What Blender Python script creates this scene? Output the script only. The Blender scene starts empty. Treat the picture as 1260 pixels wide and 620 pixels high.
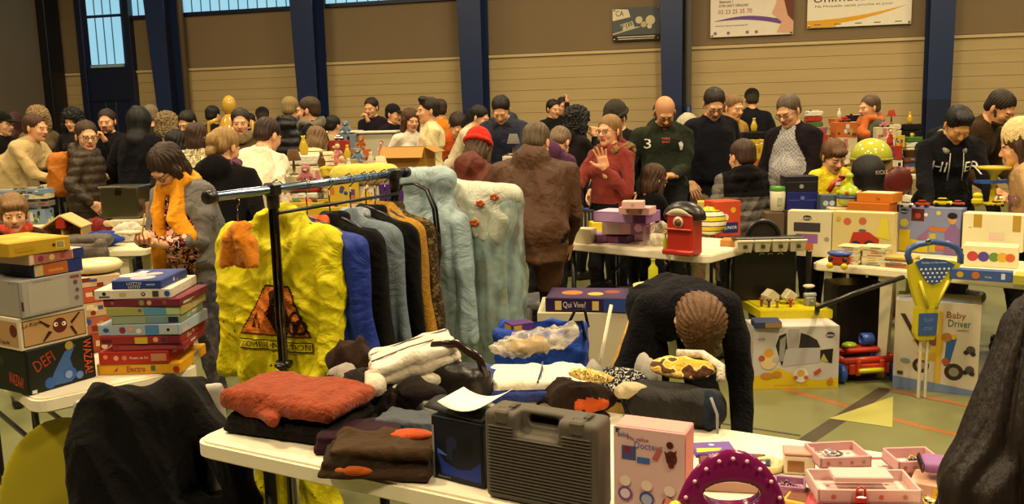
import bpy, math, random
import numpy as np
from mathutils import Vector, Matrix, Euler, noise
SC = bpy.context.scene
COL = SC.collection
rad = math.radians
V = Vector
W_, H_, F_ = 1260, 620, 1100.0
CAM = V((0, 0, 1.56)); PITCH = math.atan(170/F_); ROLL = .025
_r0 = V((1, 0, 0)); _u0 = V((0, math.sin(PITCH), math.cos(PITCH))); _f0 = V((0, math.cos(PITCH), -math.sin(PITCH)))
_cr, _sr = math.cos(ROLL), math.sin(ROLL)
CR = _r0*_cr - _u0*_sr; CU = _r0*_sr + _u0*_cr; CF = _f0
def ray(px, py):
    return CF*F_ + CR*(px-W_/2) + CU*(H_/2-py)
def at_y(px, py, y):
    r = ray(px, py); return CAM + r*(y/r.y)
def at_z(px, py, z):
    r = ray(px, py); return CAM + r*((z-CAM.z)/r.z)
def px_of(p):
    d = V(p)-CAM; w = d.dot(CF)
    return (W_/2+F_*d.dot(CR)/w, H_/2-F_*d.dot(CU)/w)
def xat(px, y, z=1.2):
    "x of the image column px at depth y and height z"
    x = 0
    for _ in range(4):
        q = px_of((x, y, z)); x += (px-q[0])*y/F_
    return x

# ---------------------------------------------------------------- materials
_mats = {}
def lin(c): return tuple(((x/12.92) if x <= .04045 else ((x+.055)/1.055)**2.4) for x in c)
def hx(h):
    h = h.lstrip('#'); return lin(tuple(int(h[i:i+2], 16)/255 for i in (0, 2, 4)))
def mt(col, kind='card'):
    key = (col, kind)
    if key in _mats: return _mats[key]
    c = hx(col) if isinstance(col, str) else col
    m = bpy.data.materials.new(kind+'_'+str(col).strip('#')); m.use_nodes = True
    nt = m.node_tree; N = nt.nodes; L = nt.links; b = N['Principled BSDF']
    S = dict(card=(.55, .3, 0), plastic=(.35, .5, 0), gloss=(.15, .5, 0), cloth=(.92, .1, 0), knit=(.95, .05, 0), fur=(.95, .05, 0), skin=(.5, .35, 0), hair=(.55, .3, 0),
             metal=(.25, .5, 1), chrome=(.12, .5, 1), paper=(.75, .2, 0), puffy=(.5, .35, 0), denim=(.9, .1, 0), rubber=(.7, .3, 0), wall=(.7, .3, 0), matte=(.95, .1, 0),
             satin=(.5, .35, 0), nylon=(.62, .25, 0), leather=(.4, .4, 0), table=(.45, .4, 0), film=(.12, .6, 0))[kind]
    b.inputs['Roughness'].default_value = S[0]; b.inputs['Specular IOR Level'].default_value = S[1]; b.inputs['Metallic'].default_value = S[2]
    tc = N.new('ShaderNodeTexCoord'); nz = N.new('ShaderNodeTexNoise'); L.new(tc.outputs['Object'], nz.inputs['Vector'])
    sc_, amt, bs, bd = dict(card=(9, .05, 0, 0), cloth=(14, .12, 60, .004), knit=(40, .35, 90, .01), fur=(55, .5, 160, .012), skin=(12, .08, 0, 0), hair=(60, .6, 110, .004), denim=(60, .25, 200, .002),
             puffy=(7, .1, 12, .01), wall=(1.5, .06, 0, 0), nylon=(8, .1, 14, .012), satin=(10, .1, 12, .008), leather=(20, .1, 60, .002), table=(5, .04, 400, .0004)).get(kind, (8, .05, 0, 0))
    nz.inputs['Scale'].default_value = sc_; nz.inputs['Detail'].default_value = 4
    mp = N.new('ShaderNodeMapping'); 
    if kind == 'hair':
        mp.inputs['Scale'].default_value = (1, 1, .06); L.new(tc.outputs['Object'], mp.inputs['Vector']); L.new(mp.outputs[0], nz.inputs['Vector'])
    mix = N.new('ShaderNodeMix'); mix.data_type = 'RGBA'
    mix.inputs['A'].default_value = (*[x*(1-amt) for x in c], 1); mix.inputs['B'].default_value = (*[min(1, x*(1+amt)+amt*.01) for x in c], 1)
    L.new(nz.outputs['Fac'], mix.inputs['Factor']); L.new(mix.outputs['Result'], b.inputs['Base Color'])
    if bs:
        n2 = N.new('ShaderNodeTexNoise'); n2.inputs['Scale'].default_value = bs; n2.inputs['Detail'].default_value = 3
        L.new((mp.outputs[0] if kind == 'hair' else tc.outputs['Object']), n2.inputs['Vector'])
        bp = N.new('ShaderNodeBump'); bp.inputs['Distance'].default_value = bd; bp.inputs['Strength'].default_value = .8
        L.new(n2.outputs['Fac'], bp.inputs['Height']); L.new(bp.outputs[0], b.inputs['Normal'])
        if kind in ('cloth', 'denim', 'nylon', 'puffy', 'satin', 'knit'):
            n3 = N.new('ShaderNodeTexNoise'); n3.inputs['Scale'].default_value = 7; n3.inputs['Detail'].default_value = 4; n3.inputs['Distortion'].default_value = 1.2; L.new(tc.outputs['Object'], n3.inputs['Vector'])
            b3 = N.new('ShaderNodeBump'); b3.inputs['Distance'].default_value = .035; b3.inputs['Strength'].default_value = .7; L.new(n3.outputs['Fac'], b3.inputs['Height']); L.new(b3.outputs[0], bp.inputs['Normal'])
    if kind in ('cloth', 'knit', 'fur'):
        b.inputs['Sheen Weight'].default_value = .03 if max(c) < .05 else .12
    if kind == 'skin':
        b.inputs['Subsurface Weight'].default_value = .06
    if kind == 'film':
        b.inputs['Alpha'].default_value = .35
    _mats[key] = m
    return m
def mt_alpha(col, alpha, rough=.2, name='clear_plastic', bump=0):
    key = (col, alpha, rough, name)
    if key in _mats: return _mats[key]
    m = bpy.data.materials.new(name); m.use_nodes = True; nt = m.node_tree; b = nt.nodes['Principled BSDF']
    b.inputs['Base Color'].default_value = (*hx(col), 1); b.inputs['Roughness'].default_value = rough; b.inputs['Alpha'].default_value = alpha
    if bump:
        n = nt.nodes.new('ShaderNodeTexNoise'); n.inputs['Scale'].default_value = bump; tc = nt.nodes.new('ShaderNodeTexCoord'); nt.links.new(tc.outputs['Object'], n.inputs['Vector'])
        bp = nt.nodes.new('ShaderNodeBump'); bp.inputs['Distance'].default_value = .01; nt.links.new(n.outputs['Fac'], bp.inputs['Height']); nt.links.new(bp.outputs[0], b.inputs['Normal'])
        cr = nt.nodes.new('ShaderNodeMapRange'); cr.inputs['From Min'].default_value = .35; cr.inputs['From Max'].default_value = .7; cr.inputs['To Min'].default_value = alpha*.4; cr.inputs['To Max'].default_value = min(1, alpha*1.7)
        nt.links.new(n.outputs['Fac'], cr.inputs['Value']); nt.links.new(cr.outputs[0], b.inputs['Alpha'])
    _mats[key] = m
    return m

def mt_var(cols, kind='cloth', scale=18, mode='noise', seed=0):
    "a print of several colours that belongs to the cloth or card itself"
    key = (tuple(cols), kind, scale, mode, seed)
    if key in _mats: return _mats[key]
    base = mt(cols[0], kind); m = base.copy(); m.name = 'printed_'+kind; nt = m.node_tree; N = nt.nodes; L = nt.links; b = N['Principled BSDF']
    tc = N.new('ShaderNodeTexCoord'); mp = N.new('ShaderNodeMapping'); mp.inputs['Location'].default_value = (seed*.37, seed*.71, seed*.13); L.new(tc.outputs['Object'], mp.inputs['Vector'])
    rp = N.new('ShaderNodeValToRGB'); rp.color_ramp.interpolation = 'CONSTANT'
    if mode == 'noise':
        t = N.new('ShaderNodeTexNoise'); t.inputs['Scale'].default_value = scale; t.inputs['Detail'].default_value = 1; L.new(mp.outputs[0], t.inputs['Vector']); L.new(t.outputs['Fac'], rp.inputs['Fac']); lo, hi = .38, .62
    elif mode == 'cells':
        t = N.new('ShaderNodeTexVoronoi'); t.inputs['Scale'].default_value = scale; L.new(mp.outputs[0], t.inputs['Vector'])
        sp = N.new('ShaderNodeSeparateColor'); L.new(t.outputs['Color'], sp.inputs[0]); L.new(sp.outputs[0], rp.inputs['Fac']); lo, hi = 0, 1
    elif mode == 'dots':
        t = N.new('ShaderNodeTexVoronoi'); t.inputs['Scale'].default_value = scale; L.new(mp.outputs[0], t.inputs['Vector']); L.new(t.outputs['Distance'], rp.inputs['Fac']); lo, hi = 0, .8
    elif mode == 'stripes':
        t = N.new('ShaderNodeTexWave'); t.bands_direction = 'Z'; t.inputs['Scale'].default_value = scale; t.inputs['Distortion'].default_value = .6; L.new(mp.outputs[0], t.inputs['Vector']); L.new(t.outputs['Fac'], rp.inputs['Fac']); lo, hi = 0, 1
    elif mode == 'check':
        t = N.new('ShaderNodeTexChecker'); t.inputs['Scale'].default_value = scale; L.new(mp.outputs[0], t.inputs['Vector']); L.new(t.outputs['Fac'], rp.inputs['Fac']); lo, hi = 0, 1
    el = rp.color_ramp.elements; n = len(cols)
    while len(el) < n: el.new(.5)
    for i, cc in enumerate(cols):
        el[i].position = 0 if i == 0 else lo+(hi-lo)*i/n
        el[i].color = (*hx(cc), 1)
    L.new(rp.outputs[0], b.inputs['Base Color'])
    _mats[key] = m
    return m

# ---------------------------------------------------------------- mesh building
def RZ(deg): return Matrix.Rotation(rad(deg), 4, 'Z')
def RX(deg): return Matrix.Rotation(rad(deg), 4, 'X')
def RY(deg): return Matrix.Rotation(rad(deg), 4, 'Y')
def TR(*p): return Matrix.Translation(V(p) if len(p) == 3 else V(p[0]))
def SCL(x, y, z): return Matrix.Diagonal((x, y, z, 1))
def frame(o, xa, za):
    xa = V(xa).normalized(); za = V(za); za = (za - xa*za.dot(xa)).normalized(); ya = za.cross(xa)
    m = Matrix.Identity(4)
    for i in range(3): m[i][0], m[i][1], m[i][2], m[i][3] = xa[i], ya[i], za[i], o[i]
    return m
def along(p0, p1):
    d = (V(p1)-V(p0)); q = d.to_track_quat('Z', 'Y'); return TR(V(p0)) @ q.to_matrix().to_4x4(), d.length
_tc = {}
def text_geo(s):
    if s in _tc: return _tc[s]
    cu = bpy.data.curves.new('t', 'FONT'); cu.body = s; cu.align_x = 'CENTER'; cu.align_y = 'CENTER'; cu.resolution_u = 2
    ob = bpy.data.objects.new('t', cu); COL.objects.link(ob); bpy.context.view_layer.update()
    me = bpy.data.meshes.new_from_object(ob.evaluated_get(bpy.context.evaluated_depsgraph_get()))
    vs = [tuple(v.co) for v in me.vertices]; fs = [tuple(p.vertices) for p in me.polygons]
    bpy.data.objects.remove(ob); bpy.data.curves.remove(cu); bpy.data.meshes.remove(me)
    if vs:
        w = max(v[0] for v in vs)-min(v[0] for v in vs); h = max(v[1] for v in vs)-min(v[1] for v in vs)
        cx = (max(v[0] for v in vs)+min(v[0] for v in vs))/2; cy = (max(v[1] for v in vs)+min(v[1] for v in vs))/2
        vs = [(v[0]-cx, v[1]-cy) for v in vs]
    else: w = h = 1
    _tc[s] = (vs, fs, w, h); return _tc[s]
class MB:
    def __init__(s, X=None): s.v = []; s.f = []; s.m = []; s.s = []; s.mats = []; s.X = X or Matrix.Identity(4)
    def add(s, vs, fs, mat, sm=False, X=None):
        M = s.X @ X if X is not None else s.X
        o = len(s.v)
        if mat not in s.mats: s.mats.append(mat)
        k = s.mats.index(mat)
        flip = M.determinant() < 0
        s.v += [tuple(M @ V(v)) for v in vs]
        for f in fs:
            g = [o+i for i in f]
            if flip: g.reverse()
            s.f.append(g); s.m.append(k); s.s.append(sm)
        return s
    def box(s, c, d, mat, b=.003, X=None):
        x, y, z = d[0]/2, d[1]/2, d[2]/2; b = min(b, x*.9, y*.9, z*.9)
        vs = []; idx = {}
        for sx in (-1, 1):
            for sy in (-1, 1):
                for sz in (-1, 1):
                    for a in range(3):
                        p = [sx*(x-(b if a != 0 else 0)), sy*(y-(b if a != 1 else 0)), sz*(z-(b if a != 2 else 0))]
                        idx[(sx, sy, sz, a)] = len(vs); vs.append((p[0]+c[0], p[1]+c[1], p[2]+c[2]))
        fs = []
        def q(l, n):
            # orient outward
            a_, b_, c_ = V(vs[l[0]]), V(vs[l[1]]), V(vs[l[2]])
            if (b_-a_).cross(c_-a_).dot(V(n)) < 0: l = l[::-1]
            fs.append(l)
        for a in range(3):
            for sg in (-1, 1):
                n = [0, 0, 0]; n[a] = sg; l = []
                for (p, r) in ((-1, -1), (1, -1), (1, 1), (-1, 1)):
                    k = [0, 0, 0]; k[a] = sg; k[(a+1) % 3] = p; k[(a+2) % 3] = r; l.append(idx[(*k, a)])
                q(l, n)
        for a in range(3):
            o1, o2 = (a+1) % 3, (a+2) % 3
            for p in (-1, 1):
                for r in (-1, 1):
                    k0 = [0, 0, 0]; k0[a] = -1; k0[o1] = p; k0[o2] = r; k1 = list(k0); k1[a] = 1
                    n = [0, 0, 0]; n[o1] = p; n[o2] = r
                    q([idx[(*k0, o1)], idx[(*k1, o1)], idx[(*k1, o2)], idx[(*k0, o2)]], n)
        for sx in (-1, 1):
            for sy in (-1, 1):
                for sz in (-1, 1): q([idx[(sx, sy, sz, 0)], idx[(sx, sy, sz, 1)], idx[(sx, sy, sz, 2)]], (sx, sy, sz))
        return s.add(vs, fs, mat, False, X)
    def lathe(s, prof, mat, n=20, X=None, cap=True, sm=True, sx=1, sy=1):
        vs = []; fs = []
        for (r, z) in prof:
            for i in range(n):
                a = 2*math.pi*i/n; vs.append((r*math.cos(a)*sx, r*math.sin(a)*sy, z))
        for j in range(len(prof)-1):
            for i in range(n):
                k = (i+1) % n; fs.append([j*n+i, j*n+k, (j+1)*n+k, (j+1)*n+i])
        if cap: fs.append(list(range(n))[::-1]); fs.append([(len(prof)-1)*n+i for i in range(n)])
        return s.add(vs, fs, mat, sm, X)
    def cyl(s, p0, p1, r, mat, r1=None, n=14, sm=True, cap=True):
        X, L = along(p0, p1); r1 = r if r1 is None else r1
        b = min(r*.15, L*.2)
        s.lathe([(r-b, 0), (r, b), (r1, L-b), (max(r1-b, .0001), L)], mat, n, X, cap, sm); return s
    def tube(s, pts, r, mat, n=8, closed=False, sm=True, sx=1.0):
        pts = [V(p) for p in pts]; m = len(pts); vs = []; fs = []
        up = V((0, 0, 1)); prev = None
        for i, p in enumerate(pts):
            a = pts[(i-1) % m] if (i or closed) else p; b = pts[(i+1) % m] if (i < m-1 or closed) else p
            t = (b-a).normalized()
            if prev is None: u = t.cross(up); u = u.normalized() if u.length > .05 else t.cross(V((0, 1, 0))).normalized()
            else: u = (prev - t*prev.dot(t)); u = u.normalized() if u.length > 1e-5 else prev
            prev = u; w = t.cross(u); rr = r[i] if isinstance(r, (list, tuple)) else r
            for k in range(n):
                an = 2*math.pi*k/n; vs.append(p+u*math.cos(an)*rr*sx+w*math.sin(an)*rr)
        for i in range(m if closed else m-1):
            for k in range(n):
                a = i*n+k; b = i*n+(k+1) % n; c = ((i+1) % m)*n+(k+1) % n; d = ((i+1) % m)*n+k; fs.append([a, d, c, b])
        if not closed: fs.append(list(range(n))); fs.append([(m-1)*n+k for k in range(n)][::-1])
        return s.add(vs, fs, mat, sm)
    def ell(s, c, r, mat, X=None, n=16, m=10, z0=-1, z1=1):
        a0, a1 = math.asin(z0), math.asin(z1)
        pr = []
        for j in range(m+1):
            t = a0+(a1-a0)*j/m; pr.append((max(math.cos(t), .001), math.sin(t)))
        return s.lathe(pr, mat, n, (X or Matrix.Identity(4)) @ TR(*c) @ SCL(*r))
    def prism(s, poly, z0, z1, mat, X=None, sm=False, matcap=None):
        n = len(poly); ar = sum(poly[i][0]*poly[(i+1) % n][1]-poly[(i+1) % n][0]*poly[i][1] for i in range(n))
        if ar < 0: poly = poly[::-1]
        vs = [(p[0], p[1], z0) for p in poly]+[(p[0], p[1], z1) for p in poly]
        fs = [[i, (i+1) % n, n+(i+1) % n, n+i] for i in range(n)]
        s.add(vs, fs, mat, sm, X)
        return s.add(vs, [list(range(n))[::-1], list(range(n, 2*n))], matcap or mat, False, X)
    def poly(s, pts3, mat, X=None): return s.add(pts3, [list(range(len(pts3)))], mat, False, X)
    def grid(s, fn, nu, nv, mat, th=0, sm=True, X=None):
        "sheet fn(u,v)->point; th gives it thickness"
        vs = [V(fn(i/nu, j/nv)) for j in range(nv+1) for i in range(nu+1)]; w = nu+1
        fs = [[j*w+i, j*w+i+1, (j+1)*w+i+1, (j+1)*w+i] for j in range(nv) for i in range(nu)]
        if th:
            nr = [V((0, 0, 0)) for _ in vs]
            for f in fs:
                n = (vs[f[1]]-vs[f[0]]).cross(vs[f[3]]-vs[f[0]])
                for i in f: nr[i] += n
            N = len(vs); vs2 = [v-(n.normalized() if n.length > 0 else V((0, 0, 1)))*th for v, n in zip(vs, nr)]
            fs += [[N+i for i in f[::-1]] for f in list(fs)]
            rim = [(i, i+1) for i in range(nu)]+[(j*w+nu, (j+1)*w+nu) for j in range(nv)]+[(nv*w+i+1, nv*w+i) for i in range(nu)]+[((j+1)*w, j*w) for j in range(nv)]
            fs += [[b, a, N+a, N+b] for a, b in rim]
            vs = vs+vs2
        return s.add(vs, fs, mat, sm, X)
    def text(s, st, X, w, h, mat, th=.0006):
        "text fitted in w x h on the XY plane of X, facing +Z"
        vs, fs, tw, th_ = text_geo(st)
        if not vs: return s
        k = min(w/tw, h/th_) if w and h else (w/tw if w else h/th_)
        kx, ky = (w/tw if w else k), (h/th_ if h else k)
        return s.add([(v[0]*kx, v[1]*ky, th) for v in vs], fs, mat, False, X)
    def mesh(s, name='m'):
        me = bpy.data.meshes.new(name); me.from_pydata(s.v, [], s.f)
        for m in s.mats: me.materials.append(m)
        me.polygons.foreach_set('material_index', s.m); me.polygons.foreach_set('use_smooth', s.s); me.update(); return me

ITEMS = []
def fin(o, label, cat, group=None, kind=None):
    o['label'] = label
    if cat: o['category'] = cat
    if group: o['group'] = group
    if kind: o['kind'] = kind
    ITEMS.append(o)
    return o
def thing(name, label, cat, loc=(0, 0, 0), rz=0, group=None, kind=None, R=None):
    o = bpy.data.objects.new(name, None); COL.objects.link(o); o.empty_display_size = .05
    o.location = loc; o.rotation_euler = (0, 0, rad(rz))
    if R is not None: o.matrix_basis = R
    return fin(o, label, cat, group, kind)
def ob(name, mb, parent=None, label=None, mesh=None):
    o = bpy.data.objects.new(name, mesh or mb.mesh(name)); COL.objects.link(o)
    if parent is not None: o.parent = parent
    if label: o['label'] = label
    return o
def solo(name, mb, label, cat, loc=(0, 0, 0), rz=0, group=None, kind=None, mesh=None, R=None):
    o = ob(name, mb, None, None, mesh); o.location = loc; o.rotation_euler = (0, 0, rad(rz))
    if R is not None: o.matrix_basis = R
    return fin(o, label, cat, group, kind)
def struct(name, mb, label=None):
    o = ob(name, mb); o['kind'] = 'structure'
    if label: o['label'] = label
    return o
def dup(o, loc, rz, label, group=None, R=None):
    def cp(a, par):
        c = a.copy(); COL.objects.link(c)
        if par is not None: c.parent = par
        for ch in list(a.children): cp(ch, c)
        return c
    c = cp(o, None); c.location = loc; c.rotation_euler = (0, 0, rad(rz))
    if R is not None: c.matrix_basis = R
    c['label'] = label
    if group: c['group'] = group
    ITEMS.append(c); return c

# ---------------------------------------------------------------- implicit surfaces for bodies and cloth
class SDF:
    def __init__(s): s.p = []
    def cap(s, a, b, ra, rb=None, tag=0, k=.02, sub=False):
        a = np.array(a, float); b = np.array(b, float); rb = ra if rb is None else rb; r = max(ra, rb)
        L2 = max(((b-a)**2).sum(), 1e-9)
        def f(P):
            t = np.clip(((P-a)@(b-a))/L2, 0, 1); return np.linalg.norm(P-a-t[..., None]*(b-a), axis=-1)-(ra+(rb-ra)*t)
        s.p.append((f, np.minimum(a, b)-r, np.maximum(a, b)+r, tag, k, sub)); return s
    def ell(s, c, r, R=None, tag=0, k=.02, sub=False):
        c = np.array(c, float); r = np.array(r, float); Rm = np.array(R.to_3x3() if R is not None else Matrix.Identity(3))
        def f(P):
            q = (P-c)@Rm; k0 = np.linalg.norm(q/r, axis=-1); k1 = np.linalg.norm(q/(r*r), axis=-1)
            return np.where(k1 > 1e-9, k0*(k0-1)/np.maximum(k1, 1e-9), -r.min())
        e = np.sqrt(((Rm*r)**2).sum(axis=1)); s.p.append((f, c-e, c+e, tag, k, sub)); return s
    def box(s, c, h, R=None, r=.01, tag=0, k=.01, sub=False):
        c = np.array(c, float); h = np.array(h, float); Rm = np.array(R.to_3x3() if R is not None else Matrix.Identity(3))
        def f(P):
            q = np.abs((P-c)@Rm)-(h-r); return np.linalg.norm(np.maximum(q, 0), axis=-1)+np.minimum(q.max(axis=-1), 0)-r
        e = (np.abs(Rm)*h).sum(axis=1); s.p.append((f, c-e, c+e, tag, k, sub)); return s
    def build(s, res=.01, disp=None, zone=None, smooth=1, kmin=1.6):
        lo = np.min([p[1] for p in s.p if not p[5]], axis=0)-res*3; hi = np.max([p[2] for p in s.p if not p[5]], axis=0)+res*3
        n = np.ceil((hi-lo)/res).astype(int)+1
        F = np.full(n, 1.0, dtype=np.float32); ax = [lo[i]+res*np.arange(n[i]) for i in range(3)]
        for f, a, b, tag, k, sub in s.p:
            m = k+res*4
            i0 = np.clip(np.floor((a-m-lo)/res).astype(int), 0, n-1); i1 = np.clip(np.ceil((b+m-lo)/res).astype(int)+1, 1, n)
            if (i1 <= i0).any(): continue
            P = np.stack(np.meshgrid(*[ax[i][i0[i]:i1[i]] for i in range(3)], indexing='ij'), -1)
            d = f(P); sl = tuple(slice(i0[i], i1[i]) for i in range(3)); o = F[sl]
            if sub: h = np.maximum(k-np.abs(o+d), 0)/k; F[sl] = np.maximum(o, -d)+h*h*k*.25
            else: h = np.maximum(k-np.abs(o-d), 0)/k; F[sl] = np.minimum(o, d)-h*h*k*.25
        vs, fs = nets(F, lo, res)
        for _ in range(smooth): vs = lap(vs, fs)
        fc = vs[fs].mean(axis=1)
        best = np.full(len(fc), 9.0); tg = np.zeros(len(fc), int)
        for f, a, b, tag, k, sub in s.p:
            if sub: continue
            m = res*4; sel = np.where(((fc > a-m) & (fc < b+m)).all(axis=1))[0]
            if len(sel) == 0: continue
            d = f(fc[sel]); up = d < best[sel]; best[sel[up]] = d[up]; tg[sel[up]] = tag
        if disp is not None:
            vt = np.zeros(len(vs), int); vt[fs.ravel()] = np.repeat(tg, 4)
            nr = normals(vs, fs); vs = vs+nr*disp(vs, vt, nr)[:, None]
        if zone is not None: tg = zone(fc, tg)
        return vs, fs, tg
def nets(F, lo, res):
    ins = F < 0; nx, ny, nz = F.shape
    c = np.zeros((nx-1, ny-1, nz-1), np.int8)
    for dx in (0, 1):
        for dy in (0, 1):
            for dz in (0, 1): c += ins[dx:nx-1+dx, dy:ny-1+dy, dz:nz-1+dz]
    cells = np.argwhere((c > 0) & (c < 8)); idm = np.full(c.shape, -1, np.int64); idm[tuple(cells.T)] = np.arange(len(cells))
    acc = np.zeros((len(cells), 3)); cnt = np.zeros(len(cells))
    for ax in range(3):
        o1, o2 = [(0, 1, 2)[i] for i in range(3) if i != ax]
        for u in (0, 1):
            for w in (0, 1):
                a = cells.copy(); a[:, o1] += u; a[:, o2] += w; b = a.copy(); b[:, ax] += 1
                fa = F[tuple(a.T)]; fb = F[tuple(b.T)]; cr = (fa < 0) != (fb < 0)
                t = np.where(cr, fa/np.where(cr, fa-fb, 1), 0); p = a.astype(float); p[:, ax] += t
                acc[cr] += p[cr]; cnt[cr] += 1
    vs = lo+res*acc/np.maximum(cnt, 1)[:, None]
    fs = []
    for ax in range(3):
        o1, o2 = (ax+1) % 3, (ax+2) % 3
        sl0 = [slice(None)]*3; sl1 = [slice(None)]*3; sl0[ax] = slice(0, -1); sl1[ax] = slice(1, None)
        A, B = ins[tuple(sl0)], ins[tuple(sl1)]; e = np.argwhere(A != B)
        e = e[(e[:, o1] > 0) & (e[:, o2] > 0) & (e[:, o1] < F.shape[o1]-1) & (e[:, o2] < F.shape[o2]-1)]
        if len(e) == 0: continue
        q = []
        for (u, w) in ((1, 1), (0, 1), (0, 0), (1, 0)):
            k = e.copy(); k[:, o1] -= u; k[:, o2] -= w; q.append(idm[tuple(k.T)])
        q = np.stack(q, 1); fl = ~A[tuple(e.T)]; q[fl] = q[fl][:, ::-1]; fs.append(q)
    fs = np.concatenate(fs); fs = fs[(fs >= 0).all(axis=1)]
    return vs, fs
def lap(vs, fs, w=.5):
    s = np.zeros_like(vs); c = np.zeros(len(vs))
    for i in range(4):
        a, b = fs[:, i], fs[:, (i+1) % 4]
        for j in range(3):
            s[:, j] += np.bincount(a, vs[b, j], len(vs))+np.bincount(b, vs[a, j], len(vs))
        c += np.bincount(a, minlength=len(vs))+np.bincount(b, minlength=len(vs))
    return vs*(1-w)+w*s/np.maximum(c, 1)[:, None]
def normals(vs, fs):
    n = np.cross(vs[fs[:, 2]]-vs[fs[:, 0]], vs[fs[:, 3]]-vs[fs[:, 1]]); o = np.zeros_like(vs)
    for i in range(4):
        for j in range(3): o[:, j] += np.bincount(fs[:, i], n[:, j], len(vs))
    return o/np.maximum(np.linalg.norm(o, axis=1), 1e-9)[:, None]
def xf(vs, M):
    A = np.array(M); return vs@A[:3, :3].T+A[:3, 3]
def npmesh(name, parts, mats, smooth=True):
    "parts: list of (verts, faces, tags)"
    vs = np.concatenate([p[0] for p in parts]); o = 0; fl = []
    for p in parts: fl.append(p[1]+o); o += len(p[0])
    fs = np.concatenate(fl); tg = np.concatenate([p[2] for p in parts])
    me = bpy.data.meshes.new(name); me.vertices.add(len(vs)); me.vertices.foreach_set('co', vs.ravel().astype(np.float32))
    me.loops.add(len(fs)*4); me.loops.foreach_set('vertex_index', fs.ravel().astype(np.int32))
    me.polygons.add(len(fs)); me.polygons.foreach_set('loop_start', np.arange(len(fs), dtype=np.int32)*4)
    me.polygons.foreach_set('loop_total', np.full(len(fs), 4, np.int32))
    for m in mats: me.materials.append(m)
    me.polygons.foreach_set('material_index', tg.astype(np.int32)); me.polygons.foreach_set('use_smooth', np.ones(len(fs), bool) if smooth else np.zeros(len(fs), bool))
    me.update(calc_edges=True); me.validate(); return me
def wrinkle(amp=.006, f=22, seed=0, zs=.5):
    r = np.random.RandomState(seed); ph = r.rand(8)*6.28
    def d(vs, vt=None, nr=None):
        x, y, z = vs.T; z = z*zs
        q = 1.3*np.sin(f*.27*z+ph[0])+1.1*np.sin(f*.33*y+ph[1]+np.sin(f*.21*x)); q2 = 1.2*np.sin(f*.31*x+ph[2])+np.sin(f*.4*y+f*.2*z+ph[3])
        rg = lambda t: (1-np.abs(np.sin(t)))**1.6
        a = 1.5*rg(f*(.42*x+.30*z)+2*q+ph[4])+1.1*rg(f*(.45*y-.34*z+.2*x)+2*q2+ph[5])+.7*rg(f*(.8*z+.5*x)+2.4*q2+q+ph[6])-1.0
        return amp*.8*a
    return d
def _sd(a, s, off=0):
    return a
def head_geo(kind='man'):
    S = SDF(); w = {'man': 1, 'woman': .94, 'child': 1.0}[kind]; jw = {'man': 1, 'woman': .86, 'child': .9}[kind]
    S.ell((0, .018, .03), (.076, .095, .082), k=.02)
    S.ell((0, -.028, -.04), (.062*w, .064, .084), k=.03)
    S.ell((0, -.036, -.086), (.047*jw, .048, .034), k=.025)
    S.ell((0, -.074, -.106), (.018, .015, .014), k=.02)
    S.cap((-.034, -.082, .012), (.034, -.082, .012), .012, k=.015)
    for s in (-1, 1):
        S.ell((s*.038, -.066, -.036), (.022, .02, .022), k=.02)
        S.ell((s*.032, -.100, -.009), (.018, .015, .012), k=.012, sub=True)
        S.cap((s*.020, -.0895, .009), (s*.046, -.083, .009), .0055, tag=2, k=.004)
        S.ell((s*.079, .012, -.018), (.009, .018, .031), RX(-12) @ RZ(s*18), k=.008)
    S.cap((0, -.086, 0), (0, -.110, -.036), .008, .0125, k=.012)
    for s in (-1, 1): S.ell((s*.011, -.100, -.040), (.008, .009, .008), k=.006)
    S.cap((-.019, -.0885, -.066), (0, -.0965, -.063), .0055, tag=1, k=.004); S.cap((.019, -.0885, -.066), (0, -.0965, -.063), .0055, tag=1, k=.004)
    S.cap((-.014, -.089, -.072), (.014, -.089, -.072), .007, tag=1, k=.004)
    S.cap((0, .022, -.06), (0, .035, -.20), .052 if kind != 'woman' else .046, tag=0, k=.03)
    return S.build(.0055, smooth=1)
def hand_geo(pose='relax'):
    S = SDF(); cu = dict(relax=(14, 22, 16), hold=(55, 60, 35), flat=(4, 8, 6), grip=(70, 75, 45), spread=(5, 10, 8), point=(14, 22, 16))[pose]
    S.cap((0, -.06, 0), (0, .012, 0), .027, .025, k=.01)
    S.box((0, .045, 0), (.040, .044, .014), r=.012, k=.02)
    xs = (-.031, -.0105, .0105, .031); ln = (.060, .078, .084, .074); spr = 10 if pose == 'spread' else 3
    for i in range(4):
        a = 0; p = V((xs[i], .082, .001)); sa = rad((i-1.5)*spr); r = (.0082, .0092, .0095, .0092)[i]
        c = cu if not (pose == 'point' and i != 3) else (60, 70, 45)
        if pose == 'point' and i == 3: c = (4, 6, 4)
        for j, fr in enumerate((.45, .30, .25)):
            a += c[j]; L = ln[i]*fr
            d = V((math.sin(sa)*math.cos(rad(a)), math.cos(sa)*math.cos(rad(a)), -math.sin(rad(a)))); q = p+d*L
            S.cap(p, q, r, r*.92, k=.0035 if j == 0 else .002); p = q; r *= .92
    th = {'hold': (.35, .75, -.6), 'grip': (.2, .7, -.8), 'spread': (.85, .5, -.15)}.get(pose, (.5, .82, -.35))
    d = V(th).normalized(); p = V((.032, .018, -.006)); q = p+d*.045; S.cap(p, q, .0145, .0115, k=.012)
    d2 = (d+V((-.35, .3, -.12))).normalized(); S.cap(q, q+d2*.034, .0115, .0095, k=.003)
    return S.build(.0045, smooth=1)
_hc = {}
def HEADS(k):
    if k not in _hc: _hc[k] = head_geo(k)
    return _hc[k]
def HANDS(k):
    if ('h', k) not in _hc: _hc[('h', k)] = hand_geo(k)
    return _hc[('h', k)]
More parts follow.
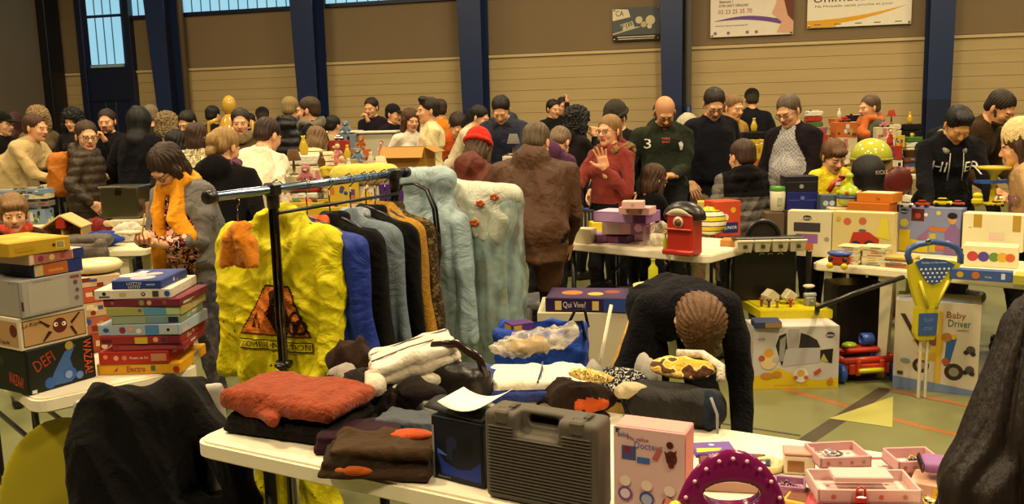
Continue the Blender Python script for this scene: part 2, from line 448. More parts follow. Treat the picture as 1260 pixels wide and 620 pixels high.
def strands(amp, f, seed=0):
    def d(vs, vt, nr):
        x, y, z = vs.T; an = np.arctan2(y-.01, x)
        return amp*(np.sin(an*f+3*np.sin(z*20+seed)+seed)+.6*np.sin(an*f*1.9+4*np.sin(z*14+2*seed)+z*25)+.5*np.sin(z*60+an*5+seed))*.6
    return d
def hair_geo(st):
    if ('hair', st) in _hc: return _hc[('hair', st)]
    S = SDF(); disp = strands(.003, 23, 1)
    def skull(e=0, dz=0): S.ell((0, .022, .036+dz), (.082+e, .098+e, .084+e), k=.015)
    def face(w=.070, t=.0, y=-.105): S.ell((0, y, -.05+t), (w, .085, .085), k=.008, sub=True)
    def nape(z=-.075): S.box((0, 0, z-.2), (.2, .2, .2), r=.01, k=.01, sub=True)
    if st == 'short':
        skull(.002); S.ell((0, .06, -.02), (.072, .055, .06), k=.02); face(.076, .030)
        for s in (-1, 1): S.box((s*.09, -.02, -.06), (.04, .045, .05), r=.01, k=.01, sub=True)
        nape(-.07)
    elif st == 'mop':
        skull(.008); S.ell((0, .05, -.03), (.08, .065, .06), k=.02); S.ell((0, -.07, .06), (.06, .035, .03), k=.02); face(.066, .002); nape(-.08); disp = strands(.005, 27, 2)
    elif st == 'bald':
        S.ell((0, .05, -.01), (.084, .074, .055), k=.02); face(.08, .03); S.box((0, -.04, .12), (.2, .2, .075), r=.02, k=.02, sub=True); S.box((0, -.12, 0), (.2, .11, .2), r=.02, k=.01, sub=True); nape(-.07)
    elif st == 'quiff':
        skull(.004); S.ell((0, -.045, .105), (.062, .045, .03), k=.03); S.ell((0, .055, -.02), (.074, .06, .06), k=.02); face(.074, .026)
        for s in (-1, 1): S.box((s*.09, -.02, -.06), (.04, .045, .05), r=.01, k=.01, sub=True)
        nape(-.07)
    elif st == 'bob':
        skull(.012); S.ell((0, .045, -.06), (.092, .075, .095), k=.03)
        for s in (-1, 1): S.cap((s*.075, -.02, .0), (s*.08, -.02, -.12), .028, .024, k=.02)
        face(.062, .008); nape(-.16); disp = strands(.005, 19, 3)
    elif st == 'long':
        skull(.010); S.ell((0, .06, -.08), (.088, .06, .14), k=.04); S.cap((0, .08, -.1), (0, .10, -.32), .07, .045, k=.04)
        for s in (-1, 1): S.cap((s*.075, .0, .0), (s*.085, .0, -.22), .028, .02, k=.03)
        face(.062, .012); disp = strands(.006, 17, 4)
    elif st == 'flow':
        skull(.014); S.ell((0, .07, -.12), (.13, .08, .18), k=.05); S.cap((0, .09, -.2), (0, .12, -.50), .12, .085, k=.06)
        for s in (-1, 1): S.cap((s*.085, .02, .0), (s*.18, .04, -.30), .05, .07, k=.05); S.cap((s*.18, .04, -.30), (s*.20, .04, -.52), .07, .04, k=.04)
        face(.062, .01); disp = lambda vs, vt, nr: .007*np.sin(np.arctan2(vs[:, 1]-.05, vs[:, 0])*19+1.6*np.sin(vs[:, 2]*9)+.5)+.005*np.sin(np.arctan2(vs[:, 1]-.05, vs[:, 0])*43+2*np.sin(vs[:, 2]*13+1))
    elif st == 'bun':
        skull(.004); S.ell((0, .07, -.02), (.07, .05, .06), k=.02); face(.070, .022); S.ell((0, .135, .0), (.045, .038, .05), k=.012); S.ell((0, .13, -.075), (.035, .03, .045), k=.01); nape(-.12); disp = strands(.004, 21, 5)
    elif st == 'pony':
        skull(.003); face(.070, .024); S.ell((0, .06, -.02), (.07, .055, .06), k=.02); S.cap((0, .12, .02), (0, .16, -.16), .03, .02, k=.02); disp = strands(.003, 25, 6)
    elif st == 'curly':
        skull(.035, .0); S.ell((0, .05, -.07), (.12, .09, .11), k=.04)
        for s in (-1, 1): S.ell((s*.09, .0, -.07), (.045, .06, .10), k=.03)
        face(.062, 0); disp = lambda vs, vt, nr: .009*(np.sin(vs[:, 0]*90+4*np.sin(vs[:, 2]*50))*np.sin(vs[:, 2]*80+4*np.sin(vs[:, 1]*55))+.6*np.sin(vs[:, 1]*130+3*np.sin(vs[:, 0]*70)))
    elif st == 'beanie':
        S.ell((0, .02, .05), (.099, .113, .110), k=.01); S.box((0, 0, -.19), (.2, .2, .21), r=.01, k=.01, sub=True)
        for i in range(24):
            a = 2*math.pi*i/24; b = 2*math.pi*(i+1)/24
            S.cap((.096*math.cos(a), .02+.110*math.sin(a), .035), (.096*math.cos(b), .02+.110*math.sin(b), .035), .017, tag=1, k=.006)
        disp = lambda vs, vt, nr: .0022*np.sin(np.arctan2(vs[:, 1]-.02, vs[:, 0])*44)
    elif st == 'cap':
        S.ell((0, .02, .045), (.087, .101, .085), k=.01); S.box((0, 0, -.18), (.2, .2, .21), r=.005, k=.006, sub=True); S.ell((0, -.115, .038), (.07, .07, .010), k=.01, tag=1); disp = None
    elif st == 'bobble':
        S.ell((0, .02, .05), (.094, .108, .12), k=.01); S.box((0, 0, -.19), (.2, .2, .21), r=.01, k=.01, sub=True)
        disp = lambda vs, vt, nr: .0015*np.sin(np.arctan2(vs[:, 1]-.02, vs[:, 0])*30)
    elif st == 'hoodup':
        S.ell((0, .03, .01), (.118, .13, .14), k=.02); S.ell((0, -.12, -.02), (.07, .10, .10), k=.015, sub=True); S.cap((0, .03, -.1), (0, .04, -.2), .1, .11, k=.04); S.ell((0, -.12, -.02), (.07, .10, .10), k=.015, sub=True); S.ell((0, .01, .0), (.085, .1, .1), sub=True); disp = wrinkle(.006, 30, 3)
    elif st == 'beard':
        S.ell((0, -.040, -.090), (.055, .052, .042), k=.01); S.ell((0, -.115, -.066), (.022, .03, .011), k=.005, sub=True); S.cap((-.022, -.094, -.055), (.022, -.094, -.055), .007, k=.004)
        for s in (-1, 1): S.cap((s*.062, -.03, -.05), (s*.068, -.012, -.02), .010, k=.01)
        disp = strands(.0015, 40, 7)
    g = S.build(.006, disp=disp, smooth=1); _hc[('hair', st)] = g; return g
def ik(a, c, l1, l2, pole):
    d = c-a; L = d.length
    if L > (l1+l2)*.995: c = a+d*((l1+l2)*.995/L); d = c-a; L = d.length
    if L < abs(l1-l2)+.02: L = abs(l1-l2)+.02
    x = (l1*l1-l2*l2+L*L)/(2*L); h = math.sqrt(max(l1*l1-x*x, 0)); n = d.normalized(); p = pole-n*pole.dot(n); p = p.normalized() if p.length > 1e-4 else V((0, 1, 0))
    return a+n*x+p*h, c
SKIN = 'd9a37c'
def person(px, top, d, label, fa=0, cat='person', s=None, lean=6, hp=8, hy=0, hr=0, g=1.0, belly=0, sit=False, hair=('short', '2a1a10'), beard=None, hat=None, glasses=False,
           top_m=('222228', 'cloth'), bot_m=('1d1f28', 'denim'), shoe_m='201a18', inner=None, openw=.055, skin=SKIN, ha=(.26, .10, .92), hb=(.26, .10, .92), pa='relax', pb='relax', hda=None, hdb=None, hna=None, hnb=None,
           sleeve=1.0, coat=0, hood=False, puff=0, scarf=None, kind='man', res=.012, legs=None, seed=0, wr=.006, group=None, stripes=None, fur=None, pant=1.0, z0=0, base=None, polea=None, poleb=None, footdy=0, yoke=False):
    L = rad(lean); P0 = V((0, .10*math.sin(L)+(.0), (.95 if not sit else .53)))
    if lean > 40: P0 = V((0, .22, .90))
    U = V((0, -math.sin(L), math.cos(L))); Fw = V((0, -math.cos(L), -math.sin(L))); X = V((1, 0, 0)); RL = RX(lean)
    tp = lambda x, u, f=0: P0+X*x+U*u+Fw*f
    S = SDF(); T, B = 1, 2; e = .012*puff
    S.ell(tp(0, 0, -.01), (.165*g, .125*g, .13), RL, T if coat else B, .04)
    S.ell(tp(0, .14, .01+belly*.4), (.148*g+e, .112*g+belly+e, .16), RL, T, .05)
    S.ell(tp(0, .32, -.005), (.162*g+e, .118*g+e, .19), RL, T, .05)
    shw = .95 if kind == 'man' else .86
    S.cap(tp(-.13*g*shw, .425, -.012), tp(.13*g*shw, .425, -.012), .062+e, tag=T, k=.05)
    S.cap(tp(0, .40, -.02), tp(0, .485, -.012), .095, .058, T, .05)
    S.cap(tp(-.12*g, .03), tp(.12*g, .03), .075+e, tag=T, k=.04)
    if kind == 'woman':
        for q in (-1, 1): S.ell(tp(q*.07, .31, .085), (.06, .05, .06), RL, T, .03)
    if coat:
        zb = P0.z-coat
        for q in (-1, 1):
            S.cap(tp(q*.055*g, .22, -.005), V((q*.07*g, P0.y+.01, zb-.05)), .115*g+e, .118*g+e, T, .05)
            S.cap(tp(q*.075*g, .34, -.01), tp(q*.06*g, .0, -.01), .10*g+e, .11*g+e, T, .05)
        S.box((0, P0.y, zb-.35), (.6, .6, .35), r=.01, k=.015, sub=True)
    nb = tp(0, .47, -.005); RH = RZ(hy) @ RX(hp) @ RY(hr)
    nk = nb+(U*.7+V((0, 0, .3))).normalized()*.03
    HC = nk+(RH.to_3x3() @ V((0, -.012, .125)))*1.0+Fw*.02*math.sin(L)
    S.cap(nb-U*.03, nk+(HC-nk)*.45, .056, .052, 0, .02)
    if hood: 
        S.ell(tp(0, .455, -.115), (.125, .07, .095), RL, T, .03); S.cap(tp(-.075, .49, -.03), tp(-.05, .47, .06), .032, tag=T, k=.03); S.cap(tp(.075, .49, -.03), tp(.05, .47, .06), .032, tag=T, k=.03)
    else:
        for q in (-1, 1): S.cap(tp(q*.05, .495, -.045), tp(q*.045, .475, .045), .02, tag=T, k=.015)
    # arms
    parts = []; Hd = {}
    for q, tgt, pose, hd, hn, pole_ in ((1, ha, pa, hda, hna, polea), (-1, hb, pb, hdb, hnb, poleb)):
        Sh = tp(q*.180*g*shw, .415, -.01); w = V((q*tgt[0], -tgt[1], tgt[2]))
        pole = V((q*.45, .5, -1)) if pole_ is None else V((q*pole_[0], -pole_[1], pole_[2]))
        E, Wr = ik(Sh, w, .285, .255, pole)
        fd = (Wr-E).normalized()
        ru, rf, rw = .058+e, .048+e*.7, .038+e*.4
        if sleeve >= .9:
            S.cap(Sh, E, ru, rf+.003, T, .03); S.cap(E, Wr-fd*.01, rf+.002, rw, T, .015)
        else:
            m = Sh+(E-Sh)*(sleeve*1.6); S.cap(Sh, m, ru, rf+.008, T, .02); S.cap(Sh, E, .045, .04, 0, .02); S.cap(E, Wr, .04, .027, 0, .015)
        hdv = V((q*hd[0], -hd[1], hd[2])).normalized() if hd else fd
        if hn: pn = V((q*hn[0], -hn[1], hn[2]))
        else: pn = V((-q*.9, 0, -.2)) if fd.z < -.75 else V((-q*.35, 0, -1))
        zz = -(pn-hdv*pn.dot(hdv)).normalized(); xx = hdv.cross(zz)
        M = Matrix.Identity(4); o = Wr+hdv*.015
        for i in range(3): M[i][0], M[i][1], M[i][2], M[i][3] = xx[i]*(1 if q > 0 else -1), hdv[i], zz[i], o[i]
        hv, hf, ht = HANDS(pose); hv = xf(hv, M)
        if q < 0: hf = hf[:, ::-1]
        parts.append((hv, hf, np.zeros(len(hf), int))); Hd[q] = (o+hdv*.09-zz*.03, hdv, zz, Wr)
    # legs
    for q in (-1, 1):
        hip = P0+V((q*.088*g, 0, -.02)); r1, r2, r3 = .088*g*pant, .066*pant, .052*pant
        if sit: kn = P0+V((q*.13, -.42, .02)); an = V((q*.14, P0.y-.40, .10))
        else:
            fy = 0 if legs is None else legs[0 if q < 0 else 1]
            an = V((q*.115, -fy+footdy, .10)); kn, an = ik(hip, an, .43, .41, V((q*.1, -1, 0)))
        S.cap(hip, kn, r1, r2, B, .03); S.cap(kn, an+V((0, 0, .015)), r2, r3, B, .02)
        S.box(an+V((0, -.065, -.055)), (.044, .13, .045), r=.035, tag=3, k=.02); S.cap(an, an-V((0, 0, .05)), .042, tag=3, k=.02)
    wk = wrinkle(wr*1.3, 24, seed); wk2 = wrinkle(.009, 26, seed+5)
    def disp(vs, vt, nr):
        o = np.where(vt == T, wk(vs), 0)+np.where(vt == B, wk2(vs), 0)
        if puff: o = o+np.where(vt == T, .014*puff*(np.abs(np.sin(vs[:, 2]*math.pi/.085+(3*vs[:, 0] if seed % 2 else 0)))-.5), 0)
        return o
    def zone(fc, tg):
        q = fc-np.array(P0); u = q@np.array(U); f = q@np.array(Fw); x = q[:, 0]
        if inner and not yoke: tg = np.where((tg == T) & (np.abs(x) < openw*(1+.5*np.sin(u*9))) & (f > .045) & (u > -.13) & (u < .5), 4, tg)
        if yoke: tg = np.where((tg == T) & (u > .27) & (np.abs(x) < .2), 4, tg)
        return tg
    vs, fs, tg = S.build(res, disp=disp, zone=zone, smooth=1)
    parts.insert(0, (vs, fs, tg))
    HM = TR(HC) @ RH
    hk = {'man': 'man', 'woman': 'woman', 'child': 'child'}[kind]; hsc = 1.22 if kind == 'child' else 1.0
    HM = HM @ SCL(hsc, hsc, hsc)
    hv, hf, ht = HEADS(hk); parts.append((xf(hv, HM), hf, np.where(ht == 1, 5, np.where(ht == 2, 6, 0))))
    if hair:
        hc_ = [int(hair[1][i:i+2], 16) for i in (0, 2, 4)]; g_ = sum(hc_)/3; hair = (hair[0], ''.join('%02x' % int(.85*(c+(g_-c)*.22)) for c in hc_))
    hcol = hair[1] if hair else '5a4030'
    mats = [mt(skin, 'skin'), mt(*top_m) if isinstance(top_m, tuple) else top_m, mt(*bot_m) if isinstance(bot_m, tuple) else bot_m, mt(shoe_m, 'leather'),
            (inner if not isinstance(inner, str) else mt(inner, 'cloth')) or mt('888888', 'cloth'), mt('a8604e', 'skin'), mt(hcol, 'hair')]
    me = npmesh('person', parts, mats)
    topz = (HM @ V((0, .02, .13 if (hat or (hair and hair[0] in ('curly', 'beanie', 'hoodup'))) else .118))).z
    yy = d
    q = at_y(px, top, yy)
    R = RZ(fa)
    if s is None: s = (q.z-z0)/topz
    else: z0 = q.z-topz*s if base is None else base
    hw = (R @ HC)*s
    pos = V((0, 0, z0)); pos.y = d-hw.y; pos.x = q.x-hw.x
    if not .70 <= s <= 1.12 or abs(z0) > .01: print('PERSON scale', round(s, 2), 'z0', round(z0, 2), label)
    o = solo('person', None, label, cat, pos, fa, group, mesh=me); o.scale = (s, s, s)
    # children
    ew = mt('e8e0d4', 'gloss'); ir = mt('20140c', 'gloss'); sk = mats[0]
    for qx in (-1, 1):
        eb = MB(HM); c = (qx*.031, -.083, -.008); eb.ell(c, (.0115, .0105, .011), ew, n=10, m=6); eb.ell((c[0], c[1]-.0075, c[2]-.001), (.0068, .004, .0072), ir, n=8, m=4)
        eb.ell((c[0], c[1]+.0005, c[2]+.001), (.0135, .0128, .0128), sk, n=10, m=5, z0=(.12 if hp < 20 else -.45))
        ob('eye', eb, o)
    def child(nm, st, col, kindm='hair', col2=None, M=HM):
        v, f, t = hair_geo(st); m2 = npmesh(nm, [(xf(v, M), f, t)], [mt(col, kindm), mt(col2 or col, kindm)]); return ob(nm, None, o, mesh=m2)
    if hair: child('hair', hair[0], hair[1])
    if beard: child('beard', 'beard', beard)
    if hat: child(hat[3] if len(hat) > 3 else 'hat', hat[0], hat[1], hat[2] if len(hat) > 2 else 'knit', None)
    if glasses:
        gb = MB(HM); gm = mt('15120f', 'plastic')
        for qx in (-1, 1):
            gb.tube([(qx*.031+.022*math.cos(a), -.101, -.010+.017*math.sin(a)) for a in [i*math.pi/6 for i in range(12)]], .0022, gm, 6, closed=True)
            gb.tube([(qx*.052, -.100, -.005), (qx*.074, -.05, -.004), (qx*.08, .01, -.004)], .002, gm, 6)
        gb.tube([(-.009, -.101, -.006), (0, -.104, -.003), (.009, -.101, -.006)], .002, gm, 6); ob('glasses', gb, o)
    if scarf:
        S2 = SDF()
        for i in range(14):
            a = 2*math.pi*i/14; b = 2*math.pi*(i+1)/14; rr = .09
            pf = lambda t: tp(rr*math.cos(t), .49+.02*math.sin(3*t), rr*math.sin(t)*1.0)
            S2.cap(pf(a), pf(b), .036+.006*math.sin(5*a), k=.02)
        if len(scarf) > 2:
            for qx, ln in ((-1, scarf[2]), (1, scarf[3])):
                if ln: S2.cap(tp(qx*.06, .46, .10), tp(qx*.075, .46-ln*.6, .165), .038, .045, k=.02); S2.cap(tp(qx*.075, .46-ln*.6, .165), tp(qx*(.075+.06), .46-ln, .16), .045, .05, k=.02)
        g2 = S2.build(.010, disp=wrinkle(.010, 45, 3, .2)); ob('scarf', None, o, mesh=npmesh('scarf', [g2], [mt(scarf[0], scarf[1])]))
    if fur:
        S2 = SDF(); S2.ell(tp(0, .455, -.13), (.15, .06, .08), RL, k=.02)
        for qx in (-1, 1): S2.cap(tp(qx*.12, .49, -.09), tp(qx*.085, .47, .05), .035, k=.03)
        g2 = S2.build(.010, disp=lambda vs, vt, nr: .012*np.sin(vs[:, 0]*140+vs[:, 1]*90)*np.sin(vs[:, 2]*120+vs[:, 1]*60)); ob('fur_collar', None, o, mesh=npmesh('fur', [g2], [mt(fur, 'fur')]))
    MW = TR(pos) @ RZ(fa) @ SCL(s, s, s)
    info = dict(o=o, M=MW, tp=tp, HM=HM, a=MW @ Hd[1][0], b=MW @ Hd[-1][0], U=U, Fw=Fw, s=s, Hd=Hd, P0=P0)
    return info
def body_print(info, items, mat, name='printed_lettering', side=1):
    "lettering printed on a garment; items: (text or polygon, x, u, w, h, rot) on the front of the chest, wrapped on the surface"
    from mathutils.bvhtree import BVHTree
    o = info['o']; me = o.data; bv = BVHTree.FromPolygons([v.co for v in me.vertices], [p.vertices for p in me.polygons])
    mb = MB(); U, Fw = info['U'], info['Fw']; tp = info['tp']
    for (st, x, u, w, h, rt) in items:
        if isinstance(st, str): vs, fs, tw, th = text_geo(st)
        else: vs, fs, tw, th = st, [tuple(range(len(st)))], 1, 1
        kx, ky = w/tw, h/th; c, s_ = math.cos(rad(rt)), math.sin(rad(rt)); out = []
        for v in vs:
            a, b = v[0]*kx, v[1]*ky; a, b = a*c-b*s_, a*s_+b*c
            p = tp(side*(-1)*0+x+a, u+b, .5*side); hit = bv.ray_cast(p, -Fw*side, 1.0)
            out.append((hit[0]+Fw*side*.009) if hit[0] is not None else tp(x+a, u+b, .12*side))
        mb.add(out, fs, mat)
    return ob(name, mb, o)
# ---------------------------------------------------------------- camera, light, hall
cam = bpy.data.cameras.new('camera'); co = bpy.data.objects.new('camera', cam); COL.objects.link(co)
cam.sensor_width = 36; cam.lens = 36*F_/W_; cam.clip_end = 200
Mc = Matrix.Identity(4)
for i in range(3): Mc[i][0], Mc[i][1], Mc[i][2], Mc[i][3] = CR[i], CU[i], -CF[i], CAM[i]
co.matrix_world = Mc; SC.camera = co
SC.view_settings.view_transform = 'Standard'; SC.view_settings.look = 'None'; SC.view_settings.gamma = 1; SC.view_settings.use_curve_mapping = False
SC.view_settings.exposure = 0.0
SC.cycles.use_denoising = True; SC.cycles.max_bounces = 5; SC.cycles.transparent_max_bounces = 12
w = bpy.data.worlds.new('world'); SC.world = w; w.use_nodes = True
w.node_tree.nodes['Background'].inputs[0].default_value = (1, .74, .45, 1); w.node_tree.nodes['Background'].inputs[1].default_value = .035
WA = V((-6.6, 18.0, 0)); WB = V((8.0, 14.0, 0)); WD = (WB-WA).normalized(); WN = V((WD.y, -WD.x, 0))  # towards the camera
if WN.y > 0: WN = -WN
def wall_pt(px, py, off=0):
    r = ray(px, py); o = CAM; t = (WA+WN*off-o).dot(WN)/r.dot(WN); return o+r*t
def wall_s(px, py, off=0): return (wall_pt(px, py, off)-WA).dot(WD)
def wp(s_, z, off=0): p = WA+WD*s_+WN*off; return V((p.x, p.y, z))
WM = frame((WA.x, WA.y, 0), WD, V((0, 0, 1)))   # x along the wall, z up, y = za x xa
WM = Matrix(((WD.x, -WN.x, 0, WA.x), (WD.y, -WN.y, 0, WA.y), (0, 0, 1, 0), (0, 0, 0, 1)))   # x along, -y towards camera, z up
S0 = wall_s(71, 80); S1 = S0+34
ZT, ZS, ZC = 2.55, 3.65, 7.2
def area(name, loc, size, col, en, rot=(0, 0, 0), sy=None):
    l = bpy.data.lights.new(name, 'AREA'); l.energy = en; l.color = col; l.shape = 'RECTANGLE'; l.size = size; l.size_y = sy or size
    o = bpy.data.objects.new(name, l); COL.objects.link(o); o.location = loc; o.rotation_euler = rot; return o
WARM = (1, .79, .46)
for (x, y, e_) in ((-8, 3.5, 260), (-2.7, 3.2, 360), (2.7, 3.2, 360), (8, 3.5, 260), (-8, 8.5, 230), (-2.7, 8.5, 260), (2.7, 8.5, 260), (8, 8.5, 200), (-6, 13, 120), (0, 12.5, 110), (6, 11.5, 90), (-2.7, -1.0, 300), (2.7, -1.0, 300)):
    area('hall_lamp_light', (x, y, 6.5), .8, WARM, e_*1.0)

# floor
def floor_material():
    m = bpy.data.materials.new('sports_floor'); m.use_nodes = True; nt = m.node_tree; N = nt.nodes; L = nt.links; b = N['Principled BSDF']
    tc = N.new('ShaderNodeTexCoord'); n = N.new('ShaderNodeTexNoise'); n.inputs['Scale'].default_value = .9; n.inputs['Detail'].default_value = 6; L.new(tc.outputs['Object'], n.inputs['Vector'])
    mx = N.new('ShaderNodeMix'); mx.data_type = 'RGBA'; mx.inputs['A'].default_value = (*hx('6a6b45'), 1); mx.inputs['B'].default_value = (*hx('76774f'), 1)
    L.new(n.outputs['Fac'], mx.inputs['Factor']); L.new(mx.outputs['Result'], b.inputs['Base Color'])
    n2 = N.new('ShaderNodeTexNoise'); n2.inputs['Scale'].default_value = 3; n2.inputs['Detail'].default_value = 5; L.new(tc.outputs['Object'], n2.inputs['Vector'])
    mr = N.new('ShaderNodeMapRange'); mr.inputs['To Min'].default_value = .22; mr.inputs['To Max'].default_value = .42; L.new(n2.outputs['Fac'], mr.inputs['Value']); L.new(mr.outputs[0], b.inputs['Roughness'])
    return m
fl = MB(); fl.add([(-16, -4, 0), (16, -4, 0), (16, 22, 0), (-16, 22, 0)], [[0, 1, 2, 3]], floor_material())
def gline(pts, w_, mat, z):
    for a, b in zip(pts[:-1], pts[1:]):
        a = V(a); b = V(b); n = V((-(b-a).y, (b-a).x, 0)).normalized()*w_/2
        fl.add([(a-n).to_3d()[:2]+(z,) if False else (a.x-n.x, a.y-n.y, z), (b.x-n.x, b.y-n.y, z), (b.x+n.x, b.y+n.y, z), (a.x+n.x, a.y+n.y, z)], [[0, 1, 2, 3]], mat)
G = lambda x, y: at_z(x, y, 0)
gline([G(950, 570), G(1090, 478)], .075, mt('453e34', 'plastic'), .0010)
gline([G(880, 520), G(985, 536)], .02, mt('453e34', 'plastic'), .0010)
gline([G(935, 470), G(1130, 524), G(1260, 553)], .05, mt('9a6238', 'plastic'), .0006)
gline([G(1095, 480), G(1300, 520)], .05, mt('9a6238', 'plastic'), .0014)
gline([G(0, 600), G(290, 520), G(420, 490)], .05, mt('9a6238', 'plastic'), .0006)
yl = mt('a8a458', 'plastic'); p = [G(1020, 515), G(1099, 488), G(1098, 526)]
fl.add([(q.x, q.y, .0018) for q in p], [[0, 1, 2][::-1]], yl)
struct('floor', fl, 'olive green sports floor with painted court lines')

# back wall: horizontal boards below, plain grey-brown above, window strip at the top
def boards_material():
    m = bpy.data.materials.new('cladding_boards'); m.use_nodes = True; nt = m.node_tree; N = nt.nodes; L = nt.links; b = N['Principled BSDF']; b.inputs['Roughness'].default_value = .6
    tc = N.new('ShaderNodeTexCoord'); mp = N.new('ShaderNodeMapping'); mp.inputs['Scale'].default_value = (.25, 1, 6); L.new(tc.outputs['Object'], mp.inputs['Vector'])
    n = N.new('ShaderNodeTexNoise'); n.inputs['Scale'].default_value = 2; n.inputs['Detail'].default_value = 5; L.new(mp.outputs[0], n.inputs['Vector'])
    mx = N.new('ShaderNodeMix'); mx.data_type = 'RGBA'; mx.inputs['A'].default_value = (*hx('ac9466'), 1); mx.inputs['B'].default_value = (*hx('bea678'), 1)
    L.new(n.outputs['Fac'], mx.inputs['Factor']); L.new(mx.outputs['Result'], b.inputs['Base Color']); return m
wb = MB(WM); bm_ = boards_material(); up_ = mt('7d6a50', 'wall'); LW = S1-S0
wb.box(((S0+S1)/2, .10, ZC/2), (LW, .1, ZC), up_, .001)
nb_ = 13; bh = ZT/nb_
for i in range(nb_):
    wb.box(((S0+S1)/2, .02+.003*(i % 2), i*bh+bh/2), (LW, .06, bh-.004), bm_, .002)
wb.box(((S0+S1)/2, .0, ZT+.02), (LW, .09, .05), mt('c8b285', 'wall'), .004)
wb.box(((S0+S1)/2, .03, (ZT+ZS)/2+.03), (LW, .05, ZS-ZT-.05), up_, .002)
struct('wall_back', wb, 'tan horizontal cladding with a plain grey brown band above')
# side wall
LM = Matrix(((WN.x, -WD.x, 0, wp(S0, 0).x), (WN.y, -WD.y, 0, wp(S0, 0).y), (0, 0, 1, 0), (0, 0, 0, 1)))  # x = out of the back wall, -y into the room
wl = MB(LM); wl.box((10, .05, ZC/2), (20, .1, ZC), mt('6b6050', 'wall'), .001); struct('wall_left', wl, 'plain grey brown side wall')
# columns
navy, navy2 = mt('1c2c55', 'plastic'), mt('141e3c', 'plastic')
SCOL = []
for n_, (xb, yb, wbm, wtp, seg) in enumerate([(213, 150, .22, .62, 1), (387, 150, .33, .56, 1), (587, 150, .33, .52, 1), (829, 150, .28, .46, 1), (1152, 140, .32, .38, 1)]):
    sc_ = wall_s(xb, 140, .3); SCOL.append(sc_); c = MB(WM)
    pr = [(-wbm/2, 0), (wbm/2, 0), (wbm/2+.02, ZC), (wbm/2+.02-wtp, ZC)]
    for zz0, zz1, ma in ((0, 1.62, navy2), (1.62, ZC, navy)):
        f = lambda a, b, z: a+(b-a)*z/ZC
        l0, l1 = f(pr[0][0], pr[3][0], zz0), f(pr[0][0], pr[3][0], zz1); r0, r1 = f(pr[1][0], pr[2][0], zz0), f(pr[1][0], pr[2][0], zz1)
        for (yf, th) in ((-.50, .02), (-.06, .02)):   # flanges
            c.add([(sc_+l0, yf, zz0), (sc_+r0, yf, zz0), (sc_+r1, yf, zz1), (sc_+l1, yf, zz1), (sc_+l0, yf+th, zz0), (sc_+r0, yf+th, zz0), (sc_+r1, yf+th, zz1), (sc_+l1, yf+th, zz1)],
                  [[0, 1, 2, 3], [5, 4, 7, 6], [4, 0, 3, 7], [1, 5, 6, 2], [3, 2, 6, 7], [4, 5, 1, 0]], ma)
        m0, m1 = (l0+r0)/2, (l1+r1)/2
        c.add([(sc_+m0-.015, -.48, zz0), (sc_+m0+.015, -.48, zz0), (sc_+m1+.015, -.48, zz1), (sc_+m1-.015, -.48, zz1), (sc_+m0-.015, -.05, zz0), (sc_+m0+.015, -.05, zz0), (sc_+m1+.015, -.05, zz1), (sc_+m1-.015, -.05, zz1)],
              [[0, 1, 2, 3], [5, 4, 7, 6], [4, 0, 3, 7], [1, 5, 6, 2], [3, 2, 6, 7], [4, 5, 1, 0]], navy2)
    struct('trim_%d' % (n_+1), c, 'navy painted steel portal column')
# rain pipes beside two columns
for n_, (xp, c0, c1) in enumerate([(230, '5a4a3a', '2a2018'), (846, '6e6a66', '26407a')]):
    c = MB(WM); s_ = wall_s(xp, 140, .2); c.cyl((s_, -.16, 0), (s_, -.16, 1.62), .065, mt(c1, 'plastic')); c.cyl((s_, -.16, 1.62), (s_, -.16, ZC), .06, mt(c0, 'plastic'))
    struct('trim_%d' % (n_+7), c, 'rain pipe beside the steel column')
# window strips between columns
wmat = bpy.data.materials.new('window_daylight'); wmat.use_nodes = True; nt = wmat.node_tree; b = nt.nodes['Principled BSDF']
b.inputs['Base Color'].default_value = (*hx('6f95a5'), 1); b.inputs['Roughness'].default_value = .25
tc = nt.nodes.new('ShaderNodeTexCoord'); nz = nt.nodes.new('ShaderNodeTexNoise'); nz.inputs['Scale'].default_value = .8; nt.links.new(tc.outputs['Object'], nz.inputs['Vector'])
mx = nt.nodes.new('ShaderNodeMix'); mx.data_type = 'RGBA'; mx.inputs['A'].default_value = (*hx('7cc0e0'), 1); mx.inputs['B'].default_value = (*hx('a9dcf2'), 1); nt.links.new(nz.outputs['Fac'], mx.inputs['Factor'])
nt.links.new(mx.outputs['Result'], b.inputs['Emission Color']); b.inputs['Emission Strength'].default_value = .9
bounds = [wall_s(153, 60)]+SCOL+[S1-12]
for n_ in range(len(bounds)-1):
    a, e = bounds[n_]+(.0 if n_ == 0 else .2), bounds[n_+1]-.2; z1 = 6.4
    c = MB(WM); c.box(((a+e)/2, .012, (ZS+z1)/2), (e-a, .02, z1-ZS), wmat, .001)
    k = int((e-a)/.20)
    for i in range(k+1):
        c.box((a+(e-a)*i/k, -.005, (ZS+z1)/2), (.012, .03, z1-ZS), mt('46606e', 'plastic'), .001)
    for zz in (ZS-.03, ZS+1.5, z1): c.box(((a+e)/2, -.01, zz), (e-a, .07, .07), navy2, .004)
    struct('window_%d' % (n_+1), c, 'high daylight strip of ribbed translucent panels')
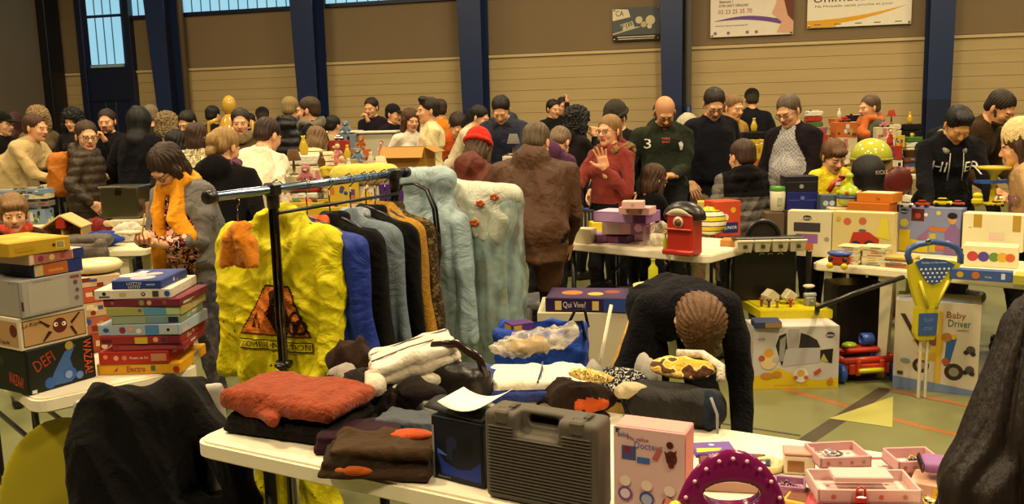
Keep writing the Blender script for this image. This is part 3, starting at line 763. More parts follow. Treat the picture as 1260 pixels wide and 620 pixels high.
# door with glazed top
dl, dr = wall_s(104, 30), wall_s(160, 60); dc = MB(WM)
dw_ = dr-dl
dc.box(((dl+dr)/2, -.02, 1.35), (dw_, .08, 2.7), navy2, .004); dc.box(((dl+dr)/2, -.02, 4.6), (dw_, .06, 3.9), navy2, .004)
da, db_ = wall_s(112, 40), wall_s(152, 40)
for (z0, z1) in ((2.74, 3.65), (3.71, 4.96)):
    dc.box(((da+db_)/2, -.06, (z0+z1)/2), (db_-da, .03, z1-z0), wmat, .002)
    for i in range(1, 4): dc.box((da+(db_-da)*i/4, -.08, (z0+z1)/2), (.012, .03, z1-z0), mt('46606e', 'plastic'), .001)
dc.box(((da+db_)/2, -.08, 2.70), (db_-da, .05, .05), mt('9ab4c0', 'plastic'), .003)
for q in (-.12, .12): dc.box(((dl+dr)/2+q, -.07, 1.0), (.02, .02, 2.0), mt('3a3a48', 'plastic'), .003)
for s_ in (dl-.04, dr+.06): dc.box((s_, -.06, 3.6), (.14, .14, 7.2), navy2, .004)
dc.box(((dl+dr)/2, -.065, 2.02), (dw_, .03, .03), mt('0e1530', 'plastic'), .003)
dd = struct('door_1', dc, 'tall navy hall door with blue glazed panels above')
hb_ = MB(WM); hb_.box(((dl+dr)/2+.05, -.10, 1.1), (.04, .04, .3), mt('777777', 'metal'), .005); ob('door_handle', hb_, dd)
# dark steel post in the corner
c = MB(WM); c.box((S0+.10, -.25, ZC/2), (.20, .4, ZC), mt('14141c', 'plastic'), .004); struct('trim_9', c, 'dark steel corner post')

# sponsor banners
def banner(x0, y0, x1, y1, label, base, draw):
    a, b_ = wall_pt(x0, y1, .05), wall_pt(x1, y1, .05); zt = wall_pt((x0+x1)/2, y0, .05).z; zb = (a.z+b_.z)/2
    w_ = (b_-a).xy.length; h_ = zt-zb; s_ = (a-WA).dot(WD)
    o = thing('sponsor_banner', label, 'banner', wp(s_, zb, .04), math.degrees(math.atan2(WD.y, WD.x)))
    m = MB(); m.box((w_/2, 0, h_/2), (w_, .014, h_), mt(base, 'card'), .002); 
    FR = Matrix(((1, 0, 0, 0), (0, 0, -1, -.008), (0, 1, 0, 0), (0, 0, 0, 1))); draw(m, FR, w_, h_); ob('printed_sheet', m, o)
    for q in (0, w_):
        for r_ in (0, h_): e = MB(); e.lathe([(.012, 0), (.02, .004), (.012, .008)], mt('999999', 'metal'), 10, Matrix(((1, 0, 0, q+(.03 if q == 0 else -.03)), (0, 0, -1, -.008), (0, 1, 0, r_+(.03 if r_ == 0 else -.03)), (0, 0, 0, 1)))); ob('eyelet', e, o)
    return o
def rect(m, F, x0, y0, x1, y1, mat, z=.0008): m.add([(x0, y0, z), (x1, y0, z), (x1, y1, z), (x0, y1, z)], [[0, 1, 2, 3]], mat, False, F)
def pol(m, F, pts, mat, z=.001): m.add([(p[0], p[1], z) for p in pts], [list(range(len(pts)))], mat, False, F)
def disc(m, F, cx, cy, r, mat, z=.001, ry=None, n=18): m.add([(cx+r*math.cos(2*math.pi*i/n), cy+(ry or r)*math.sin(2*math.pi*i/n), z) for i in range(n)], [list(range(n))], mat, False, F)
def d1(m, F, w_, h_):
    pol(m, F, [(0, h_*.62), (0, h_*.98), (w_*.33, h_*.95), (w_*.38, h_*.72)], mt('e2d6b8', 'card'), .001); m.text('CA', F @ TR(w_*.15, h_*.84, .002), w_*.17, h_*.17, mt('3a2a1a', 'card'))
    pol(m, F, [(w_*.16, h_*.5), (w_*.42, h_*.6), (w_*.47, h_*.4), (w_*.22, h_*.32)], mt('cfc4a8', 'card'), .001); m.text('F|B', F @ TR(w_*.31, h_*.46, .002) @ RZ(18), w_*.24, h_*.16, mt('3a3428', 'card'))
    pol(m, F, [(w_*0, h_*.24), (w_*.5, h_*.42), (w_*.62, h_*.42), (0, h_*.20)], mt('c9bd9c', 'card'), .0012)
    disc(m, F, w_*.56, h_*.62, w_*.075, mt('d8c8a0', 'card')); disc(m, F, w_*.80, h_*.60, w_*.10, mt('d8c8a0', 'card')); disc(m, F, w_*.78, h_*.42, w_*.05, mt('e2d6b8', 'card')); disc(m, F, w_*.66, h_*.48, w_*.06, mt('c8b88c', 'card'))
    rect(m, F, 0, 0, w_, h_*.18, mt('33231c', 'card')); rect(m, F, w_*.1, h_*.11, w_*.9, h_*.135, mt('e8dcc0', 'card'), .002); rect(m, F, w_*.12, h_*.05, w_*.88, h_*.07, mt('e8dcc0', 'card'), .002)
banner(754, 9, 812, 50, 'grey sponsor banner lettered F B beside the window reflection', '565a5e', d1)
def d2(m, F, w_, h_):
    dk = mt('4a3a38', 'card'); tx = mt('a0522a', 'card')
    m.text('30 Boulevard', F @ TR(w_*.19, h_*.97, .002), w_*.2, h_*.06, dk)
    m.text('Batiment 1', F @ TR(w_*.19, h_*.84, .002), w_*.16, h_*.07, dk); m.text('35700 SAINT GREGOIRE', F @ TR(w_*.28, h_*.74, .002), w_*.36, h_*.06, dk)
    m.text('02 23 25 35 70', F @ TR(w_*.3, h_*.60, .002), w_*.41, h_*.10, tx)
    pu = mt('6c4a92', 'card'); k = 14
    up = [(w_*(.05+.85*i/k), h_*(.38+.10*math.sin(math.pi*min(1, i/k*1.1)))) for i in range(k+1)]; lo_ = [(w_*(.05+.9*i/k), h_*(.37+.05*math.sin(math.pi*i/k)-.17*(i/k)**2)) for i in range(k+1)]
    pol(m, F, up+lo_[::-1], pu); pk = mt('d8a890', 'card')
    pol(m, F, [(w_*.62, h_*1), (w_*1, h_*1), (w_*1, h_*.02), (w_*.8, h_*.05), (w_*.86, h_*.3), (w_*.74, h_*.5), (w_*.8, h_*.8)], pk, .0014); pol(m, F, [(w_*.86, h_*1), (w_*1, h_*1), (w_*1, h_*.3), (w_*.93, h_*.45)], mt('6a3a2a', 'card'), .0018)
    m.text('www.assurances.fr', F @ TR(w_*.26, h_*.27, .002), w_*.40, h_*.04, pu); 
    for q in (.06, .22, .45, .56): disc(m, F, w_*q, h_*.09, w_*.02, mt('8a6a7a', 'card'))
banner(874, -8, 976, 44, 'white sponsor banner with phone number and purple swoosh', 'e8ddd0', d2)
def d3(m, F, w_, h_):
    m.text('Unimutuelles', F @ TR(w_*.44, h_*.86, .002), w_*.76, h_*.22, mt('3a3230', 'card')); m.text('Ma Mutuelle sante proche et pour', F @ TR(w_*.45, h_*.62, .002), w_*.75, h_*.10, mt('8a7f78', 'card'))
    k = 14; up = [(w_*.95*i/k, h_*(.22+.34*(i/k)**2)) for i in range(k+1)]; pol(m, F, up+[(0, 0)][:1] if False else [(0, h_*.0)]+[(w_*.28, h_*.02)]+[(w_*(.3+.65*i/k), h_*(.12+.43*(i/k)**1.5)) for i in range(k+1)]+up[::-1], mt('e0a422', 'card'))
    for q in (.1, .3, .5, .68, .88): rect(m, F, w_*q-.05, h_*.075, w_*q+.05, h_*.10, mt('6a5a40', 'card'), .002)
banner(993, -10, 1121, 32, 'white sponsor banner with large dark lettering and orange sweep', 'ebe3d2', d3)

# ---------------------------------------------------------------- people
BLK = ('111012', 'cloth'); BRN = '2a1a10'; DK = '15100c'
BACK = dict(ha=(.2, .35, .95), hb=(.2, .35, .95))
Pn = {}
def pp(key, *a, **k): Pn[key] = person(*a, **k); return Pn[key]
EYE_ = None
# nearest
pp('scarf_woman', 203, 183, 4.6, 'person in grey denim jacket and long yellow scarf writing in a notebook', fa=-22, kind='woman', g=1.12, belly=.03, lean=10, hp=42, hy=-8, hr=6, hair=('bob', '3a2012'), glasses=True, res=.009,
   top_m=('6e6a68', 'denim'), bot_m=mt_var(['3c3a40', '48464c', '5a5054'], 'denim', 22), inner=mt_var(['15131a', 'd89a80', '15131a', '7c2f3a', 'e2b090'], 'cloth', 24), openw=.11, coat=.02, ha=(.06, .34, 1.10), hb=(.03, .36, 1.13), pa='grip', pb='grip', hda=(-.7, .6, .2), hdb=(-.6, .6, .3), hna=(0, -.2, 1), hnb=(-.5, .4, -.3), scarf=('e0941c', 'cloth', .46, .26), wr=.012, seed=3)
pp('bend', 861, 352, 2.86, 'person in black knitted jumper bending over the clothes table', fa=0, kind='woman', lean=80, hp=96, g=1.0, hair=('mop', '7a4c24'), res=.008, s=.90, base=0,
   top_m=('17151a', 'knit'), bot_m=BLK, ha=(.20, .26, .46), hb=(.20, .30, .50), pa='relax', pb='relax', polea=(.5, -.8, .1), poleb=(.5, -.8, .1), hda=(-.1, .3, -1), hdb=(-.1, .3, -1), wr=.005, coat=0)
pp('hair_woman', 1338, 335, 1.28, 'person with long dark brown hair and black top at the right picture edge', fa=165, kind='woman', hair=('flow', '24120a'), hp=14, lean=4, res=.009, top_m=('0e0d12', 'cloth'), bot_m=BLK, ha=(.16, .3, .95), hb=(.16, .3, .95))
pp('brown_man', 660, 151, 5.3, 'person in brown hooded winter jacket leaning on the white table', fa=168, g=1.3, lean=27, hp=22, hy=-10, hair=('short', '6b5236'), hood=True, coat=.16, top_m=('4a2e1c', 'nylon'), bot_m=('141418', 'denim'), ha=(.30, .35, .98), hb=(.20, .28, .86), res=.009, wr=.010, seed=4)
pp('red_beanie', 588, 161, 5.95, 'person in red knitted beanie and maroon padded jacket seen from behind', fa=160, kind='woman', g=1.12, lean=18, hp=25, hat=('beanie', 'c22a1c', 'knit', 'beanie'), hair=('bob', '5a3a22'), hood=True, coat=.15, top_m=('5c2a1c', 'nylon'), bot_m=BLK, res=.010, wr=.01, seed=5)
pp('blonde', 276, 158, 5.4, 'person with blond hair in a bun and wide black coat seen from behind', fa=172, kind='woman', g=1.22, lean=10, hp=20, hy=-15, hair=('bun', 'b5853f'), hood=True, coat=.3, top_m=('0f0d10', 'fur'), bot_m=BLK, scarf=('5a3050', 'cloth'), res=.010, wr=.012, seed=6)
pp('white_jacket', 329, 146, 6.3, 'person with dark hair in a cream white jacket leaning over a table', fa=150, kind='woman', g=1.25, lean=26, hp=24, hair=('short', '3a1a14'), coat=.15, top_m=('e6dcc2', 'nylon'), bot_m=('2a2a30', 'denim'), res=.010, wr=.016, seed=7)
pp('purple', 689, 160, 6.7, 'person in purple hooded sweatshirt stooping beside the brown jacket', fa=150, kind='woman', lean=28, hp=45, hair=('short', '8a6a48'), hood=True, top_m=('4a2846', 'cloth'), bot_m=('202028', 'denim'), ha=(.30, .25, .80), hb=(.1, .4, .95), res=.010, seed=8)
pp('burgundy', 749, 141, 6.4, 'person in burgundy hooded sweatshirt and glasses gesturing with one raised hand', fa=-42, kind='woman', g=1.08, lean=2, hp=2, hair=('pony', 'a8763c'), glasses=True, hood=True, fur='8a6a3e', top_m=('7c302c', 'cloth'), bot_m=('18181e', 'denim'), ha=(.10, .22, 1.28), hb=(.10, .42, 1.20), pa='spread', pb='hold', hda=(-.1, .25, 1), hna=(.4, 1, .1), hdb=(.1, 1, .1), hnb=(0, 0, 1), res=.009, wr=.010)
pp('green_three', 818, 120, 7.05, 'person with shaved head and beard in dark green hooded jacket numbered 3', fa=0, g=1.14, belly=.02, lean=4, hp=34, hair=('bald', '2a1a10'), beard='1c130c', glasses=True, hood=True, top_m=('24281e', 'cloth'), bot_m=('26262c', 'denim'), ha=(.02, .32, 1.06), hb=(.33, .10, .86), pa='hold', hda=(-.6, .6, .1), res=.010, wr=.01, skin='c08a62')
body_print(Pn['green_three'], [('3', -.135, .36, .05, .075, 0)], mt('e8e4d8', 'cloth'), 'printed_number')
body_print(Pn['green_three'], [('PARIS', .0, .40, .06, .018, 0), ('SPORT', .0, .375, .06, .016, 0)], mt('c85a50', 'cloth'), 'printed_words')
body_print(Pn['green_three'], [([(-.3, -.5), (.1, -.5), (.5, .1), (.2, .5), (-.5, .4)], .125, .34, .04, .07, 10)], mt('d8d4c8', 'cloth'), 'printed_emblem')
pp('dark_jumper', 879, 110, 7.5, 'person in dark navy zip jumper and khaki trousers looking down', fa=12, g=1.06, lean=2, hp=34, hy=-12, hair=('short', '2c1c12'), glasses=True, top_m=('14141c', 'cloth'), bot_m=('8a7350', 'cloth'), ha=(.22, .04, .93), hb=(.22, .06, .93), coat=.03, res=.010)
pp('plaid', 970, 117, 6.9, 'person in glasses with plaid shirt under an open dark jacket', fa=-48, g=1.12, belly=.07, lean=8, hp=24, hr=-4, hair=('short', '6a5440'), glasses=True, coat=.05, top_m=('1a1218', 'cloth'), inner=mt_var(['8a8a92', '6a6a74', 'b0acac'], 'cloth', 60, 'check'), openw=.11, bot_m=('1c1c24', 'denim'), ha=(.14, .30, .95), hb=(.2, .25, .92), res=.010)
pp('puffer_boy', 913, 171, 6.15, 'child in grey quilted jacket with black hood seen from behind', fa=180, kind='child', g=1.18, lean=3, hp=8, hy=20, hair=('short', '4a2c18'), hood=True, coat=.12, puff=.8, seed=1, inner='0d0c0e', yoke=True, top_m=('5a5450', 'puffy'), bot_m=BLK, ha=(.22, .1, .95), hb=(.22, .1, .95), res=.009)
pp('girl_back', 806, 203, 6.35, 'child with brown bobbed hair and black top sitting before the pale blue carton', fa=120, kind='child', hair=('bob', '4a2812'), lean=6, hp=15, top_m=('0e0c10', 'cloth'), bot_m=BLK, ha=(.1, .35, .85), hb=(.1, .35, .85))
pp('yellow_boy', 1027, 173, 6.5, 'child in bright yellow zip jacket looking down', fa=8, kind='child', hp=24, hair=('mop', '7a4a22'), top_m=('e2c81c', 'nylon'), bot_m=BLK, ha=(.08, .3, .95), hb=(.12, .25, .9), res=.010)
pp('costume', 1066, 193, 5.9, 'child in black hooded costume beside the boy in yellow', fa=200, kind='child', hair=('hoodup', '0d0b0d'), g=1.15, lean=10, top_m=('0e0c0e', 'cloth'), bot_m=BLK, ha=(.15, .3, .85), hb=(.15, .3, .85))
pp('zip_hoodie', 1180, 135, 5.85, 'person in black lettered zip hoodie with grey hood lining looking down', fa=-3, g=1.10, lean=14, hp=44, hair=('quiff', '120c0a'), hood=True, top_m=('121217', 'cloth'), inner='15151c', openw=.03, bot_m=BLK, ha=(.20, .42, .84), hb=(.22, .42, .84), res=.009, skin='cf9a66', wr=.009)
body_print(Pn['zip_hoodie'], [('HI', -.10, .31, .085, .075, -2)], mt('e8e6e0', 'cloth'), 'printed_letters'); body_print(Pn['zip_hoodie'], [('ER', .115, .31, .095, .075, 2)], mt('e8e6e0', 'cloth'), 'printed_letters')
pp('brown_beard', 1233, 114, 6.7, 'person with short beard in brown jacket with white piping leaning forward', fa=38, g=1.1, lean=30, hp=36, hy=-5, hair=('short', '2a1a12'), beard='3a2818', hood=False, top_m=('3a2a1a', 'cloth'), bot_m=BLK, ha=(.2, .35, .9), hb=(.2, .35, .9), res=.010, skin='c98e62')
pp('beige_cap', 1256, 151, 5.5, 'person with pale pointed knit hat and long brown hair beside the toy scale', fa=-120, kind='child', hat=('bobble', 'd8c08c', 'knit', 'knit_hat'), hair=('long', '4a2a14'), top_m=('c8a070', 'cloth'), bot_m=BLK, lean=5, hp=15)
pp('edge_boy', 14, 239, 4.9, 'child with tousled light brown hair and red collar behind the yellow game box', fa=30, kind='child', hp=8, hair=('mop', '9a6a34'), top_m=('3a1a14', 'cloth'), bot_m=BLK, scarf=('b8402a', 'cloth'), lean=10)
# middle distance, right half
pp('grey_beanie', 757, 127, 7.6, 'person in grey knitted beanie and black coat behind the burgundy sweatshirt', fa=-40, hat=('beanie', '3c3832', 'knit', 'beanie'), hair=('short', '3a2a1c'), hp=25, top_m=('16141a', 'cloth'), bot_m=BLK, coat=.3)
pp('curly', 711, 132, 8.4, 'person with thick dark curly hair and black hooded coat', fa=120, kind='woman', hair=('curly', '120d0c'), hood=True, coat=.3, top_m=('1c171a', 'cloth'), bot_m=BLK, hb=(.02, .25, 1.4), pb='hold')
pp('navy_man', 616, 120, 8.8, 'person in navy hooded jacket leaning over a table near the steel column', fa=-10, lean=16, hp=38, hair=('short', '1c120c'), hood=True, top_m=('1c2038', 'nylon'), bot_m=BLK, coat=.1, g=1.08, ha=(.1, .4, .9), hb=(.2, .4, .9))
pp('white_sweater', 590, 130, 9.9, 'person in cream jumper with dark hair reaching across a table', fa=70, kind='woman', lean=32, hp=20, hair=('pony', '1c120c'), top_m=('cfc2a4', 'cloth'), bot_m=BLK, ha=(.1, .5, 1.05), hb=(.1, .5, 1.05))
pp('white_shirt', 526, 120, 9.0, 'person in pale yellow shirt with folded arms seen in profile', fa=-72, lean=0, hp=2, hair=('quiff', '2a1a10'), top_m=('e2d2a0', 'cloth'), bot_m=('3a3a40', 'denim'), sleeve=.5, ha=(-.02, .24, 1.15), hb=(-.04, .26, 1.08), wr=.012)
pp('orange_top', 541, 122, 11.0, 'person in orange jumper behind the pale yellow shirt', fa=190, kind='woman', hair=('short', '3a2414'), top_m=('c8791e', 'cloth'), bot_m=BLK)
pp('orange_kid', 563, 141, 10.2, 'child with dark hair and orange sleeves bending over toys', fa=20, kind='child', lean=30, hp=40, hair=('short', '3a2012'), top_m=('cc5a22', 'cloth'), bot_m=BLK)
pp('long_hair', 505, 134, 9.6, 'person with long wavy brown hair and white top facing the shirt wearer', fa=30, kind='woman', hair=('long', '5a3418'), top_m=('d8d0c0', 'cloth'), bot_m=BLK)
pp('cap_man', 484, 127, 11.6, 'person in dark cap and black jacket pointing at papers', fa=60, hat=('cap', '1c1a20', 'cloth', 'cap'), hair=('short', '2a1a10'), top_m=('16151a', 'cloth'), bot_m=BLK, lean=12, ha=(.1, .5, 1.1))
pp('chin_man', 456, 120, 12.3, 'person in dark jacket holding one hand at the chin', fa=-20, hair=('short', '2a1a10'), top_m=('1e1620', 'cloth'), bot_m=BLK, hp=12, ha=(.02, .2, 1.38), hb=(.0, .3, 1.15), pa='hold', coat=.1)
pp('stripes', 389, 158, 7.95, 'person in cream and black striped jumper stooping with back turned', fa=175, kind='woman', g=1.12, lean=28, hp=30, hair=('bob', '8a6234'), top_m=mt_var(['d6c79c', '2a2620', 'd6c79c', 'd6c79c'], 'cloth', 3.2, 'stripes'), bot_m=('1c1c26', 'denim'), hb=(.3, .3, .95), ha=(.3, .3, .95))
pp('beard_coat', 378, 119, 8.8, 'bearded person in black coat with grey scarf facing left', fa=-95, hp=6, hair=('short', '4a3018'), beard='5a3a20', coat=.35, top_m=('15131a', 'cloth'), bot_m=BLK, scarf=('6a6458', 'cloth'))
pp('down_jacket', 357, 119, 9.9, 'person with fair hair in black quilted jacket seen from behind', fa=170, g=1.15, hair=('short', 'a58848'), puff=1, coat=.1, hood=True, top_m=('121218', 'puffy'), bot_m=('5a3a28', 'cloth'))
pp('face_woman', 295, 133, 8.0, 'person with dark hair and brown scarf looking towards the camera', fa=10, kind='woman', hair=('short', '2c1a10'), top_m=('5a4a30', 'cloth'), bot_m=BLK, scarf=('7a6a4c', 'knit'))
pp('cap_far', 322, 131, 11.8, 'person in dark flat cap far behind the cream jacket', fa=-160, hat=('cap', '14141a', 'cloth', 'cap'), hair=('short', '3a2a1a'), top_m=('1e1c24', 'cloth'), bot_m=BLK)
pp('bag_far', 307, 139, 12.4, 'person in dark blue jacket beside the far flat cap wearer', fa=150, kind='woman', hair=('short', '241610'), top_m=('1c2030', 'cloth'), bot_m=BLK)
pp('dark_far', 262, 130, 12.0, 'person in black coat standing alone before the tan cladding', fa=160, hair=('short', '1a1210'), top_m=('131318', 'cloth'), bot_m=BLK)
pp('floral', 242, 152, 7.8, 'person in cream and black floral blouse with back turned', fa=165, kind='woman', hair=('bob', '4a2c1a'), top_m=mt_var(['d8cca4', '3a3428', 'd8cca4', '8a7a50'], 'cloth', 26), bot_m=BLK, g=1.1, lean=14, sit=False)
pp('red_jacket', 229, 137, 9.6, 'person with dark hair in open rust jacket and black top', fa=-20, kind='woman', hair=('short', '1c1210'), hp=26, top_m=('6a2e1a', 'cloth'), inner='15121a', openw=.07, bot_m=BLK)
pp('white_collar', 217, 161, 8.8, 'child with black hair and pale collar near the floral blouse', fa=170, kind='child', hair=('bob', '141010'), top_m=('2a2420', 'cloth'), bot_m=BLK, scarf=('d8cdb0', 'cloth'))
pp('fur_coat', 206, 139, 10.2, 'person in tan furry coat behind the rust jacket', fa=150, kind='woman', hair=('curly', '9a7a4a'), top_m=('8a6a40', 'fur'), bot_m=BLK)
pp('grey_hair', 184, 129, 10.6, 'person with short grey fair hair near the navy hall door', fa=-150, hair=('short', '8a7250'), top_m=('2a241e', 'cloth'), bot_m=BLK)
pp('black_back', 171, 133, 9.1, 'person in black hooded jacket with white shoulder stripes seen from behind', fa=175, hair=('hoodup', '0c0b10'), g=1.12, top_m=('0f0e14', 'cloth'), bot_m=BLK, coat=.2, hp=15)
pp('eating_man', 130, 134, 9.4, 'bearded person in black jacket holding food up to the mouth', fa=6, hair=('short', '2c1c10'), beard='5a4028', top_m=('17151a', 'cloth'), bot_m=BLK, ha=(.02, .22, 1.36), hb=(.02, .34, 1.05), pa='hold', pb='hold', g=1.06)
pp('backpack_boy', 105, 148, 8.3, 'child in glasses and dark puffed jacket carrying an orange backpack', fa=100, kind='child', hy=-62, hair=('short', '4a3018'), glasses=True, hood=True, puff=.8, coat=.12, top_m=('3a2e22', 'puffy'), bot_m=('3a3a40', 'denim'), g=1.2, s=.93, base=.0)
pp('curly_far', 88, 134, 10.7, 'person with black curly hair behind the child in glasses', fa=0, kind='woman', hair=('curly', '0f0c0c'), top_m=('201a1c', 'cloth'), bot_m=BLK)
pp('beige_coat', 42, 140, 8.6, 'person in belted beige coat leaning forward over a table', fa=82, kind='woman', g=1.12, lean=34, hp=8, hair=('short', '5a3218'), coat=.4, top_m=('c0a878', 'cloth'), bot_m=BLK, ha=(.1, .55, 1.0), hb=(.1, .55, 1.0), wr=.012)
pp('blond_far', 46, 132, 10.8, 'person with fair curly hair and fur trimmed coat behind the beige coat', fa=40, kind='woman', hair=('curly', 'b08a4c'), top_m=('6a5a40', 'fur'), bot_m=BLK)
pp('red_far', 17, 138, 12.2, 'person in dark red hooded top against the grey side wall', fa=160, hair=('hoodup', '4a1a18'), top_m=('3a1614', 'cloth'), bot_m=BLK)
pp('edge_man', 2, 136, 9.6, 'person in dark flat cap at the left picture edge', fa=80, hat=('cap', '15120f', 'cloth', 'cap'), hair=('short', '3a2a20'), top_m=('120f12', 'cloth'), bot_m=BLK)
pp('dim_head', 410, 142, 10.2, 'person with black hair crouched behind the pale bins', fa=150, hair=('short', '120e0c'), top_m=('a89a70', 'cloth'), bot_m=BLK)
pp('far_pair', 681, 122, 12.2, 'person in black coat standing beside the camera holder', fa=30, kind='woman', hair=('short', '15100e'), top_m=('151318', 'cloth'), bot_m=BLK)
pp('far_hat', 693, 119, 13.1, 'person lifting a small object in front of the cladding', fa=10, hair=('short', '2a1a12'), top_m=('1a171c', 'cloth'), bot_m=BLK, ha=(.02, .2, 1.6), pa='hold')
pp('white_fluffy', 847, 143, 8.6, 'person in white fluffy hooded coat bent down behind the table', fa=120, kind='woman', hair=('hoodup', 'cfc3a0'), top_m=('cdc09c', 'fur'), bot_m=('b8a888', 'cloth'), lean=14, hp=30)
pp('blond_boy', 903, 116, 8.7, 'person with short fair hair in mustard top behind the navy jumper', fa=30, hair=('short', '9a6a38'), top_m=('a07a2c', 'cloth'), bot_m=('a83020', 'cloth'), hp=14)
pp('far_cap', 925, 108, 11.6, 'person in black cap and coat facing the cladding', fa=175, hat=('cap', '15130f', 'cloth', 'cap'), hair=('short', '3a2a1c'), top_m=('13121a', 'cloth'), bot_m=BLK, coat=.2)
pp('orange_scarf', 1070, 117, 9.2, 'person in grey green coat with bright orange scarf', fa=-80, kind='woman', hair=('short', '6a4a30'), top_m=('4a4a3a', 'cloth'), bot_m=BLK, coat=.3, scarf=('b8602c', 'cloth', .25, .1), g=1.05)

q = Pn['zip_hoodie']; tp = q['tp']
for sx in (-1, 1):
    S = SDF(); S.cap(tp(sx*.085, .455, -.02), tp(sx*.06, .415, .095), .028, .022, k=.02); S.cap(tp(sx*.04, .50, -.07), tp(sx*.085, .455, -.02), .03, k=.02); ob('hood_lining', None, q['o'], 'pale grey hood lining', npmesh('hood_lining', [S.build(.008, disp=wrinkle(.004, 40, 2))], [mt('8c8678', 'cloth')]))
    ob('drawstring', MB().tube([tp(sx*.045, .41, .125), tp(sx*.048, .32, .145), tp(sx*.05, .22, .150)], .003, mt('c8c4b8', 'cloth'), 6), q['o'], 'white drawstring')
S = SDF(); q = Pn['costume']; HMc = q['HM']
mb = MB(HMc); mb.text('KICKS', TR(0, .170, .02) @ RX(-90) @ RZ(180) @ SCL(1, 1, -1) if False else TR(0, .168, .0) @ Matrix(((-1, 0, 0, 0), (0, 0, 1, 0), (0, 1, 0, 0), (0, 0, 0, 1))), .11, .03, mt('b8a890', 'cloth')); ob('printed_letters', mb, q['o'])
# ---------------------------------------------------------------- kit: boxes with print, tables, cloth
def ops(m, F, w_, h_, L, kind='card'):
    z = .0006
    for o in L:
        z += .0002; k = o[0]
        if k == 'r': rect(m, F, o[1]*w_, o[2]*h_, o[3]*w_, o[4]*h_, mt(o[5], kind), z)
        elif k == 'd': disc(m, F, o[1]*w_, o[2]*h_, o[3]*h_, mt(o[4], kind), z, (o[5]*h_ if len(o) > 5 else None), 16)
        elif k == 'p': pol(m, F, [(p[0]*w_, p[1]*h_) for p in o[1]], mt(o[2], kind), z)
        elif k == 't': m.text(o[1], F @ TR(o[2]*w_, o[3]*h_, z) @ RZ(o[7] if len(o) > 7 else 0), o[4]*w_ if not (len(o) > 7 and abs(o[7]) == 90) else o[4]*h_, (o[5]*h_ if not (len(o) > 7 and abs(o[7]) == 90) else o[5]*w_) if o[5] else None, mt(o[6], kind))
        elif k == 'b':   # barcode
            for i in range(9): rect(m, F, (o[1]+(o[3]-o[1])*i/9)*w_, o[2]*h_, (o[1]+(o[3]-o[1])*(i+.5)/9)*w_, o[4]*h_, mt('1c1a1a', kind), z)
def FF(w, d, h, f):
    return {'F': Matrix(((1, 0, 0, -w/2), (0, 0, -1, -d/2), (0, 1, 0, 0), (0, 0, 0, 1))), 'R': Matrix(((0, 0, 1, w/2), (1, 0, 0, -d/2), (0, 1, 0, 0), (0, 0, 0, 1))),
            'L': Matrix(((0, 0, -1, -w/2), (-1, 0, 0, d/2), (0, 1, 0, 0), (0, 0, 0, 1))), 'T': Matrix(((1, 0, 0, -w/2), (0, 1, 0, -d/2), (0, 0, 1, h), (0, 0, 0, 1)))}[f]
def boxmesh(w, d, h, base, b=.002, kind='card', lid=None, **faces):
    m = MB(); bm = mt(base, kind) if isinstance(base, str) else base
    if lid: m.box((0, 0, h*.10), (w-.006, d-.006, h*.2), mt(lid, kind), .001); m.box((0, 0, h*.56), (w, d, h*.88), bm, b)
    else: m.box((0, 0, h/2), (w, d, h), bm, b)
    for f, L in faces.items():
        fw, fh = {'F': (w, h), 'R': (d, h), 'L': (d, h), 'T': (w, d)}[f]; ops(m, FF(w, d, h, f), fw, fh, L, kind)
    return m
def art(seed, cols, n=7):
    r = random.Random(seed); L = [('r', .03, .06, .97, .94, cols[0])]
    for i in range(n):
        c = cols[1+i % (len(cols)-1)]; x, y = r.uniform(.1, .9), r.uniform(.2, .8)
        if r.random() < .5: q = r.uniform(.08, .22); L.append(('d', x, y, q, c))
        else: L.append(('r', max(0, x-r.uniform(.03, .12)), max(.05, y-.2), min(1, x+.1), min(.95, y+r.uniform(.02, .2)), c))
    return L
def pA(p): return math.degrees(math.atan2(p.y, p.x))
def boxp(name, label, cat, pl_, pr_, z, hpx, depth, base, group=None, gap=.0, **kw):
    "carton whose front bottom edge runs between two pixels at height z"
    A, B = at_z(pl_[0], pl_[1], z), at_z(pr_[0], pr_[1], z); w = (B-A).length; h = hpx*A.y/F_
    u = (B-A).normalized(); n = V((-u.y, u.x, 0)); c = (A+B)/2+n*depth/2; c.z = z+gap
    m = boxmesh(w, depth, h, base, **kw)
    return solo(name, m, label, cat, c, pA(u), group), h
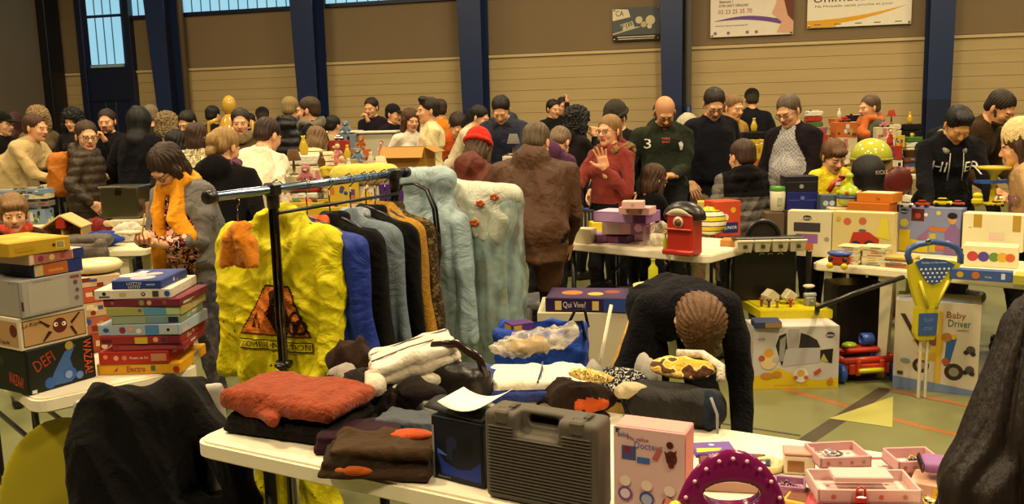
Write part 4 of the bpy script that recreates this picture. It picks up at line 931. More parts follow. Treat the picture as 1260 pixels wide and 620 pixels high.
def folding_table(name, label, P, ang, Lg, W, top='e6dcc4', legc='16151a', h=.74, kind='table', cat='table', style='steel', inset=.18):
    "P = near left corner, table runs along ang and back from it"
    o = thing(name, label, cat, (P[0], P[1], 0), ang)
    m = MB(); r = .05; pts = []
    for (cx, cy, a0) in ((Lg-r, r, -90), (Lg-r, W-r, 0), (r, W-r, 90), (r, r, 180)):
        for i in range(6): a = rad(a0+i*18); pts.append((cx+r*math.cos(a), cy+r*math.sin(a)))
    tm = mt(top, 'table')
    ins = [(Lg/2+(x-Lg/2)*(1-.008/Lg*2), W/2+(y-W/2)*(1-.008/W*2)) for x, y in pts]
    m.prism(pts, h-.040, h-.006, tm); m.prism(ins, h-.006, h, tm); m.prism(ins, h-.046, h-.040, tm); ob('table_top', m, o)
    lm = mt(legc, 'metal' if style == 'steel' else 'plastic')
    if style == 'steel': lm = mt(legc, 'plastic')
    for si, sx in enumerate((inset, Lg-.18)):
        if style == 'steel':
            for sy in (.09, W-.09):
                k = MB(); k.tube([(sx, sy, h-.05), (sx, sy, .06), (sx, sy+(.03 if sy < W/2 else -.03), .016), (sx, sy+(.08 if sy < W/2 else -.08), .016)], .0155, lm, 10); ob('leg', k, o)
            k = MB(); k.tube([(sx, .12, .016), (sx, W-.12, .016)], .0135, lm, 8); ob('foot_bar', k, o); k = MB(); k.tube([(sx, .09, h-.06), (sx, W-.09, h-.06)], .013, lm, 8); ob('cross_bar', k, o)
            k = MB(); mx_ = Lg/2+(-.1 if si == 0 else .1); k.tube([(sx, W/2-.04, .35), (mx_, W/2-.04, h-.06)], .010, lm, 8); k.tube([(sx, .09, .35), (sx, W-.09, .35)], .010, lm, 8); k.box((mx_, W/2-.04, h-.055), (.05, .05, .02), lm); ob('brace', k, o)
        else:
            for sy in (.08, W-.08):
                k = MB(); t = .035; s0 = MB; k.add([(sx-t, sy-t, h-.04), (sx+t, sy-t, h-.04), (sx+t, sy+t, h-.04), (sx-t, sy+t, h-.04)]+[(sx-.022+(.02 if sx > Lg/2 else -.02), sy-.022, 0), (sx+.022+(.02 if sx > Lg/2 else -.02), sy-.022, 0), (sx+.022+(.02 if sx > Lg/2 else -.02), sy+.022, 0), (sx-.022+(.02 if sx > Lg/2 else -.02), sy+.022, 0)],
                      [[0, 1, 5, 4][::-1], [1, 2, 6, 5][::-1], [2, 3, 7, 6][::-1], [3, 0, 4, 7][::-1], [4, 5, 6, 7][::-1]], lm); k.box((sx, sy, h-.06), (.09, .09, .04), lm, .004); ob('leg', k, o)
    return o
def sdf_ob(name, S, mats, label=None, cat=None, loc=(0, 0, 0), rz=0, res=.007, disp=None, parent=None, group=None, smooth=1, zone=None, R=None):
    g = S.build(res, disp=disp, smooth=smooth, zone=zone); me = npmesh(name, [g], [m if not isinstance(m, tuple) else mt(*m) for m in mats])
    if parent is not None: return ob(name, None, parent, label, me)
    return solo(name, None, label, cat, loc, rz, group, mesh=me, R=R)
def folded(name, label, cat, loc, rz, w, d, h, cols, layers=2, seed=0, res=.007, amp=.005, f=40, tilt=(0, 0), jit=.012, kind='cloth', droop=0):
    "a folded piece of clothing: rounded layers with soft creases"
    r = random.Random(seed); S = SDF(); lh = h/layers
    for i in range(layers):
        k = 1-.04*i; S.box((r.uniform(-jit, jit), r.uniform(-jit, jit), lh*(i+.5)), (w/2*k, d/2*k, lh/2*1.02), RZ(r.uniform(-4, 4)) @ RX(r.uniform(-2, 2)), r=lh*.49, tag=i % len(cols), k=.004)
    wk = wrinkle(amp, f, seed, .3)
    def disp(vs, vt, nr):
        o = wk(vs); return np.where(vs[:, 2] < .012, np.minimum(o, 0)*.3, o)
    return sdf_ob(name, S, [(c, kind) if isinstance(c, str) else c for c in cols], label, cat, loc, 0, res, disp, group=group if False else None, R=TR(loc) @ RZ(rz) @ RX(tilt[0]) @ RY(tilt[1]))
def crumple(name, label, cat, loc, rz, w, d, h, cols, seed=0, res=.008, amp=.010, f=45, n=7, kind='cloth', group=None, tilt=(0, 0)):
    "a loose heap of cloth"
    r = random.Random(seed); S = SDF(); S.ell((0, 0, h*.35), (w*.42, d*.42, h*.42), tag=0, k=.03)
    for i in range(n*2):
        a = r.uniform(0, 6.28); q = r.uniform(.1, .38); x, y = math.cos(a)*w*q, math.sin(a)*d*q; z = h*r.uniform(.3, .75)*(1-q*.8); b = a+r.uniform(1, 2); l = r.uniform(.14, .32)
        S.cap((x, y, z), (x+math.cos(b)*w*l, y+math.sin(b)*d*l, z*.8), h*r.uniform(.10, .17), h*r.uniform(.07, .13), tag=i % len(cols), k=.012)
    S.box((0, 0, -.2), (w, d, .2), r=.001, k=.004, sub=True)
    wk = wrinkle(amp, f, seed, .6)
    def disp(vs, vt, nr): return wk(vs)*np.clip(vs[:, 2]/.02, 0, 1)
    return sdf_ob(name, S, [(c, kind) if isinstance(c, str) else c for c in cols], label, cat, loc, 0, res, disp, group=group, R=TR(loc) @ RZ(rz) @ RX(tilt[0]) @ RY(tilt[1]))
def raster_print(o, F, items, name, cell=.004, parent=None, off=.003):
    "flat print wrapped on a soft surface: items (polygon in frame xy, material)"
    from mathutils.bvhtree import BVHTree
    me = o.data; bv = BVHTree.FromPolygons([v.co for v in me.vertices], [p.vertices for p in me.polygons]); m = MB(); N = (F.to_3x3() @ V((0, 0, 1))).normalized()
    def inside(p, x, y):
        c = False; j = len(p)-1
        for i in range(len(p)):
            if (p[i][1] > y) != (p[j][1] > y) and x < (p[j][0]-p[i][0])*(y-p[i][1])/(p[j][1]-p[i][1])+p[i][0]: c = not c
            j = i
        return c
    lay = 0
    for pl, mat in items:
        lay += 1
        def hit(x, y):
            p = F @ V((x, y, .4)); h = bv.ray_cast(p, -N, 1.2)
            return (h[0]+N*(off+.0004*lay)) if h[0] is not None else None
        if isinstance(pl, tuple) and pl and isinstance(pl[0], str):
            st, cx, cy, w, h = pl; vs, fs, tw, th = text_geo(st); out = [hit(cx+v[0]*w/tw, cy+v[1]*h/th) for v in vs]
            fs = [f for f in fs if all(out[i] is not None for i in f)]; m.add([q if q is not None else (0, 0, 0) for q in out], fs, mat); continue
        x0, x1 = min(p[0] for p in pl), max(p[0] for p in pl); y0, y1 = min(p[1] for p in pl), max(p[1] for p in pl); nx, ny = int((x1-x0)/cell)+1, int((y1-y0)/cell)+1; vid = {}; vs = []; fs = []
        def gv(i, j):
            if (i, j) not in vid:
                q = hit(x0+i*cell, y0+j*cell)
                if q is None: return None
                vid[(i, j)] = len(vs); vs.append(q)
            return vid[(i, j)]
        for i in range(nx):
            for j in range(ny):
                if inside(pl, x0+(i+.5)*cell, y0+(j+.5)*cell):
                    f = [gv(i, j), gv(i+1, j), gv(i+1, j+1), gv(i, j+1)]
                    if None not in f: fs.append(f)
        m.add(vs, fs, mat)
    m.v = m.v
    return ob(name, m, parent or o)
def hanger(par, w=.19, col='15141a', z=-.045, hook=.07, up=.07):
    m = MB(); k = mt(col, 'plastic')
    z0_ = z; z += up
    m.tube([(.0, 0, z+.0+hook-.052), (.022, 0, z+hook-.035), (.022, 0, z+hook-.015), (0, 0, z+hook), (-.022, 0, z+hook-.012)], .0028, mt('8a8a8a', 'chrome'), 6)
    m.tube([(0, 0, z+hook-.05), (0, 0, z0_)], .003, mt('8a8a8a', 'chrome'), 6); z = z0_
    m.tube([(-w, 0, z-.075), (-w*.5, 0, z-.035), (0, 0, z-.008), (w*.5, 0, z-.035), (w, 0, z-.075)], .008, k, 8); return ob('hanger', m, par)
def garment(name, label, P, ang, w, ln, col, kind='cloth', sleeve=.5, lining=None, hood=False, seed=0, amp=.010, th=.055, res=.009, cols2=None, zone=None, collar=True, flare=0):
    "a jacket or coat hanging from the rail; P = point on the rail"
    S = SDF(); w2 = w/2
    S.cap((-w2*.8, 0, -.155), (0, 0, -.105), .045, .05, k=.03); S.cap((w2*.8, 0, -.155), (0, 0, -.105), .045, .05, k=.03)
    S.box((0, 0, -.14-ln/2), (w2*.86+flare*.5, th, ln/2), r=.05, k=.05)
    if flare: S.box((0, 0, -.14-ln*.75), (w2*.86+flare, th*1.2, ln*.25), r=.05, k=.15)
    if sleeve:
        for s in (-1, 1): S.cap((s*w2*.9, .0, -.17), (s*(w2+.03), -.015, -.17-sleeve), .055, .042, k=.03); S.ell((s*(w2+.03), -.015, -.19-sleeve), (.028, .028, .03), k=.004, sub=True)
    if collar: 
        for s in (-1, 1): S.cap((s*.05, .02, -.075), (s*.045, -.045, -.13), .026, tag=1, k=.01)
        S.cap((-.05, .03, -.07), (.05, .03, -.07), .026, tag=1, k=.01)
    if hood: S.ell((0, .05, -.14), (.12, .07, .09), tag=0, k=.03)
    r = random.Random(seed); ph = [r.uniform(0, 6) for _ in range(4)]; wk = wrinkle(amp*.5, 30, seed, .25)
    def disp(vs, vt, nr):
        d = np.clip((-vs[:, 2]-.12)/.4, 0, 1); return amp*d*(np.sin(vs[:, 0]*48+ph[0]+2*np.sin(vs[:, 2]*5+ph[1]))+.6*np.sin(vs[:, 0]*90+ph[2]))+wk(vs)
    mats = [mt(col, kind) if isinstance(col, str) else col, mt(lining or (col if isinstance(col, str) else '222222'), kind)]+(cols2 or [])
    o = sdf_ob(name, S, mats, label, 'clothing', (P[0], P[1], P[2]-.07), ang, res, disp, zone=zone); hanger(o, w2*.8, z=-.045); return o
# ---------------------------------------------------------------- foreground clothes table and what lies on it
HT = .74
a_, b_ = at_z(235, 541, HT), at_z(560, 611, HT); u1 = (b_-a_).normalized(); T1A = pA(u1); n1 = V((-u1.y, u1.x, 0))
folding_table('folding_table', 'long white folding table holding the clothes and grey tool case', a_, T1A, 2.05, .66)
def T1(px, py, z=HT): return at_z(px, py, z)
e_ = .001
# clothes
c = T1(372, 528); folded('fleece_top', 'black fleece folded beneath the rust red knit jumper', 'clothing', (c.x, c.y, HT+e_), T1A+4, .36, .22, .055, ['15100f'], 2, 1, kind='fur')
def rust(vs, vt, nr):
    return wrinkle(.005, 38, 2, .3)(vs)
S = SDF(); S.box((0, 0, .03), (.185, .115, .026), r=.025, k=.01); S.box((-.02, -.035, .042), (.15, .07, .02), RZ(6), r=.019, k=.006); S.cap((-.17, -.06, .025), (.02, -.125, .005), .022, .018, k=.012); S.cap((-.17, -.05, .0), (-.165, -.06, -.03), .018, .012, k=.01)
sdf_ob('knitted_jumper', S, [mt('86391f', 'knit')], 'rust red knitted jumper folded on the black fleece', 'clothing', (c.x-.005, c.y+.005, HT+.062), T1A+2, .006, rust)
c = T1(447, 551); folded('cotton_shirt', 'dark purple shirt folded between rust jumper and brown trousers', 'clothing', (c.x, c.y+.02, HT+e_), T1A+28, .22, .15, .05, ['2a1420', '3a1a28'], 3, 3)
c = T1(474, 575); folded('work_trousers', 'brown trousers with orange patches folded at the table edge', 'clothing', (c.x, c.y-.005, HT+e_), T1A+22, .27, .16, .075, ['3a2a1c', '2a2018', '3d2c1c'], 3, 4, amp=.009)
o_ = ITEMS[-1]
ob('orange_patch', MB().ell((.06, .03, .072), (.055, .028, .012), mt('a8441c', 'cloth')), o_, 'orange patch'); ob('orange_patch', MB().ell((-.05, -.082, .025), (.045, .008, .012), mt('b5561c', 'cloth')), o_, 'orange patch')
c = T1(503, 541); folded('jeans', 'grey blue jeans folded behind the brown trousers', 'clothing', (c.x, c.y+.03, HT+e_), T1A+10, .20, .12, .055, ['4a4e56', '2c2e34'], 3, 5, kind='denim')
c = T1(455, 507); crumple('jumper', 'black and brown jumpers heaped behind the rust knit', 'clothing', (c.x, c.y+.06, HT+e_), T1A, .42, .24, .13, ['1a1312', '241a16'], 6)
c = T1(424, 497); crumple('scarf', 'pale grey scarf bunched beside the rust knit', 'clothing', (c.x, c.y+.02, HT+.05), T1A, .16, .08, .07, ['8a8078'], 7, amp=.012)
c = T1(432, 470); crumple('cardigan', 'dark brown cardigan bunched at the rear edge below the hanging coats', 'clothing', (c.x, c.y+.04, HT+.02), T1A, .22, .12, .14, ['2c1c14'], 8, amp=.012)
# white trousers with pink cuff
c = T1(508, 505); folded('track_trousers', 'cream white track trousers folded on top of the dark clothes heap', 'clothing', (c.x+.01, c.y+.06, HT+.075), T1A+40, .27, .17, .10, ['cfc6b4', 'c9bfac', 'd2cabb'], 3, 41, .006, .007, 30, (6, -13), .012); w_ = ITEMS[-1]
S = SDF(); S.cap((-.135, -.03, .030), (-.125, .06, .030), .026, .024, k=.01); S.cap((-.15, -.03, .03), (-.14, .06, .03), .009, .008, k=.003, sub=True); sdf_ob('pink_cuff', S, [mt('b8404e', 'cloth')], parent=w_, res=.006, disp=wrinkle(.004, 60, 2))
for q in (-.02, .03): ob('side_stripe', MB().tube([(-.11, q, .098), (0, q+.012, .104), (.12, q+.02, .100)], .0022, mt('6a6258', 'cloth'), 6), w_, 'grey side stripe')
c = T1(463, 508); S = SDF(); S.cap((-.05, 0, .025), (.06, 0, .022), .026, .03, k=.02); S.ell((-.055, 0, .05), (.035, .024, .03), k=.006, sub=True); sdf_ob('canvas_shoe', S, [mt('c9bfae', 'cloth')], 'pale canvas shoe tipped between rust knit and black bag', 'shoe', (c.x, c.y, HT+.075), T1A-50, .005)
# black handbag
c = T1(560, 510); S = SDF(); S.box((0, 0, .055), (.115, .045, .05), r=.03, k=.02); hb = sdf_ob('handbag', S, [mt('17110f', 'leather')], 'shiny black handbag with strap beside the white trousers', 'bag', (c.x, c.y+.05, HT+.03), T1A-8, .006, wrinkle(.003, 40, 3))
ob('strap', MB().tube([(-.10, 0, .08), (-.06, -.02, .15), (.02, -.01, .165), (.09, 0, .13), (.11, 0, .08)], .013, mt('241a14', 'gloss'), 10, sx=.5), hb)
c = T1(590, 505); crumple('sweater', 'blue and grey sweater heaped left of the white sports shirts', 'clothing', (c.x+.01, c.y+.12, HT+e_), T1A, .24, .18, .12, ['2a3a7a', '6a6870', '26304f'], 11)
c = T1(520, 520); crumple('vest', 'black knitted vest bunched below the canvas shoe', 'clothing', (c.x, c.y+.03, HT+.06), T1A, .17, .11, .06, ['1a1311'], 12)
# open box with blue artwork
A = at_z(533, 587, HT); B = at_z(596, 603, HT); w = (B-A).length; uu = (B-A).normalized(); nn = V((-uu.y, uu.x, 0)); cc = (A+B)/2+nn*.05
h_ = 84*A.y/F_
bo = thing('toy_box', 'tall black cardboard box with blue artwork and open flap', 'box', (cc.x, cc.y, HT+e_), pA(uu))
m = boxmesh(w, .10, h_, '0b0c16', F=[('r', .04, .03, .96, .97, '10111f'), ('p', [(.1, .45), (.25, .3), (.5, .22), (.75, .25), (.95, .4), (.95, .08), (.2, .1)], '1a2f86'), ('d', .4, .62, .10, '1a2247'), ('d', .66, .6, .13, '080810'), ('r', .30, .34, .42, .60, '1c2140'), ('r', .02, .02, .06, .85, '8a8a96'), ('p', [(.12, .42), (.3, .4), (.3, .42), (.12, .5)], '4a60b0'), ('t', 'GALAXY', .25, .06, .25, .03, '9a9aa6')]); ob('carton', m, bo)
ob('flap', MB().grid(lambda a, b: (-w/2-.02+a*(w+.02), -.05-.03*b+.12*b, h_+.004+.012*math.sin(b*3)+.012*(1-a)), 6, 4, mt('14141c', 'card'), .002), bo)
ob('paper_sheet', MB().grid(lambda a, b: (-w*.3+a*w*.95, -.06+b*.10, h_+.026+.020*(a-.4)**2*4+.006*b), 8, 4, mt('e6e0d2', 'paper'), .001), bo, 'white paper sheet')
# grey tool case
A = at_z(597, 612, HT); B = at_z(735, 641, HT); w = (B-A).length; uu = (B-A).normalized(); nn = V((-uu.y, uu.x, 0)); D = .085; cc = (A+B)/2+nn*D/2; h_ = 119*A.y/F_; g1, g2 = mt('544d44', 'rubber'), mt('464038', 'rubber')
tc_ = thing('tool_case', 'grey brown ribbed plastic tool case with carry handle standing upright', 'tool case', (cc.x, cc.y, HT+e_), pA(uu))
hw = .21*w; m = MB(); hh = .20*h_
S = SDF(); S.box((0, 0, h_/2), (w/2, D/2, h_/2), r=.014, k=.004); S.box((-.02*w, -D*.45, h_-hh*.2), (hw*.9, D*.40, hh*1.0), r=.010, k=.006, sub=True); S.box((-.02*w, 0, h_-hh*.55), (hw*.62, D, hh*.28), r=.008, k=.004, sub=True)
sdf_ob('shell', S, [g1], parent=tc_, res=.0032)
for i in range(22):
    z = .014+i*(h_*.80)/22
    x0, x1 = -w/2+.012, w/2-.012
    if z > h_-hh*1.35: 
        m = MB(); m.box(((x0-hw*1.0-.02*w)/2, -D/2-.0005, z), (-hw*1.0-.02*w-x0, .006, .0045), g2, .002); ob('rib', m, tc_)
        m = MB(); m.box(((x1+hw*.95)/2, -D/2-.0005, z), (x1-hw*.95, .006, .0045), g2, .002); ob('rib', m, tc_)
    else: m = MB(); m.box((0, -D/2-.0005, z), (x1-x0, .006, .0045), g2, .002); ob('rib', m, tc_)
for s in (-1, 1):
    m = MB(); m.box((s*w*.33, -.002, h_+.001), (w*.13, D*.5, .006), g1, .002); m.box((s*w*.33, -D*.36, h_-.012), (w*.12, .03, .03), g1, .004); m.box((s*w*.33+.012, -.006, h_+.005), (w*.05, D*.3, .004), g2, .0015); ob('latch', m, tc_)
m = MB(); m.box((-.02*w, .022, h_-.010), (hw*1.3, .026, .018), g1, .006); ob('handle', m, tc_)
m = MB(); m.box((0, D/2-.012, h_/2), (w*.985, .003, h_*.97), g2, .001); ob('seam', m, tc_)
# pink toy box
bx, h_ = boxp('toy_carton', 'pink doll accessory carton with round pictures next to the tool case', 'box', (756, 642), (842, 657), HT+e_, 131, .075, 'cc8e92',
  F=[('r', .0, .0, 1, 1, 'd6b0b0'), ('p', [(.03, .93), (.10, .98), (.03, .99)], '2a3a7a'), ('t', 'Bébé', .14, .93, .16, .05, '3a4a9a'), ('t', 'Ma valise', .35, .90, .3, .04, '5a2a4a'), ('t', 'Docteur', .5, .84, .4, .07, '4a5aa8'), ('r', .12, .68, .32, .82, '4a4a8a'), ('d', .2, .78, .03, '8a1c2a'), ('r', .34, .66, .52, .72, '3a62b0'), ('p', [(.55, .72), (.62, .70), (.70, .82), (.63, .84)], 'b05a5a'),
     ('d', .80, .88, .035, '4a1a1a'), ('d', .82, .75, .055, '5a1e1c', .075), ('d', .82, .75, .03, 'd9a9a2'), ('p', [(.72, .82), (.80, .78), (.90, .84), (.84, .70), (.76, .70)], '4a1818'), ('d', .82, .68, .03, '5a1e1c'),
     ('d', .17, .46, .055, 'e2ccc4'), ('d', .48, .44, .055, 'e2ccc4'), ('d', .80, .42, .055, 'e2ccc4'), ('d', .17, .33, .075, '7a4a92'), ('d', .17, .33, .05, 'd8c4d4'), ('d', .48, .31, .075, '4a4a8a'), ('d', .48, .30, .055, 'a0a6c8'), ('d', .80, .28, .075, 'a03a4a'), ('p', [(.72, .28), (.88, .28), (.84, .34), (.76, .36)], 'd88a7a'), ('d', .12, .12, .04, '9a3040'), ('r', .0, .0, 1, .03, 'c89090')],
  R=[('r', .05, .3, .95, .96, 'cc7a72')], T=[('r', .03, .1, .97, .9, 'd68f88')])
# plum purple toy with arched handle
pc = at_y(899, 640, 1.40); tw = 118*pc.y/F_*1.30; th_ = at_y(899, 553, 1.40).z-HT
tp_ = thing('musical_toy', 'plum purple arched toy radio with lime green knobs', 'toy', (pc.x, pc.y, HT+e_), -4)
m = MB(); k = 22; out = [(-tw/2, 0)]+[(-tw/2*math.cos(math.pi*i/k)*(1 if True else 0), th_*(.42+.58*math.sin(math.pi*i/k)**.8)) for i in range(k+1)]+[(tw/2, 0)]
hx0, hz0, hx1, hz1 = tw*.27, th_*.70, tw*.27, th_*.87
inn = [(-tw*.29, th_*.69), (-tw*.20, th_*.80), (-tw*.1, th_*.86), (0, th_*.885), (tw*.1, th_*.86), (tw*.20, th_*.80), (tw*.29, th_*.69), (tw*.15, th_*.655), (0, th_*.645), (-tw*.15, th_*.655)]
S = SDF(); pl = mt('741650', 'gloss')
S.box((0, 0, th_*.24), (tw*.5, .022, th_*.24), r=.02, k=.02); S.ell((0, 0, th_*.42), (tw*.5, .024, th_*.58), k=.03); S.ell((0, 0, th_*.72), (tw*.24, .06, th_*.085), k=.008, sub=True)
sdf_ob('case', S, [pl], parent=tp_, res=.004)
for (x, z) in ((-tw*.47, th_*.62), (tw*.47, th_*.50)): ob('knob', MB().ell((x, -.012, z), (.014, .014, .016), mt('b5bd1c', 'gloss')), tp_, 'lime green knob')
ob('side_grip', MB().tube([(tw*.49, -.01, th_*.45), (tw*.525, -.01, th_*.3), (tw*.52, -.01, .02)], .010, mt('a8b020', 'gloss'), 8), tp_, 'lime green grip'); ob('side_grip', MB().tube([(-tw*.49, -.01, th_*.5), (-tw*.525, -.01, th_*.3), (-tw*.52, -.01, .02)], .010, mt('a8b020', 'gloss'), 8), tp_, 'lime green grip')
for i in range(9):
    a = math.pi*(.18+.64*i/8); ob('stud', MB().ell((-tw*.46*math.cos(a), -.016, th_*(.42+.54*math.sin(a))), (.0035, .003, .0035), mt('e8b0c4', 'gloss'), n=8, m=5), tp_, 'pale pink stud')
# rear half of the table: white shirts, plastic bag, scarves
c = T1(668, 497); folded('sports_shirt', 'white sports shirts with blue collars folded behind the tool case', 'clothing', (c.x, c.y+.03, HT+.005), T1A+32, .30, .20, .08, ['cfc8b8', '24336f', 'd6cfc0'], 3, 14, amp=.006)
sh_ = ITEMS[-1]
for i, (x, y) in enumerate(((-.10, -.10), (-.02, -.105))): ob('blue_collar', MB().tube([(x-.03, y+.01, .04), (x, y-.006, .048), (x+.03, y+.012, .042)], .010, mt('1f2c6a', 'cloth'), 8), sh_, 'blue collar')
ob('piping', MB().tube([(-.02, -.09, .078), (.0, .0, .086), (.01, .09, .084)], .003, mt('2a3a70', 'cloth'), 6), sh_, 'blue piping')
c = T1(655, 470); S = SDF(); S.ell((0, 0, .04), (.12, .055, .035), RY(-10), k=.02); S.cap((.09, 0, .055), (.13, .0, .07), .02, .025, k=.03)
pb_ = sdf_ob('plastic_bag', S, [mt_alpha('e8dcc4', .34, .12, 'clear_plastic', 22)], 'clear plastic bag with cream contents on the white shirts', 'bag', (c.x-.01, c.y+.02, HT+.080), T1A+26, .007, wrinkle(.012, 70, 5, 1))
crumple('tights', 'beige tights inside the clear plastic bag', 'clothing', (c.x-.01, c.y+.02, HT+.088), T1A+26, .16, .07, .06, ['a88a5a', 'c9b48a'], 15)
c = T1(712, 512); crumple('neck_scarf', 'brown fringed scarf with orange tassels behind the tool case', 'scarf', (c.x, c.y+.04, HT+e_), T1A+10, .26, .13, .12, ['241813', '2c1c14', 'b04a1c'], 16, amp=.014)
c = T1(722, 517); crumple('lace_collar', 'yellow lace strip between tool case and brown scarf', 'clothing', (c.x+.01, c.y-.0, HT+.11), T1A, .15, .05, .04, [mt_var(['c9a85a', '6a5a30', 'd8c07a'], 'knit', 90)], 17, amp=.006)
c = T1(770, 505); crumple('knitted_bag', 'black and white patterned knitted bag among the heaped clothes', 'bag', (c.x, c.y+.06, HT+.01), T1A, .20, .13, .12, [mt_var(['14161e', 'b8b4a8', '1a1c28', '20222c'], 'knit', 75)], 18, amp=.006, n=4)
c = T1(745, 503); folded('grey_cardigan', 'light grey cardigan folded left of the patterned bag', 'clothing', (c.x-.03, c.y+.08, HT+.01), T1A-60, .16, .05, .12, ['8c867c'], 1, 19)
c = T1(805, 500); folded('grey_hoodie', 'pale grey hooded top draped right of the patterned bag', 'clothing', (c.x-.01, c.y+.10, HT+.01), T1A-50, .15, .06, .12, ['99938a'], 1, 20)
c = T1(776, 516); crumple('cotton_collar', 'beige cotton collar folded in front of the patterned bag', 'clothing', (c.x, c.y+.0, HT+.06), T1A+20, .11, .06, .06, ['b0a282'], 21, amp=.006)
c = T1(842, 530); S = SDF(); S.box((0, 0, .05), (.13, .055, .05), r=.04, k=.02)
sdf_ob('shopping_bag', S, [mt('12100f', 'nylon')], 'black cloth bag slumped in front of the bending person', 'bag', (c.x-.01, c.y+.06, HT+e_), T1A+2, .007, wrinkle(.010, 34, 22))
c = T1(876, 540); folded('blue_jeans', 'dark blue jeans with pale seam hanging beside the black bag', 'clothing', (c.x+.005, c.y+.07, HT+e_), T1A+6, .075, .10, .10, ['1c2230'], 1, 23, kind='denim', amp=.008)
ob('seam', MB().tube([(.015, -.045, .10), (.033, -.054, .06), (.034, -.054, .01)], .0035, mt('8a8a88', 'cloth'), 6), ITEMS[-1], 'pale seam')
c = T1(845, 515); crumple('child_jumper', 'yellow patterned child jumper with striped edge on the black bag', 'clothing', (c.x, c.y+.05, HT+.102), T1A+14, .21, .10, .07, [mt_var(['c9a53c', 'd8bc74', '5a3a28'], 'knit', 30)], 24, amp=.006)
ob('striped_edge', MB().tube([(-.02, .052, .05), (.05, .035, .055), (.10, -.01, .035), (.10, -.05, .01)], .012, mt('cabfae', 'knit'), 8), ITEMS[-1], 'cream striped edge')
# right end of the table: pink jewellery boxes and toys
T3A = T1A+12
PK = 'c89a9c'
def tray(name, label, px, py, w, d, h, ang, col=PK, z=HT+e_, cat='box', inside=(), lid=False, rim=.005):
    c = at_z(px, py, z); o = thing(name, label, cat, (c.x, c.y, z), ang); m = MB(); k = mt(col, 'card')
    m.box((0, 0, .003), (w, d, .006), k, .001)
    for (x, y, a, b2) in ((0, -d/2+rim/2, w, rim), (0, d/2-rim/2, w, rim), (-w/2+rim/2, 0, rim, d), (w/2-rim/2, 0, rim, d)): m.box((x, y, h/2), (a, b2, h), k, .0015)
    F = FF(w, d, h, 'F'); pr = mt('b05a48', 'card')
    for i in range(4): disc(m, F, w*(.15+.23*i), h*.5, h*.16, mt('a87a6a' if i % 2 else 'b8604a', 'card'), .0008)
    rect(m, Matrix.Identity(4), -w/2+rim, -d/2+rim, w/2-rim, d/2-rim, mt('d6b8b4', 'card'), .0065)
    r = random.Random(int(px))
    for i in range(5): disc(m, Matrix.Identity(4), r.uniform(-w*.4, w*.4), r.uniform(-d*.4, d*.4), .005, mt('8a6a5a', 'card'), .007, .003)
    ob('tray', m, o)
    for f in inside: f(o)
    return o
def trinkets(cols, n, w, d, seed, z=.010):
    def f(o):
        r = random.Random(seed)
        for i in range(n):
            m = MB(); x, y = r.uniform(-w, w), r.uniform(-d, d); c_ = mt(cols[i % len(cols)], 'gloss'); q = r.random()
            if q < .5: m.tube([(x+.010*math.cos(a*.7), y+.008*math.sin(a*.7), z+.003*(a % 3)) for a in range(9)], .0025, c_, 6)
            else: m.ell((x, y, z+.002), (.010, .006, .005), c_, n=10, m=6)
            ob('trinket', m, o)
    return f
tray('jewellery_box', 'pink open jewellery box with silver chain, raised on the cream box', 1030, 566, .115, .095, .026, T3A+20, z=HT+.035, inside=(trinkets(['8a8a92', '5a5a62', 'c8c8cc'], 4, .02, .02, 3),))
tray('jewellery_box', 'pink open jewellery box holding blue brooch and white cards', 1122, 574, .10, .085, .030, T3A+18, z=HT+.02, inside=(trinkets(['1c2a3a', 'e8e4da', 'e8e4da', 'b08a5a'], 6, .025, .02, 5),))
tray('shallow_tray', 'flat orange pink drawer lying between the two open jewellery boxes', 1075, 578, .16, .10, .012, T3A+14, 'bc8482')
o_ = tray('jewellery_chest', 'wide pink jewellery chest with a red padlock clasp', 1060, 606, .205, .11, .030, T3A+12, 'ccaaa6', z=HT+.02)
ob('inner_lid', MB().box((.0, .012, .034), (.12, .055, .012), mt('d0aca6', 'card'), .002), o_); m = MB(); m.box((-.02, -.062, .012), (.024, .008, .016), mt('b83a2c', 'gloss'), .003); m.tube([(-.028, -.062, .02), (-.028, -.062, .034), (-.02, -.062, .040), (-.012, -.062, .034), (-.012, -.062, .02)], .0025, mt('b83a2c', 'gloss'), 8); ob('padlock', m, o_, 'red padlock clasp')
boxp('card_box', 'dark pink and red game box at the bottom picture edge under the chest', 'box', (985, 640), (1120, 664), HT+e_, 12, .13, 'a83444', T=[('r', .05, .06, .95, .94, 'b84a50'), ('r', .12, .15, .75, .80, '8a1c38'), ('r', .15, .75, .6, .78, 'e0a090'), ('d', .85, .5, .2, 'd88a30')])
boxp('card_box', 'yellow edged box under the left corner of the pink chest', 'box', (962, 622), (1000, 630), HT+e_, 8, .09, 'c89a2c', T=[('r', .1, .1, .9, .9, '6a3a20')])
tray('button_tray', 'lilac tray of purple buttons beside the plum toy', 972, 604, .065, .06, .022, T3A, '9a6a92', inside=(trinkets(['5a2a4a', '6a3a5a'], 6, .015, .012, 8),), cat='tray')
c = at_z(985, 583, HT); bx = thing('jewel_case', 'cream case with amber window behind the plum toy', 'box', (c.x, c.y+.015, HT+e_), T3A+4)
ob('case', MB().box((0, 0, .022), (.068, .05, .044), mt('d8cbb0', 'plastic'), .003), bx); ob('window', MB().box((-.008, -.0255, .02), (.036, .003, .026), mt('8a5a2c', 'gloss'), .001), bx, 'amber window'); ob('lid', MB().box((0, .0, .048), (.07, .052, .006), mt('cc8a7a', 'plastic'), .002), bx)
